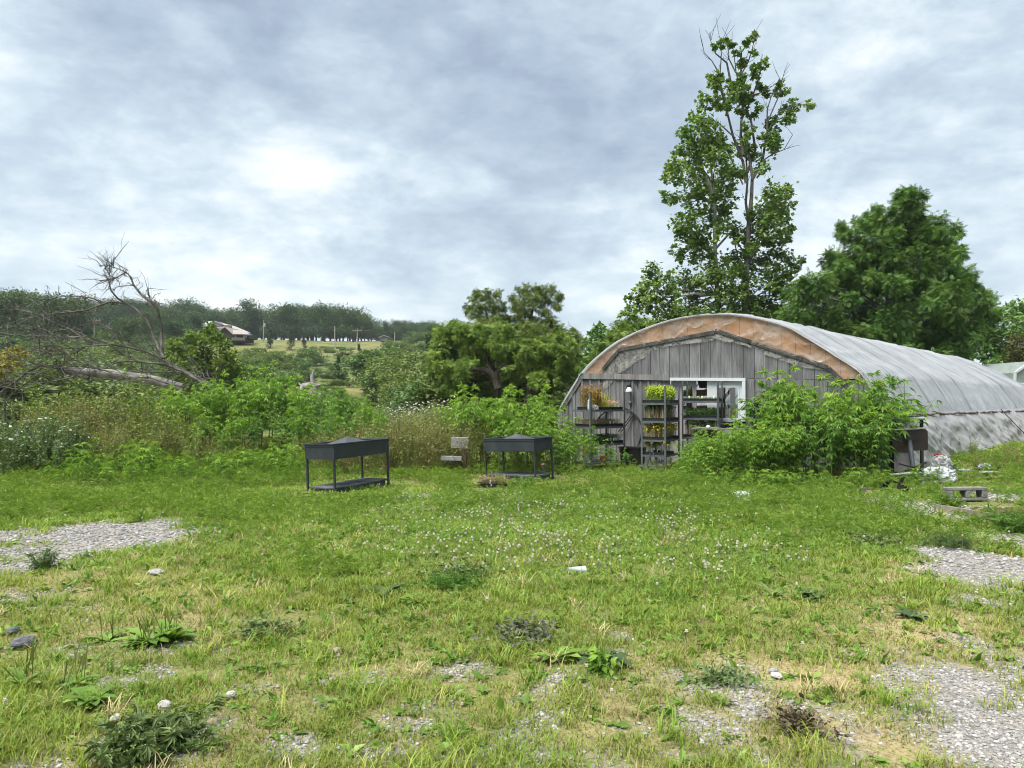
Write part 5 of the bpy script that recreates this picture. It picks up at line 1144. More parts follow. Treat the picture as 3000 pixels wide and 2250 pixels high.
bushlet('upright green weed in the right foreground border', 2780, 1500, .32, 26, lm_rag, r4, FERN, .1, .1)
bushlet('spreading green weed before the crossing boards', 2960, 1560, .3, 50, lm_ragd, r4, FERN, .09, .2)
# ================================================================ trees
STAR = (np.array([(0, 0, 0)] + [(.5 + .62 * rr * math.cos(a), .62 * rr * math.sin(a), -.06 * rr) for a, rr in zip(np.linspace(math.pi, -math.pi, 10, endpoint=False), (.5, .75, .5, .95, .55, 1.0, .55, .95, .5, .75))]), None)
STAR = (np.vstack([[.5, 0, .06], STAR[0][1:]]), [np.array([(0, 1 + (j + 1) % 10, 1 + j) for j in range(10)])])
def compound(pairs=5, L=.30, w=.066, droop=.3):
    V = []; Fq = []
    for k in range(pairs * 2 + 1):
        s_ = (k // 2 + 1) / (pairs + .5); side = (1 if k % 2 else -1) if k < pairs * 2 else 0; x0 = min(s_, 1) * .8; z0 = -droop * x0 ** 2
        a = side * R(62); l_ = L * (1 - .35 * abs(s_ - .5)); c, s2 = math.cos(a), math.sin(a); b_ = len(V)
        for (x, y) in ((0, 0), (.5 * l_, w), (l_, 0), (.5 * l_, -w)): V.append((x0 + c * x - s2 * y, s2 * x + c * y, z0 - .12 * x))
        Fq.append((b_, b_ + 3, b_ + 2, b_ + 1))
    return np.array(V), [np.array(Fq)]
COMP = compound(); COMP7 = compound(4, .34, .07, .3)
def clump_leaves(mb, c, rad, ntw, nlf, ls, tmpl, r, droop=.5, tw=.35, shell=.5, tint0=.5, tv=.25):
    """leaves gathered on twigs spread through an ellipsoid"""
    d = unit(r.normal(size=(ntw, 3))); rr = r.uniform(0, 1, ntw) ** shell; pos = c + d * rr[:, None] * rad
    twt = np.clip(r.normal(tint0, tv, ntw), 0, 1)
    for _ in range(nlf):
        X, Y, Z = frames(ntw, droop, 1, r, d * .7)
        p = pos + r.normal(0, tw, (ntw, 3)) * np.mean(rad) * .5
        mb.stamp(*tmpl, p, X, Y, Z, ls * r.uniform(.65, 1.25, ntw), np.clip(twt + r.normal(0, .13, ntw), 0, 1))
    return pos
def limb(mb, a, c, r0, r1, r, sag=.0, n=6, tint=.5, wob=.06):  # limbs and twigs use the second, darker bark
    k = np.linspace(0, 1, n)[:, None]; L = np.linalg.norm(c - a); off = np.cumsum(r.normal(0, wob * L / n, (n, 3)), 0) * np.sin(np.pi * k); pts = a + (c - a) * k + off; pts[:, 2] += (sag * L * np.sin(np.pi * k))[:, 0]; mb.tube(pts, np.linspace(r0, r1, n), 6, tint, mi=1); return pts
barkw = mat('pale mottled sycamore bark', (.20, .19, .17), .85, .2, .45, 2.2, c2=(.42, .40, .37), stretch=(2, 2, 1))
barkg = mat('grey sycamore bark', (.10, .095, .09), .9, .1, .4, 2.5, c2=(.24, .225, .21), stretch=(3, 3, 1))
barkd = mat('dark tree bark', (.045, .038, .032), .95, .1, .4, 4, c2=(.10, .09, .08), stretch=(3, 3, 1), bump=.4)
lm_syc = leafmat('sycamore leaves', (.068, .135, .028), (.135, .22, .048), (.22, .30, .08), .35)
lm_loc = leafmat('locust leaves', (.045, .11, .024), (.095, .185, .04), (.165, .26, .06), .3)
lm_wal = leafmat('walnut leaves', (.07, .135, .024), (.14, .22, .042), (.22, .30, .065), .33)
lm_waltall = leafmat('tall walnut leaves', (.06, .10, .02), (.11, .155, .034), (.17, .21, .05), .33)
barkd2 = mat('dark limb bark', (.06, .053, .046), .95, .1, .4, 4, c2=(.13, .12, .11), stretch=(3, 3, 1))
cA = lambda x, y: (1800 + .54245 * x, 50 + .54245 * y)
cM = lambda x, y: (1250 + .24108 * x, 800 + .24108 * y)
r5 = np.random.default_rng(55)
def tree_from(name, label, cat, base, Y, conv, scale_px, clumps, trunk, bark, leafm, tmpl, ls, dens, nlf, r, droop=.5, depth=1.0, tr=.22, limbs=True, shell=.55, extra=None, tw=.35, limb_r=.05, group=None, flat=1.0, sat=3):
    """crown built as many clumps at real distances; clump centres are spread in depth round the trunk"""
    bx, by = (base[0] - 1500) / F * Y, Y
    t = empty(name, (bx, by, Ts(bx, by)), label, cat, group); O = np.array(t.location)
    crown = MB(); wood = MB()
    tp = [P(*conv(*p), Y) - O for p in trunk]; tp = np.array([np.array((0, 0, -.2))] + tp) if base is not None else np.array(tp)
    rad = np.linspace(tr, tr * .2, len(tp)); wood.tube(tp, rad, 9, .5)
    k_ = scale_px / F * Y
    clumps = list(clumps) + [(cx + rp_ * r.uniform(.75, 1.12) * math.cos(a_), cy_ + rp_ * r.uniform(.7, 1.08) * math.sin(a_), rp_ * r.uniform(.28, .48)) for (cx, cy_, rp_) in clumps for a_ in r.uniform(0, 6.28, sat)]
    for (cx, cy_, rp_) in clumps:
        c = P(*conv(cx, cy_), Y); half = max(.4, depth * 1.0)
        dy = r.normal(0, half); c = P(*conv(cx, cy_), Y + dy) - O; rr = rp_ * k_ * (Y + dy) / Y
        nt = int(max(3, dens * rr ** 1.6)); pos = clump_leaves(crown, c, np.array((rr, rr * 1.0, rr * .85 * flat)), nt, nlf, ls, tmpl, r, droop, tw, shell, np.clip(.5 + r.normal(0, .16), .1, .9))
        if limbs and rr > .45:
            j = np.argmin(np.linalg.norm(tp - (c - np.array((0, 0, .9 * rr + .25 * np.linalg.norm(c[:2] - tp[:, :2].mean(0))))), axis=1)); jj = max(0, min(len(tp) - 1, j))
            limb(wood, tp[jj], c, min(limb_r, rad[jj] * .6), .012, r, .05)
            for q in pos[r.choice(len(pos), min(4, len(pos)), replace=False)]: limb(wood, c, q, .014, .006, r, 0, 4)
    if extra is not None: extra(wood, crown, O)
    crown.build('crown', leafm, t); wood.build('trunk', [bark, barkd2], t, True); return t
# --- two sycamores behind the greenhouse
SY1 = [(545, 360, 40), (490, 460, 45), (470, 560, 60), (400, 640, 50), (520, 640, 70), (330, 800, 50), (430, 760, 80), (560, 760, 75), (310, 870, 50), (420, 880, 75), (560, 900, 85), (300, 970, 40), (420, 980, 75), (600, 1000, 70), (400, 1100, 70), (520, 1080, 75), (390, 1180, 60), (480, 1200, 60), (600, 1130, 50), (350, 1280, 42), (460, 1290, 70), (200, 1380, 60), (140, 1480, 50), (260, 1480, 75), (380, 1430, 80), (500, 1420, 80), (130, 1560, 55), (260, 1570, 75), (420, 1560, 80), (560, 1560, 75), (610, 470, 22), (440, 700, 60), (520, 700, 60), (650, 830, 50), (560, 1340, 60), (90, 1600, 40), (620, 1480, 70), (340, 1640, 70), (500, 1640, 80)]
Y_S = 36.0
def syc1(w, c, O):
    pp = lambda *a: np.array([P(*cA(x, y), Y_S) - O for x, y in a])
    w.tube(pp((530, 960), (480, 840), (455, 740), (470, 600), (500, 470)), [.10, .075, .055, .04, .02], 6); w.tube(pp((550, 1500), (430, 1495), (330, 1510), (250, 1570)), [.09, .07, .05, .03], 6)
    w.tube(pp((548, 1250), (620, 1170), (690, 1120)), [.07, .05, .03], 6)
tree_from('sycamore_tree', 'left of the two tall sycamores, with a pale slim trunk and full leaves', 'tree', cA(562, 1700), Y_S, cA, .54245, SY1, [(556, 1500), (545, 1300), (542, 1150), (545, 1000), (530, 900), (520, 760), (510, 640)], barkw, lm_syc, STAR, .175, 88, 6, r5, .35, .85, .13, extra=syc1, tw=.42, limb_r=.045)
SY2 = [(690, 390, 45), (640, 420, 40), (900, 400, 38), (960, 480, 40), (1050, 470, 22), (930, 550, 40), (850, 580, 45), (830, 660, 45), (870, 700, 40), (720, 600, 40), (740, 740, 45), (800, 820, 35), (680, 700, 38), (850, 960, 85), (900, 1040, 62), (800, 1050, 70), (860, 1130, 85), (930, 1180, 42), (780, 1180, 75), (700, 1180, 50), (650, 1300, 62), (750, 1330, 85), (880, 1280, 75), (960, 1330, 48), (850, 1400, 85), (940, 1440, 60), (700, 1440, 80), (620, 1400, 50), (800, 1530, 85), (900, 1560, 62), (700, 1570, 85), (950, 1640, 45), (760, 1640, 80), (870, 1640, 70)]
TOPS = [(755, 105, 16), (715, 140, 14), (585, 135, 16), (630, 140, 12), (665, 185, 12), (690, 240, 20), (760, 290, 24), (810, 260, 16), (540, 155, 8), (560, 330, 26), (630, 360, 18), (790, 370, 12), (820, 410, 14), (550, 440, 12), (760, 520, 14), (570, 480, 12), (700, 500, 30), (740, 430, 20), (780, 480, 14), (905, 355, 10), (690, 330, 20), (700, 440, 22), (520, 330, 18), (760, 200, 10)]
def syc2(w, c, O):
    pp = lambda *a: np.array([P(*cA(x, y), Y_S) - O for x, y in a])
    B = [((725, 1130), (712, 1000), (720, 880), (710, 760), (690, 640), (690, 520)), ((712, 900), (700, 780), (640, 650), (610, 520), (580, 400), (560, 300), (525, 240), (482, 195)),
         ((700, 760), (680, 660), (690, 560), (740, 440), (790, 300), (800, 200)), ((640, 650), (560, 570), (480, 545)), ((715, 830), (760, 720), (740, 560), (690, 420), (660, 300), (640, 160)), ((690, 520), (690, 400), (680, 280), (690, 190), (715, 140), (755, 100)),
         ((740, 880), (800, 780), (830, 620), (880, 520), (960, 480), (1050, 465)), ((830, 620), (835, 500), (860, 430), (880, 350)), ((760, 800), (860, 740), (920, 700), (970, 640)), ((835, 560), (900, 400), (900, 350)), ((600, 480), (570, 330), (570, 220), (580, 140)), ((610, 520), (630, 360), (600, 250), (545, 200), (515, 135)),
         ((680, 320), (730, 250), (760, 190), (750, 110)), ((660, 300), (620, 240), (615, 170)), ((700, 900), (600, 700), (540, 600)), ((740, 440), (800, 400), (860, 365)), ((690, 1240), (640, 1200), (680, 1330), (705, 1360)), ((690, 1220), (720, 1180), (640, 1120))]
    for b_ in B:
        q = pp(*b_); q = q + r5.normal(0, .05, q.shape); w.tube(q, np.linspace(.075 if len(b_) > 4 else .04, .014, len(b_)), 6, .1, mi=1)
        for _ in range(7):
            j = r5.integers(1, len(q)); d = q[j] - q[j - 1]; d = d / np.linalg.norm(d) + r5.normal(0, .55, 3); d[2] = abs(d[2]); e_ = q[j] + d * r5.uniform(.2, .75); w.tube(np.array([q[j], (q[j] + e_) / 2 + r5.normal(0, .05, 3), e_]), [.016, .011, .006], 4, .1, mi=1)
    for (x, y, k) in TOPS:
        pc = P(*cA(x, y), Y_S + r5.normal(0, .3)) - O; rr = k * .54245 / F * Y_S; clump_leaves(c, pc, np.array((rr,) * 3), max(4, int(k * .55)), 4, .25, STAR, r5, .3, .5, .6, .45)
tree_from('sycamore_tree', 'right of the two tall sycamores, its top nearly bare with thin dead branches', 'tree', cA(705, 1700), Y_S, cA, .54245, SY2, [(705, 1550), (715, 1350), (725, 1130), (740, 980), (745, 860), (720, 700), (700, 560)], barkg, lm_syc, STAR, .175, 88, 6, r5, .35, .85, .17, extra=syc2, tw=.42, limb_r=.045)
LO = [(1560, 960, 45), (1630, 970, 48), (1560, 1040, 65), (1630, 1040, 45), (1400, 1080, 48), (1340, 1120, 38), (1240, 1160, 34), (1290, 1190, 50), (1450, 1120, 70), (1580, 1150, 85), (1740, 1120, 60), (1830, 1150, 42), (1700, 1200, 85), (1400, 1240, 85), (1540, 1260, 95), (1830, 1280, 52), (1750, 1300, 85), (1200, 1310, 60), (1300, 1330, 85), (1440, 1370, 105), (1600, 1370, 115), (1780, 1400, 95), (1890, 1400, 60), (1100, 1440, 70), (1010, 1480, 70), (1220, 1450, 105), (1400, 1500, 115), (1600, 1520, 125), (1800, 1530, 105), (1920, 1480, 52), (1990, 1520, 50), (980, 1600, 70), (1120, 1590, 105), (1300, 1620, 115), (1500, 1650, 115), (1700, 1650, 115), (1880, 1620, 95), (2000, 1600, 52), (1000, 1700, 80), (1250, 1740, 110), (1450, 1780, 110), (1650, 1780, 110), (1850, 1730, 100), (1930, 1700, 60), (1560, 1850, 100), (1760, 1860, 90)]
tree_from('locust_tree', 'broad dark green tree of feathery leaves behind the plastic roof', 'tree', cA(1520, 1900), 34.0, cA, .54245, LO, [(1500, 1750), (1480, 1600), (1500, 1450), (1530, 1300), (1560, 1150), (1580, 1050)], barkd, lm_loc, COMP, .27, 200, 8, r5, .5, 1.6, .3, tw=.4, limb_r=.07, shell=.45)
# --- middle distance: two tall open trees and the walnut thicket below them
TA = [(560, 300, 65), (650, 270, 60), (750, 280, 65), (850, 220, 38), (500, 420, 50), (600, 420, 75), (720, 400, 80), (830, 370, 75), (920, 420, 65), (860, 500, 75), (700, 510, 60), (560, 500, 42), (940, 540, 50), (780, 580, 60), (860, 620, 60), (820, 670, 70), (960, 620, 65), (700, 600, 55), (900, 590, 50), (1010, 560, 40), (760, 650, 70)]
tree_from('walnut_tree', 'left of the two tall open crowned trees rising over the thicket', 'tree', cM(1010, 1350), 46.0, cM, .24108, TA, [(1000, 900), (950, 650), (870, 520), (780, 400)], barkd, lm_waltall, COMP7, .29, 85, 7, r5, .6, .9, .2, tw=.38, limb_r=.06)
TB = [(1150, 190, 52), (1250, 200, 62), (1340, 170, 48), (1430, 210, 64), (1500, 190, 48), (1580, 280, 50), (1540, 350, 64), (1590, 390, 32), (1420, 310, 72), (1300, 300, 72), (1180, 300, 72), (1100, 350, 48), (1160, 420, 56), (1260, 400, 42), (1080, 440, 40), (1400, 440, 42), (1450, 540, 56), (1500, 600, 48), (1400, 640, 40), (1620, 680, 48), (1550, 690, 40), (1180, 560, 50), (1150, 640, 65), (1300, 760, 65), (1120, 720, 70), (1220, 650, 60), (1360, 720, 50), (1660, 720, 40), (1460, 440, 40), (1060, 300, 36), (1120, 500, 60), (1080, 580, 60), (1190, 490, 50), (1320, 560, 50), (1440, 650, 60), (1540, 560, 45), (1330, 660, 60)]
tree_from('walnut_tree', 'right of the two tall open crowned trees, with sky showing between its limbs', 'tree', cM(1240, 1350), 45.0, cM, .24108, TB, [(1235, 900), (1240, 700), (1258, 560), (1290, 450), (1330, 330)], barkd, lm_waltall, COMP7, .29, 85, 7, r5, .6, .9, .2, tw=.38, limb_r=.06)
WL = [(350, 650, 75), (200, 720, 80), (450, 700, 100), (600, 700, 80), (750, 720, 100), (900, 680, 75), (150, 900, 90), (300, 850, 120), (500, 880, 130), (700, 900, 130), (880, 870, 120), (120, 1050, 90), (260, 1020, 110), (150, 1200, 90), (300, 1180, 110), (450, 1100, 90), (640, 1040, 70), (200, 1330, 90), (350, 1350, 100), (100, 1000, 60), (520, 1000, 90), (420, 1250, 80)]
def wl(w, c, O):
    pp = lambda *a: np.array([P(*cM(x, y), 37.0) - O for x, y in a])
    w.tube(pp((870, 1400), (830, 1270), (770, 1200), (690, 1175), (590, 1160), (480, 1180), (400, 1220)), [.2, .19, .17, .15, .12, .08, .04], 8); w.tube(pp((840, 1280), (860, 1200), (920, 1150), (1000, 1120)), [.14, .12, .1, .06], 8); w.tube(pp((780, 1200), (740, 1080), (720, 950)), [.08, .06, .03], 6); w.tube(pp((560, 1160), (540, 1050), (510, 930)), [.08, .05, .03], 6)
tree_from('walnut_tree', 'wide olive green walnut left in the thicket, its bent dark limb showing', 'tree', cM(880, 1480), 38.0, cM, .24108, WL, [(850, 1300), (800, 1150), (700, 1000), (600, 850), (520, 720)], barkd, lm_wal, COMP, .27, 190, 8, r5, .5, 1.5, .22, extra=wl, tw=.3, limb_r=.06, shell=.42)
WR = [(1000, 760, 100), (1050, 900, 100), (1150, 880, 100), (1300, 880, 90), (1450, 830, 80), (1600, 800, 70), (1700, 820, 62), (1050, 1060, 100), (1200, 1020, 110), (1350, 1000, 100), (1500, 960, 100), (1650, 960, 90), (1750, 900, 70), (1200, 1180, 120), (1400, 1120, 110), (1550, 1130, 110), (1700, 1100, 100), (1000, 1250, 110), (1500, 1280, 100), (1650, 1250, 85), (1350, 1290, 100), (1780, 1000, 80), (1800, 1150, 80)]
tree_from('walnut_tree', 'wide olive green walnut right in the thicket, beside the greenhouse edge', 'tree', cM(1250, 1480), 37.0, cM, .24108, WR, [(1250, 1300), (1260, 1150), (1300, 1000), (1340, 880)], barkd, lm_wal, COMP, .27, 190, 8, r5, .5, 1.5, .22, tw=.3, limb_r=.06, shell=.42)
FILL = [(x + r5.uniform(-35, 35), y + r5.uniform(-35, 35), r5.uniform(75, 105)) for x in range(120, 1801, 105) for y in range(650, 1331, 85) if y > 640 + max(0, 520 - x) * .18 + (60 if 900 < x < 1100 else 0) + max(0, x - 1450) * .35]
tree_from('walnut_tree', 'farther walnut filling the gaps behind the two wide walnuts', 'tree', cM(1000, 1480), 42.0, cM, .24108, FILL, [(1000, 1300), (1000, 1150), (1010, 1000)], barkd, lm_waltall, COMP, .32, 60, 5, r5, .5, 1.0, .2, tw=.45, limbs=False, shell=.5)
cI = lambda x, y: (x, y)
# trees between thicket and sycamore, left of the arch
tree_from('shade_tree', 'dark tree standing farther back between the thicket and the sycamores', 'tree', (1745, 1120), 58.0, cI, 1, [(1755, 965, 14), (1740, 985, 20), (1770, 985, 22), (1730, 1010, 22), (1760, 1015, 28), (1790, 1005, 24), (1745, 1045, 26), (1775, 1050, 28), (1800, 1035, 26), (1720, 1040, 18), (1760, 1080, 30), (1735, 1090, 24)], [(1760, 1090), (1762, 1040), (1760, 990)], barkd, lm_loc, LEAF, .42, 40, 6, r5, .4, 1.5, .2, tw=.4)
tree_from('shade_tree', 'mid green tree just left of the brown arch, under the sycamore boughs', 'tree', (1840, 1130), 46.0, cI, 1, [(1830, 950, 22), (1860, 945, 26), (1890, 950, 26), (1800, 975, 24), (1835, 985, 30), (1870, 985, 30), (1780, 1005, 24), (1810, 1020, 32), (1760, 1040, 24), (1790, 1060, 30), (1740, 1075, 22), (1770, 1095, 30), (1730, 1105, 22), (1720, 1130, 24), (1750, 1140, 26), (1920, 955, 26), (1850, 1020, 30), (1710, 1090, 14)], [(1835, 1100), (1835, 1040), (1840, 990)], barkd, lm_wal, COMP, .42, 80, 6, r5, .7, 1.4, .2, tw=.35)
tree_from('shade_tree', 'low dark tree filling the gap behind the ridge of the plastic roof', 'tree', (2330, 1120), 47.0, cI, 1, [(2250, 940, 30), (2290, 925, 26), (2330, 935, 28), (2370, 945, 28), (2220, 950, 26), (2180, 945, 22), (2420, 960, 30), (2310, 960, 30), (2140, 940, 20), (2080, 935, 20), (2020, 930, 20), (1980, 935, 20)], [(2330, 1000), (2330, 950)], barkd, lm_loc, LEAF, .40, 40, 6, r5, .4, 1.5, .2, tw=.4)
tree_from('shade_tree', 'dark round tree at the right edge behind the far end of the roof', 'tree', (2960, 1150), 56.0, cI, 1, [(2980, 905, 30), (2940, 915, 28), (2900, 910, 20), (2890, 945, 30), (2930, 955, 36), (2980, 950, 40), (3020, 930, 40), (2870, 985, 34), (2910, 1000, 40), (2960, 1000, 44), (3010, 1000, 44), (2860, 1020, 36), (2900, 1040, 36), (2950, 1050, 44), (3000, 1050, 44), (2880, 960, 30), (2840, 990, 30), (3040, 970, 40), (3060, 1040, 44)], [(2960, 1060), (2960, 980)], barkd, lm_loc, LEAF, .42, 36, 6, r5, .4, 1.8, .25, tw=.4)
tree_from('shade_tree', 'brownish green shrub tree low at the right edge, before the dark round tree', 'tree', (2985, 1120), 44.0, cI, 1, [(2985, 1000, 26), (3010, 1020, 30), (2970, 1040, 26), (3000, 1060, 30), (2960, 1075, 22), (2985, 1085, 26)], [(2985, 1080), (2985, 1030)], barkd, leafmat('brownish green leaves', (.05, .06, .02), (.09, .095, .03), (.13, .12, .05), .3), LEAF, .32, 50, 6, r5, .4, 1.0, .12, tw=.4)
# round willow like tree in front of the house and neighbours
c7 = c3
tree_from('bushy_tree', 'round light green bushy tree before the pale roofed house', 'tree', c3(1640, 1200), 48.0, c3, .36166, [(1600, 680, 70), (1720, 640, 70), (1500, 690, 60), (1420, 720, 60), (1800, 720, 60), (1370, 800, 50), (1480, 800, 85), (1620, 780, 95), (1750, 800, 90), (1860, 820, 60), (1400, 890, 60), (1530, 900, 95), (1680, 900, 95), (1820, 900, 85), (1920, 900, 50), (1480, 980, 70), (1620, 1000, 90), (1760, 980, 90), (1880, 970, 60), (1700, 590, 40), (1560, 650, 50), (1350, 850, 40), (1950, 960, 40), (1550, 1050, 90), (1700, 1080, 90), (1850, 1050, 70)], [(1640, 1050), (1640, 900), (1650, 750)], barkd, leafmat('willow green leaves', (.07, .125, .022), (.135, .205, .036), (.21, .28, .06), .33), LEAF, .30, 80, 6, r5, .2, 1.3, .12, tw=.35, shell=.45)
tree_from('bushy_tree', 'yellow green shrub at the left border below the dead branches', 'shrub', c3(40, 1100), 30.0, c3, .36166, [(40, 830, 60), (100, 800, 50), (160, 790, 35), (20, 880, 60), (90, 880, 55), (-40, 850, 60), (40, 940, 60), (-30, 940, 60)], [(40, 1000), (50, 880)], barkd, leafmat('yellow green leaves', (.16, .15, .02), (.24, .22, .03), (.32, .28, .05), .35), LEAF, .22, 60, 6, r5, .2, .6, .06, tw=.4)

# ---------------------------------------------------------------- far crowns, shared prototypes
def crown_proto(kind, r):
    mb = MB(); wood = MB()
    if kind == 'oak':
        cs = [(r.normal(0, .2), r.normal(0, .2), r.uniform(.25, .85), r.uniform(.12, .24)) for _ in range(34)]
        for (x, y, z, q) in cs:
            w_ = 1.25 * math.sin(math.pi * min(max((z - .02), .08), .97) ** .8); clump_leaves(mb, np.array((x * w_, y * w_, z)), np.array((q, q, q * .75)), 46, 4, .042, LEAF, r, .2, .22, .4, np.clip(r.normal(.5, .18), .1, .9))
        wood.tube([(0, 0, -.1), (0, 0, .35)], [.03, .02], 6)
    elif kind == 'cedar':
        for _ in range(26):
            z = r.uniform(.05, .95); q = .24 * (1 - z) + .03; a = r.uniform(0, 6.28); clump_leaves(mb, np.array((math.cos(a) * q * .6, math.sin(a) * q * .6, z)), np.array((q * .7, q * .7, .09)), 16, 4, .06, LEAF, r, -.4, .4, .5, np.clip(r.normal(.4, .15), 0, 1))
        wood.tube([(0, 0, -.1), (0, 0, .6)], [.02, .01], 5)
    else:
        for _ in range(26):
            z = r.uniform(.1, .75) ** 1.0; a = r.uniform(0, 6.28); q = r.uniform(.1, .22); rr = .55 * r.random() ** .6 * math.sin(math.pi * (z * .8 + .15)); clump_leaves(mb, np.array((math.cos(a) * rr, math.sin(a) * rr, z)), np.array((q, q, q * .6)), 34, 4, .06, LEAF, r, .1, .3, .5, np.clip(r.normal(.5, .2), 0, 1))
        wood.tube([(0, 0, -.05), (0, 0, .4)], [.02, .01], 5)
    return mb, wood
lm_far = leafmat('far oak leaves', (.022, .052, .02), (.042, .085, .028), (.072, .125, .04), .25)
lm_ced = leafmat('cedar foliage', (.022, .05, .022), (.04, .075, .03), (.06, .10, .04), .2)
lm_shr = leafmat('hillside shrub leaves', (.055, .11, .04), (.095, .165, .055), (.15, .22, .075), .3)
lm_shr2 = leafmat('olive shrub leaves', (.08, .125, .035), (.13, .185, .05), (.19, .225, .08), .3)
def protos(kind, lm, n, name):
    out = []
    for k in range(n): a, w = crown_proto(kind, r5); out.append((name, [('crown', a.mesh(name + '_crown', lm)), ('trunk', w.mesh(name + '_trunk', barkd))], 'shrub' if kind == 'shrub' else 'tree'))
    return out
lm_far2 = leafmat('lighter far oak leaves', (.032, .062, .02), (.055, .095, .028), (.09, .135, .04), .25)
OAK = protos('oak', lm_far, 4, 'oak_tree') + protos('oak', lm_far2, 3, 'oak_tree'); CED = protos('cedar', lm_ced, 2, 'cedar_tree'); SHR = protos('shrub', lm_shr, 4, 'hillside_shrub') + protos('shrub', lm_shr2, 3, 'hillside_shrub')
def far(pr, px, py_top, Y, label, group, wide=1.0, minh=1.0):
    x = (px - 1500) / F * Y; z0 = Ts(x, Y); h = max((P(px, py_top, Y)[2] - z0) / .92, minh); name, parts, cat = pr
    t = bpy.data.objects.new(name, None); COL.objects.link(t); t['category'] = cat; t['label'] = label
    if group: t['group'] = group
    t.location = (x, Y, z0 - .03 * h); t.rotation_euler.z = r5.uniform(0, 6.28); t.scale = (h * wide, h * wide, h)
    for pn, me in parts: o = bpy.data.objects.new(pn, me); COL.objects.link(o); o.parent = t
    return t
RIDGE = [(-150, 870), (0, 845), (60, 850), (120, 870), (200, 870), (300, 870), (400, 880), (460, 880), (520, 875), (600, 880), (680, 890), (720, 885), (760, 905), (800, 900), (850, 890), (900, 888), (960, 890), (1010, 895), (1050, 905), (1085, 930), (1110, 945), (1140, 935), (1180, 930), (1240, 935), (1290, 945), (1330, 955), (1400, 960), (1500, 965), (1620, 965), (1700, 950)]
rx, ry = zip(*RIDGE)
G_R = 'trees of the wood along the far ridge'
for px in np.arange(-160, 1700, 19):
    for row in range(2):
        p_ = px + r5.uniform(-8, 8); far(OAK[r5.integers(7)], p_, np.interp(p_, rx, ry) - 10 + (r5.uniform(10, 55) if row == 0 else 40 * vnoise(np.array([p_ / 34.]), np.array([3.]), 5)[0] + r5.uniform(0, 14)), 300 + 28 * row + r5.uniform(-8, 8), 'dark tree in the wood along the far ridge', G_R, r5.uniform(.8, 1.3))
for (px, py, Y, lab) in ((730, 878, 285, 'spiky topped dark tree on the ridge left of the first utility pole'), (850, 885, 272, 'round oak on the ridge just right of the first utility pole'), (950, 884, 262, 'largest spreading oak standing out before the far wood'), (1035, 898, 268, 'oak right of the largest spreading oak on the ridge')):
    far(OAK[r5.integers(7)], px, py, Y, lab, None, 1.05)
for px in np.arange(-120, 560, 42):
    far(OAK[r5.integers(7)], px + r5.uniform(-15, 15), r5.uniform(905, 950), 170 + r5.uniform(-15, 25), 'dark tree behind the dead branches on the left', 'trees behind the dead branches', r5.uniform(.8, 1.1))
for px, py, lab in ((20, 850, 'tallest dark tree at the left edge of the far wood'), (170, 858, 'feathery topped tree on the left, behind the dead branches')): far(OAK[r5.integers(7)], px, py, 150, lab, None, 1.0)
# shrubs over the hillside, thinning on the open meadow
cnt = 0; meadow = [(1010, 1135, 120, 60), (960, 1085, 60, 30), (930, 1200, 200, 60), (990, 985, 140, 22), (830, 990, 60, 12), (1080, 1165, 120, 30)]
tries = 0
while cnt < 290 and tries < 5000:
    tries += 1
    Y = 44 + (r5.random() ** 1.25) * 185; px = r5.uniform(-150, 1350); x = (px - 1500) / F * Y; z = Ts(x, Y); py = 1169 - (z - CAMH) / Y * F
    if any(((px - a) / c) ** 2 + ((py - b_) / d) ** 2 < 1 for a, b_, c, d in meadow): continue
    h = r5.uniform(1.6, 3.6) * (1 + .2 * (Y > 120)) * (1.5 if px < 300 else 1)
    pr = SHR[r5.integers(7)]; pt = py - h * F / Y
    if any(((px - a) / (c * 1.1)) ** 2 + ((q_ - b_) / (d * 1.1)) ** 2 < 1 for a, b_, c, d in meadow for q_ in (pt, (pt + py) / 2)): continue
    if 520 < px < 790 and 930 < py and py - h * F / Y < 1004: continue
    lab = ('shrub on the hillside left of the house', 'shrubs left of the house') if px < 520 else (('shrub on the slope below the house and poles', 'shrubs below the house') if px < 900 else ('shrub on the slope right of the open meadow', 'shrubs right of the meadow'))
    far(pr, px, 1169 - (z + h - CAMH) / Y * F, Y, lab[0], lab[1], r5.uniform(1.0, 1.7)); cnt += 1
for k in range(70):
    Y = r5.uniform(60, 150); px = r5.uniform(840, 1150); x = (px - 1500) / F * Y; h = r5.uniform(.5, 1.3); far(SHR[r5.integers(7)], px, 1169 - (Ts(x, Y) + h - CAMH) / Y * F, Y, 'low scrubby bush dotted over the open meadow', 'low bushes on the open meadow', r5.uniform(1.2, 2.2), .4)
for (px, py, Y, w, lab) in ((792, 965, 190, .9, 'first upright cedar right of the house'), (852, 968, 185, .85, 'second upright cedar right of the house'), (890, 985, 185, .9, 'short cedar beside the second upright cedar'), (1052, 1010, 120, .6, 'brownish lone cedar in the meadow'), (990, 1045, 95, .8, 'dark little cedar at the meadow edge'), (1095, 1110, 62, .9, 'low dark cedar on the open meadow'), (1260, 985, 85, .8, 'dark cedar left of the walnut thicket')):
    far(CED[r5.integers(2)], px, py, Y, lab, None, w)
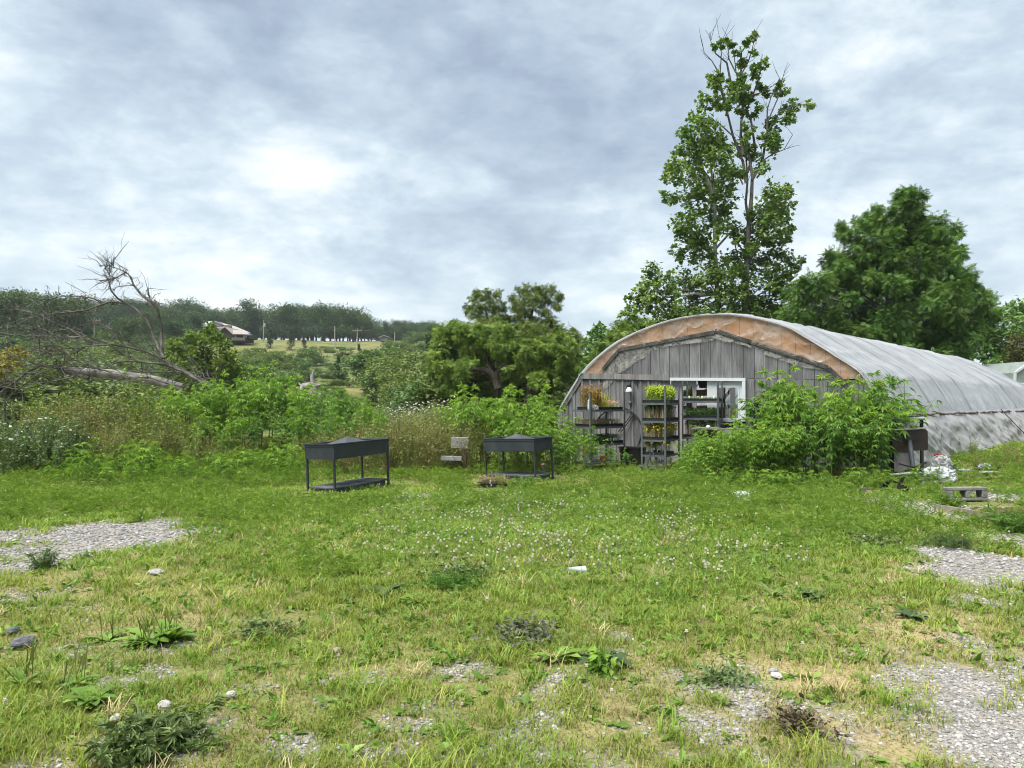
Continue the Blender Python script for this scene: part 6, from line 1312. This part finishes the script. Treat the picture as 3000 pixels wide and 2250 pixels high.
for (px, py, Y, w, lab) in ((1120, 1000, 90, 1.5, 'broad shrub at the right of the meadow, upper'), (1180, 1010, 80, 1.5, 'broad shrub left of the walnut thicket, upper'), (1220, 1030, 66, 1.4, 'broad shrub left of the walnut thicket, middle'), (1180, 1070, 58, 1.3, 'grey green shrub left of the thicket'), (1215, 1100, 52, 1.2, 'pale layered shrub at the foot of the thicket'), (1250, 1060, 56, 1.2, 'dark shrub pressed against the thicket'), (1140, 1050, 75, 1.3, 'shrub beside the meadow, below the upper ones'), (1700, 1040, 42, 1.2, 'leafy shrub at the left shoulder of the greenhouse'), (1640, 1060, 41, 1.3, 'leafy shrub between thicket and greenhouse'), (1690, 1110, 36, 1.0, 'low shrub at the left foot of the arch'), (1290, 1075, 43, 1.2, 'dark undergrowth bush at the left end under the walnut thicket'), (1345, 1085, 42, 1.2, 'dark undergrowth bush under the bent walnut limb'), (1400, 1080, 43, 1.2, 'dark undergrowth bush left of the thicket trunks'), (1455, 1085, 42, 1.2, 'dark undergrowth bush between the thicket trunks'), (1510, 1080, 43, 1.2, 'dark undergrowth bush right of the thicket trunks'), (1565, 1085, 42, 1.2, 'dark undergrowth bush under the right walnut'), (1620, 1095, 41, 1.2, 'dark undergrowth bush at the right end under the walnut thicket')):
    far(SHR[r5.integers(7)], px, py, Y, lab, None, w)
# ---------------------------------------------------------------- fallen dead tree and the torn stump
m_dead = mat('bleached dead bark', (.060, .057, .05), .95, .1, .4, 5, c2=(.15, .142, .13), stretch=(1, 1, 1)); m_deadw = mat('bare white log', (.17, .16, .15), .9, .1, .35, 3, c2=(.33, .32, .31))
YD = 24.0; q0 = P(*c3(1000, 1080), YD); ft = empty('fallen_tree', (q0[0], YD, Ts(q0[0], YD)), 'fallen dead tree with bare tangled branches lying over the weeds', 'dead tree'); OD = np.array(ft.location)
def d3(pts, dy=0, wig=.5):
    w = np.cumsum(r5.normal(0, wig * .25, len(pts))); return np.array([P(*c3(*p), YD + dy + w[i]) - OD for i, p in enumerate(pts)])
lg_ = MB(); lg_.tube(d3([(480, 930), (620, 935), (900, 955), (1100, 985), (1250, 1010), (1480, 1070)], .4, .1), [.10, .13, .15, .16, .16, .15], 12); lg_.build('trunk', m_deadw, ft, True)
BR = [(.09, [(1760, 1090), (1650, 1010), (1480, 930), (1330, 850), (1200, 780), (1050, 740), (900, 715), (700, 650), (560, 590), (430, 540)]), (.07, [(1700, 1060), (1480, 935), (1340, 875), (1200, 865), (1050, 850), (950, 860), (850, 910), (740, 910)]), (.10, [(720, 990), (540, 935), (460, 900), (330, 885), (230, 935), (120, 1020), (0, 1110), (-100, 1190)]),
      (.07, [(1320, 830), (1240, 640), (1180, 510), (1100, 430), (1030, 390), (950, 340), (900, 280), (880, 200), (890, 120), (885, 65)]), (.08, [(1320, 830), (1310, 780), (1310, 600), (1280, 440), (1250, 390), (1140, 310), (1080, 230), (1060, 170), (1020, 130), (950, 170), (890, 210)]), (.045, [(1030, 390), (950, 375), (820, 380), (760, 345), (640, 325), (500, 325), (400, 350), (310, 400)]),
      (.045, [(900, 370), (800, 400), (700, 440), (560, 455), (420, 470), (250, 500), (130, 560), (0, 610)]), (.04, [(1060, 745), (1020, 730), (980, 680), (920, 610), (850, 560), (760, 550), (640, 570)]), (.06, [(1750, 1070), (1600, 980), (1450, 940), (1250, 940), (1050, 940), (900, 935), (740, 960)]), (.05, [(900, 940), (760, 900), (600, 840), (480, 760), (360, 720)]), (.04, [(340, 700), (335, 620), (340, 560)]), (.04, [(440, 860), (400, 800), (360, 720)]),
      (.04, [(900, 715), (700, 730), (600, 790), (480, 800)]), (.035, [(430, 540), (330, 480), (180, 440), (0, 440)]), (.03, [(390, 600), (410, 540), (455, 470)]), (.05, [(1500, 1060), (1380, 1040), (1200, 980), (1000, 990), (800, 1000), (600, 980)]), (.02, [(1220, 380), (1210, 330), (1185, 275)]), (.025, [(950, 170), (880, 190), (800, 200)]), (.022, [(890, 210), (850, 150), (850, 80), (800, 80)]), (.02, [(1020, 130), (920, 90), (915, 55)]),
      (.03, [(700, 650), (500, 660), (300, 650), (100, 640), (-60, 660)]), (.03, [(560, 590), (420, 620), (250, 560), (60, 580)]), (.03, [(480, 800), (300, 760), (120, 800), (-40, 860)]), (.03, [(460, 900), (300, 960), (120, 1100), (40, 1180)]), (.035, [(1760, 1090), (1720, 1000), (1620, 985)]), (.03, [(600, 980), (400, 1020), (200, 1040), (0, 990)])]
bm_ = MB()
for rad, pts in BR:
    q = d3(pts, r5.uniform(-.5, .5)); bm_.tube(q, np.linspace(rad * .72, max(rad * .2, .010), len(q)), 6)
    for _ in range(int(len(q) * 3.2)):
        j = r5.integers(1, len(q)); s_ = r5.random(); a_ = q[j - 1] + (q[j] - q[j - 1]) * s_; d = unit(q[j] - q[j - 1]) * .7 + r5.normal(0, .6, 3); L = r5.uniform(.2, .95) * (1.0 if a_[2] < 4 else .55); m_ = a_ + d * L * .5 + r5.normal(0, .06, 3); e_ = a_ + d * L + r5.normal(0, .12, 3)
        bm_.tube(np.array([a_, m_, e_]), [.014, .010, .005], 4)
        for _ in range(2):
            s2 = r5.uniform(.3, 1); b0 = a_ + (e_ - a_) * s2; b1 = b0 + (d + r5.normal(0, .7, 3)) * L * .4; bm_.tube(np.array([b0, (b0 + b1) / 2 + r5.normal(0, .03, 3), b1]), [.007, .005, .003], 3)
for _ in range(150):  # brush heap under the crown
    x, y = r5.uniform(150, 700), r5.uniform(640, 1020); a_ = P(*c3(x, y), YD + r5.uniform(-.6, .8)) - OD; e_ = a_ + r5.normal(0, .6, 3) * (1, .5, .6); bm_.tube(np.array([a_, (a_ + e_) / 2 + r5.normal(0, .08, 3), e_]), [.010, .008, .004], 4)
bm_.build('branches', m_dead, ft, True)
q0 = P(*c4(690, 900), 23.0); st = empty('torn_stump', (q0[0], 23.0, Ts(q0[0], 23.0)), 'splintered grey stump with a horn like root poking above the ragweed', 'stump'); OS = np.array(st.location)
k4 = lambda *a: np.array([P(*c4(x, y), 23.0) - OS for x, y in a])
mb = MB(); mb.tube(k4((700, 1100), (695, 960), (690, 870), (680, 800), (690, 760), (720, 730)), [.22, .20, .09, .05, .035, .012], 8); mb.tube(k4((680, 840), (672, 790), (660, 765)), [.06, .04, .012], 6); mb.tube(k4((620, 920), (612, 860), (604, 825)), [.05, .03, .008], 6); mb.tube(k4((600, 900), (560, 870), (545, 840)), [.05, .03, .008], 6); mb.tube(k4((560, 960), (600, 890), (690, 880), (750, 890)), [.1, .1, .12, .06], 8); mb.tube(k4((740, 880), (750, 960), (745, 1060)), [.08, .10, .06], 8)
mb.build('stump_wood', m_deadw, st, True)

# ---------------------------------------------------------------- houses, poles, digger
m_tin = mat('pale tin roof', (.30, .30, .29), .5, .4, .08, .5); m_pinkroof = mat('faded pinkish roof', (.25, .215, .20), .7, .3, .1, .5); m_brn = mat('dark brown siding', (.05, .04, .036), .85, .2, .2, 2); m_grn = mat('grey green siding', (.14, .15, .13), .85, .2, .15, 1)
cH = lambda x, y: (500 + .22604 * x, 900 + .22604 * y)
def house_part(O, pts, Y, dY, name, m, t):
    A = np.array([P(*cH(*p), Y) - O for p in pts]); mb = MB(); mb.prism(A, (0, dY, 0)); return mb.build(name, m, t)
Yh = 205.0; q = P(*cH(450, 340), Yh); h1 = empty('farm_house', (q[0], Yh, Ts(q[0], Yh)), 'larger hillside building with a long pale tin roof, half behind the bushy tree', 'house'); O = np.array(h1.location)
house_part(O, [(370, 300), (585, 188), (780, 275), (780, 420), (330, 420)], Yh, 14, 'wall', m_grn, h1)
mb = MB(); A = [P(*cH(*p), Yh - .4) - O for p in ((225, 310), (470, 183), (600, 183), (370, 303), (330, 312))]; ridge = MB()
mb.prism(np.array([P(*cH(225, 312), Yh - .4), P(*cH(345, 306), Yh - .6), P(*cH(592, 184), Yh - .6), P(*cH(470, 183), Yh + 8)]) - O, (0, .1, -.25)); mb.prism(np.array([P(*cH(592, 183), Yh - .6), P(*cH(810, 275), Yh - .6), P(*cH(810, 285), Yh - .6), P(*cH(592, 196), Yh - .6)]) - O, (0, 14, 0)); mb.build('roof', m_tin, h1)
mb = MB(); mb.box(P(*cH(360, 345), Yh - .2) - O, (1.0, .3, 2.2)); mb.build('door', m_white, h1)
mb = MB(); mb.box(P(*cH(618, 220), Yh - .2) - O, (2.2, .3, 1.2)); mb.build('window', m_mauve, h1)
Y2h = 198.0; q = P(*cH(850, 420), Y2h); h2 = empty('farm_house', (q[0], Y2h, Ts(q[0], Y2h)), 'dark brown house with pinkish roofs and a raised deck on the hillside', 'house'); O = np.array(h2.location)
house_part(O, [(640, 295), (705, 255), (805, 350), (805, 440), (640, 440)], Y2h, 9, 'gable_wall', m_brn, h2); house_part(O, [(805, 345), (1010, 348), (1010, 400), (960, 400), (960, 440), (805, 440)], Y2h + 1, 7, 'wall', m_brn, h2)
mb = MB(); mb.prism(np.array([P(*cH(595, 255), Y2h - .5), P(*cH(640, 297), Y2h - .6), P(*cH(707, 250), Y2h - .6), P(*cH(690, 250), Y2h + 5)]) - O, (0, .1, -.2)); mb.prism(np.array([P(*cH(700, 250), Y2h - .6), P(*cH(810, 350), Y2h - .6), P(*cH(808, 360), Y2h - .6), P(*cH(700, 262), Y2h - .6)]) - O, (0, 9, 0))
mb.prism(np.array([P(*cH(755, 292), Y2h + 4), P(*cH(960, 297), Y2h + 4), P(*cH(1028, 350), Y2h - .5), P(*cH(815, 344), Y2h - .5)]) - O, (0, .05, -.25)); mb.build('roof', m_pinkroof, h2)
mb = MB(); mb.prism(np.array([P(*cH(790, 392), Y2h - 2), P(*cH(965, 395), Y2h - 2), P(*cH(965, 430), Y2h - 2), P(*cH(790, 430), Y2h - 2)]) - O, (0, .2, 0)); mb.build('deck_rail', mat('grey deck wood', (.12, .10, .09), .9), h2)
for x in (825, 868, 910, 950): mb = MB(); mb.prism(np.array([P(*cH(x, 425), Y2h - 1.9), P(*cH(x + 8, 425), Y2h - 1.9), P(*cH(x + 8, 455), Y2h - 1.9), P(*cH(x, 455), Y2h - 1.9)]) - O, (0, .3, 0)); mb.build('deck_post', m_brn, h2)
mb = MB(); mb.prism(np.array([P(*cH(955, 352), Y2h - 2), P(*cH(1040, 350), Y2h - 2), P(*cH(1040, 358), Y2h - 2), P(*cH(955, 362), Y2h - 2)]) - O, (0, 1.5, 0)); mb.build('awning', mat('blue grey awning', (.2, .25, .36), .7), h2)
for x in (830, 962): mb = MB(); mb.box(P(*cH(x, 372), Y2h + .9) - O, (1.0, .2, .9)); mb.build('window', m_pale, h2)
mb = MB(); mb.box(P(*cH(757, 278), Y2h + 5) - O, (1.2, 1.2, 1.8)); mb.build('chimney', mat('brick chimney', (.25, .13, .09), .9), h2)
Ysd = 235.0; q = P(1125, 992, Ysd); sh = empty('shed', (q[0], Ysd, Ts(q[0], Ysd)), 'small grey roofed shed peeping over shrubs right of the meadow poles', 'shed'); O = np.array(sh.location)
mb = MB(); mb.prism(np.array([P(1112, 1000, Ysd), P(1112, 988, Ysd), P(1125, 984, Ysd), P(1137, 988, Ysd), P(1137, 1000, Ysd)]) - O, (0, 6, 0)); mb.build('wall', m_grn, sh); mb = MB(); mb.prism(np.array([P(1109, 989.5, Ysd - .4), P(1125, 983, Ysd - .4), P(1140, 988.5, Ysd - .4), P(1140, 987, Ysd - .4), P(1125, 981.5, Ysd - .4), P(1109, 988, Ysd - .4)]) - O, (0, 7, 0)); mb.build('roof', m_tin, sh)
m_pole = mat('weathered pole wood', (.26, .24, .21), .9)
def pole(px, py, Y, label, arm=False, box=False):
    x = (px - 1500) / F * Y; z0 = Ts(x, Y); zt = P(px, py, Y)[2]; t = empty('utility_pole', (x, Y, z0), label, 'utility pole', 'utility poles across the hillside'); mb = MB(); mb.tube([(0, 0, -.5), (0, 0, zt - z0)], [.17, .12], 8); mb.build('pole_shaft', m_pole, t)
    if arm: mb = MB(); mb.box((0, -.15, zt - z0 - .7), (2.6, .12, .16)); mb.build('crossarm', m_pole, t); mb = MB(); [mb.tube([(x_, -.15, zt - z0 - .62), (x_, -.15, zt - z0 - .3)], .07, 6) for x_ in (-1.2, -.5, .5, 1.2)]; mb.build('insulator_row', m_pole, t)
    if box: mb = MB(); mb.tube([(.35, -.1, zt - z0 - 1.9), (.35, -.1, zt - z0 - .9)], .28, 10); mb.build('transformer', mat('grey transformer', (.3, .31, .32), .6), t)
    return np.array((x, Y, zt))
pa = pole(771, 938, 215, 'pale utility pole with a transformer right of the brown house', False, True); pb = pole(980, 955, 200, 'plain utility pole in the hay meadow'); pc = pole(1046, 962, 205, 'utility pole with a crossarm right of the plain meadow pole', True); pd_ = pole(1156, 972, 215, 'thin far utility pole at the right of the meadow'); pe = pole(274, 930, 150, 'utility pole seen through the dead branches on the left', True)
def wire(a, c, label, sag=1.2, dz=-.3): k = np.linspace(0, 1, 14)[:, None]; p = a + (c - a) * k; p[:, 2] += dz - sag * np.sin(np.pi * k[:, 0]); mb = MB(); mb.tube(p, .025, 4); tag(mb.build('overhead_wire', m_black), label, 'wire', 'overhead wires between the poles')
wire(pe, pa, 'overhead wire from the left pole to the transformer pole', 1.5); wire(pa, pb, 'overhead wire from the transformer pole to the plain meadow pole', .8); wire(pb, pc, 'overhead wire between the plain pole and the crossarm pole', .3); wire(pc, pd_, 'overhead wire from the crossarm pole to the thin far pole', .6)
Yx = 195.0; q = P(484, 985, Yx); ex = empty('digger', (q[0], Yx, q[2] - 1.4), 'small yellow digger on the hill left of the bushy tree', 'digger'); m_yel = mat('yellow machine paint', (.5, .28, .05), .5)
mb = MB(); mb.box((0, 0, 1.6), (2.6, 2.2, 1.4)); mb.box((-.7, 0, 2.5), (1.2, 1.4, 1.3)); mb.build('body', m_yel, ex); mb = MB(); mb.bar((.8, 0, 2), (2.6, 0, 3.2), .4, .4); mb.bar((2.6, 0, 3.2), (3.4, 0, 1.2), .35, .35); mb.build('arm', m_yel, ex); mb = MB(); mb.box((0, -.8, .45), (3.2, .5, .9)); mb.box((0, .8, .45), (3.2, .5, .9)); bevel(mb.build('track', m_black, ex), .3, 3)
# neighbouring greenhouse whose corner shows at the right edge
Yg = 29.0; g2 = empty('small_greenhouse', (*P(3060, 1200, Yg)[:2], Ts(*P(3060, 1200, Yg)[:2])), 'white framed small greenhouse behind the far end of the big roof, mostly out of frame', 'greenhouse'); O = np.array(g2.location)
A = np.array([P(2968, 1160, Yg), P(2972, 1092, Yg), P(3020, 1058, Yg), P(3180, 1058, Yg), P(3180, 1160, Yg)]) - O; mb = MB(); mb.prism(A, (0, 4, 0)); mb.build('panel', mat('pale panel', (.2, .24, .23), .3, .5), g2)
mb = MB(); [mb.bar(A[i] + (0, -.05, 0), A[i + 1] + (0, -.05, 0), .06, .08) for i in (0, 1, 2)]; mb.bar((A[0] + A[1]) / 2 + (.0, -.05, 0), (A[3] + A[4]) / 2 + (0, -.05, 0), .05, .06); mb.build('frame', m_white, g2)
# ================================================================ grass, clover, stones
r6 = np.random.default_rng(66)
CLEAR = [(*G0(2840, 1478), .75), (*G0(2790, 1515), .55), (*G0(2930, 1520), .6), (*G0(2640, 1445), .4), (*G0(2590, 1440), .35), (*G0(2175, 1465), .32), (*G0(1690, 1686), .2), (*G0(2545, 1455), .25), (*G0(2560, 1388), .6), (*G0(2740, 1390), .6), (*G0(1445, 1432), .35), (*G0(457, 1688), .13), (*G0(70, 1895), .12), (*G0(1640, 1400), .5)]
def clear(x, y):
    k = np.zeros(len(x), bool)
    for a, b_, r_ in CLEAR: k |= np.hypot(x - a, y - b_ + .15) < r_
    return k & (r6.random(len(x)) < .88)
def sample(n, y0, y1, margin=2.2):
    """points on the ground seen by the camera (and a step to each side), even in area between two distances"""
    Y = np.sqrt(r6.uniform(y0 ** 2, y1 ** 2, n)); x = r6.uniform(-1, 1, n) * (.70 * Y + margin); return x, Y
INSIDE = lambda x, y: ((x - WC[0]) * WN[0] + (y - WC[1]) * WN[1] < .1) & (((x - WC[0]) * WU[0] + (y - WC[1]) * WU[1]) > hu[0] - .1) & (x * AX[1] - y * AX[0] < (WC[0] + WU[0] * hu[-1]) * AX[1] - (WC[1] + WU[1] * hu[-1]) * AX[0])
lm_grass = leafmat('lawn grass', (.14, .19, .026), (.225, .285, .044), (.35, .38, .09), .35, .5)
lm_lush = leafmat('lush grass', (.115, .205, .022), (.19, .30, .038), (.30, .39, .07), .38, .5)
lm_straw = leafmat('dry straw', (.22, .18, .085), (.36, .30, .155), (.46, .40, .23), .2, .7)
grass, lush, straw = MB(), MB(), MB()
for (y0, y1, n) in ((2.6, 4.2, 95000), (4.2, 6.5, 120000), (6.5, 10, 120000), (10, 14, 100000), (14, 20, 80000)):
    x, Y = sample(n, y0, y1); g = gravel_field(x, Y); d = dry_field(x, Y); k = fbm(x * .9, Y * .9, 81, 3); tuft = fbm(x * 5.5, Y * 5.5, 83, 3)
    keep = (r6.random(n) > g * np.where(g > .86, 1.12, .92)) & (r6.random(n) > np.clip((.50 - tuft) * 3.0, 0, .85)) & ~INSIDE(x, Y) & ~clear(x, Y) & (r6.random(n) > d * .35)
    for pl in (pl1, pl2):
        L_ = pl.matrix_basis.inverted(); lx = L_[0][0] * x + L_[0][1] * Y + L_[0][3]; ly = L_[1][0] * x + L_[1][1] * Y + L_[1][3]; keep &= ~((lx > -.12) & (lx < 1.5) & (ly > -.12) & (ly < .78) & (r6.random(n) < .93))
    x, Y, g, d, k, tuft = [a[keep] for a in (x, Y, g, d, k, tuft)]; n = len(x); p = np.stack([x, Y, T(x, Y) - .004], -1)
    far_ = np.clip((Y - 8) / 10, 0, 1)
    h = (.028 + .045 * tuft * (1 - .6 * d) + .01 * sstep(8, 15, Y)) * (1 - .35 * sstep(9, 12, Y) * sstep(15.5, 14.5, Y)) * r6.uniform(.55, 1.5, n) * (1 - .3 * d) * (1 + .5 * sstep(.62, .75, fbm(x * 1.7, Y * 1.7, 87, 2)))
    w = .0042 * (1 + .16 * np.maximum(Y - 3, 0)) * r6.uniform(.7, 1.4, n)
    lushness = np.clip(sstep(5.0, 8.5, Y) * .75 + (k - .5) * 2.2 - d * .8, 0, 1)
    isdry = r6.random(n) < np.clip(d * .55 + .06, 0, .75) * (1 - .6 * lushness); isl = ~isdry & (r6.random(n) < lushness); isg = ~isdry & ~isl
    tint = np.clip(.15 + .9 * (fbm(x * 1.4 + 5, Y * 1.4, 90, 3) - .18) + r6.normal(0, .16, n), 0, 1)
    for mb_, s_ in ((grass, isg), (lush, isl), (straw, isdry)):
        blades(mb_, p[s_], h[s_] * (.8 if mb_ is straw else 1), w[s_], r6.uniform(.3, 1.5, s_.sum()), r6, tint[s_], .5)
# stray taller stems and coarse tufts
nt = 2600; x, Y = sample(nt, 2.6, 13); ok = (gravel_field(x, Y) < .85 * r6.random(nt) + .15) & ~INSIDE(x, Y) & ~clear(x, Y); x, Y = x[ok], Y[ok]
for (a, c) in zip(x, Y):
    n = r6.integers(12, 34); sp_ = r6.uniform(.02, .06); q = np.stack([a + r6.normal(0, sp_, n), np.full(n, c) + r6.normal(0, sp_, n), np.full(n, Ts(a, c))], -1); blades((lush, lush, grass, lush, grass, grass, straw)[r6.integers(7)] if c < 9 else lush, q, r6.uniform(.05, .13, n) * r6.uniform(.7, 1.35), .0045 * (1 + .1 * c), r6.uniform(.5, 1.7, n), r6, np.clip(r6.uniform(0, 1) + r6.normal(0, .1, n), 0, 1), .5)
for nm, mb_, m_ in (('lawn_grass', grass, lm_grass), ('lush_grass', lush, lm_lush), ('dry_straw_grass', straw, lm_straw)): tag(mb_.build(nm, m_), kind='stuff')
# broad small leaves and clover
CLOV = lobed([0, R(120), R(-120)], [.5, .5, .5], .30, 0.0)
lm_clov = leafmat('clover leaves', (.075, .155, .022), (.13, .235, .036), (.21, .32, .06), .3)
def zone(x, y, z): return np.max([blob(x, y, *b) for b in z], axis=0)
CLZ = [(700, 2050, 500, 120), (300, 1950, 300, 80), (1350, 1850, 400, 90), (1700, 1760, 500, 80), (1250, 2130, 200, 70),(1700, 1560, 620, 130), (2000, 1650, 420, 120), (1500, 1520, 380, 70), (1250, 1600, 260, 70), (2250, 1560, 260, 70), (100, 2150, 200, 100), (1150, 2000, 140, 60), (650, 1960, 120, 40), (500, 2200, 120, 60)]
clov = MB(); n = 95000; x, Y = sample(n, 2.7, 13); z = zone(x, Y, CLZ); pk = fbm(x * 2.2, Y * 2.2, 95, 3); keep = (r6.random(n) < np.clip(z * .9 + .10 + (pk - .5) * .8, 0, 1)) & (gravel_field(x, Y) < .45) & (dry_field(x, Y) < .75) & ~clear(x, Y); x, Y, pk = x[keep], Y[keep], pk[keep]; n = len(x)
X, Yv, Z = frames(n, 0, 1, r6); X[:, 2] *= .25; X = unit(X); Z = unit(r6.normal(size=(n, 3)) * .35 + np.array((0, 0, 1.))); Yv = unit(np.cross(Z, X)); X = np.cross(Yv, Z)
clov.stamp(*CLOV, np.stack([x, Y, T(x, Y) + r6.uniform(.02, .10, n)], -1), X, Yv, Z, (.017 + .0024 * Y) * r6.uniform(.7, 1.4, n), np.clip(pk + r6.normal(0, .2, n), 0, 1)); tag(clov.build('clover_leaves', lm_clov), kind='stuff')
# white clover heads
th = np.arange(6) / 6 * 2 * np.pi; tv = np.vstack([[0, 0, -.5], np.stack([np.cos(th) * .5, np.sin(th) * .5, -.1 + 0 * th], -1), np.stack([np.cos(th + .5) * .36, np.sin(th + .5) * .36, .32 + 0 * th], -1), [0, 0, .5]]); tf = [np.array([(0, 1 + (j + 1) % 6, 1 + j) for j in range(6)] + [(13, 7 + j, 7 + (j + 1) % 6) for j in range(6)]), np.array([(1 + j, 1 + (j + 1) % 6, 7 + (j + 1) % 6, 7 + j) for j in range(6)])]
FLZ = [(1650, 1560, 520, 80), (1900, 1570, 320, 60), (2050, 1690, 120, 40), (1250, 1620, 200, 40), (1550, 1500, 300, 30), (2150, 1640, 160, 50)]
n = 15000; x, Y = sample(n, 3, 13); z = zone(x, Y, FLZ); cl = fbm(x * 2.6, Y * 2.6, 97, 3); keep = r6.random(n) < np.clip(z * .9 * sstep(.42, .62, cl) + .015, 0, 1); x, Y = x[keep], Y[keep]; n = len(x); hh = r6.uniform(.09, .17, n); p1 = np.stack([x, Y, T(x, Y) + hh], -1)
fl = MB(); I3 = np.repeat(np.eye(3)[None], n, 0); fl.stamp(tv, tf, p1, I3[:, 0], I3[:, 1], I3[:, 2], r6.uniform(.016, .026, n) * (1 + .02 * Y), np.clip(r6.normal(.55, .3, n), 0, 1)); stems(fl, p1 - np.stack([0 * x, 0 * x, hh], -1), p1, .0015, 0.0)
tag(fl.build('clover_flowers', leafmat('white clover heads', (.33, .30, .24), (.44, .43, .38), (.42, .37, .34), .2)), kind='stuff')
# feathery low weeds in the middle distance and round the planters
fern = MB(); FZ = [(300, 1440, 420, 80), (900, 1440, 420, 60), (1500, 1430, 420, 50), (2200, 1450, 420, 70), (2700, 1480, 260, 90), (2600, 1560, 300, 60), (700, 1490, 300, 60), (1000, 1650, 200, 60), (2050, 1480, 260, 60), (2950, 1400, 160, 60), (1100, 1440, 200, 30)]
n = 26000; x, Y = sample(n, 6.5, 17.5); z = zone(x, Y, FZ); cl = fbm(x * 1.5, Y * 1.5, 101, 3); keep = (r6.random(n) < np.clip(z * sstep(.36, .6, cl) + .10 * sstep(9, 13, Y), 0, 1)) & (gravel_field(x, Y) < .4) & ~INSIDE(x, Y) & ~clear(x, Y) & (np.hypot(x + 2.7, Y - 13.0) > 1.5) & (np.hypot(x - .25, Y - 14.4) > 1.3); x, Y, cl = x[keep], Y[keep], cl[keep]; n = len(x)
for _ in range(4):
    X, Yv, Z = frames(n, -.15, 1, r6); fern.stamp(*FERN, np.stack([x + r6.normal(0, .05, n), Y + r6.normal(0, .05, n), T(x, Y) + r6.uniform(.03, .22, n) * (.5 + .7 * cl)], -1), X, Yv, Z, r6.uniform(.06, .13, n), np.clip(cl + r6.normal(0, .2, n), 0, 1))
tag(fern.build('feathery_weeds', leafmat('feathery weed leaves', (.095, .175, .028), (.165, .265, .042), (.26, .36, .075), .38)), kind='stuff')
# small broadleaf seedlings through the lawn
br = MB(); n = 2600; x, Y = sample(n, 2.7, 9); keep = (gravel_field(x, Y) < .6); x, Y = x[keep], Y[keep]; n = len(x); tt_ = r6.uniform(0, 1, n)
for _ in range(6):
    X, Yv, Z = frames(n, -.05, 1, r6); br.stamp(*LEAF, np.stack([x + r6.normal(0, .012, n), Y + r6.normal(0, .012, n), T(x, Y) + .015], -1), X, Yv, Z, r6.uniform(.035, .085, n), np.clip(tt_ + r6.normal(0, .15, n), 0, 1))
tag(br.build('broadleaf_weeds', lm_plant), kind='stuff')
# gravel
bm = bmesh.new(); bmesh.ops.create_icosphere(bm, subdivisions=1, radius=.5); sv_ = np.array([v.co[:] for v in bm.verts]); sf = [np.array([[v.index for v in f.verts] for f in bm.faces])]; bm.free()
m_st, t, b, o = newmat('limestone gravel'); at_ = N('ShaderNodeAttribute', t); at_.attribute_name = 'tint'; co = N('ShaderNodeTexCoord', t).outputs['Object']
LK(mixc(.35, ramp(at_.outputs['Fac'], [(0, (.07, .069, .068)), (.3, (.145, .142, .14)), (.7, (.25, .245, .24)), (1, (.40, .395, .38))], t), ramp(noise(co, 70, 4, .6, t), [(.3, (.14, .135, .12)), (.7, (.36, .35, .34))], t), t), b.inputs['Base Color'], t); b.inputs['Roughness'].default_value = .9
gr = MB()
for (y0, y1, n, s0, s1) in ((2.6, 4.6, 66000, .008, .028), (4.6, 7, 46000, .011, .032), (7, 11, 44000, .018, .05), (11, 15, 16000, .025, .06)):
    x, Y = sample(n, y0, y1); g = gravel_field(x, Y); keep = r6.random(n) < g * 1.1; x, Y = x[keep], Y[keep]; n = len(x); 
    for v in range(4):
        i = np.arange(n) % 4 == v; m_ = i.sum()
        if not m_: continue
        tvv = sv_ * r6.uniform(.7, 1.25, sv_.shape); X = unit(r6.normal(size=(m_, 3))); Z = unit(np.cross(X, r6.normal(size=(m_, 3)))); Yv = np.cross(Z, X); X[:, 2] *= .6; Yv[:, 2] *= .6; Z[:, 2] *= .6
        s_ = s0 + (s1 - s0) * r6.random(m_) ** 2.2; gr.stamp(tvv, sf, np.stack([x[i], Y[i], T(x[i], Y[i]) + s_ * .12], -1), X, Yv, Z, s_, r6.random(m_))
tag(gr.build('gravel', m_st), kind='stuff')
# air between here and the ridge
zlo = float(GZ.min()) - 1.0; zhi = 75.0; hx = float(gx.max() - gx.min()) + 20; hy0, hy1 = float(gy.min()) - 10, float(gy.max()) + 10
hb = MB(); hb.box((float(gx.max() + gx.min()) / 2, (hy0 + hy1) / 2, (zlo + zhi) / 2), (hx, hy1 - hy0, zhi - zlo)); hm = bpy.data.materials.new('air haze'); hm.use_nodes = True; t = hm.node_tree; t.nodes.clear()
o = N('ShaderNodeOutputMaterial', t); v = N('ShaderNodeVolumePrincipled', t); v.inputs['Color'].default_value = (.80, .88, 1.0, 1); v.inputs['Density'].default_value = .00018; v.inputs['Anisotropy'].default_value = .2; LK(v.outputs[0], o.inputs['Volume'], t)
hz_o = hb.build('haze', hm); tag(hz_o, kind='stuff')
print("OBJECTS", len(SC.objects), "polys", sum(len(o.data.polygons) for o in SC.objects if o.type == 'MESH' and o.data.users <= 1))
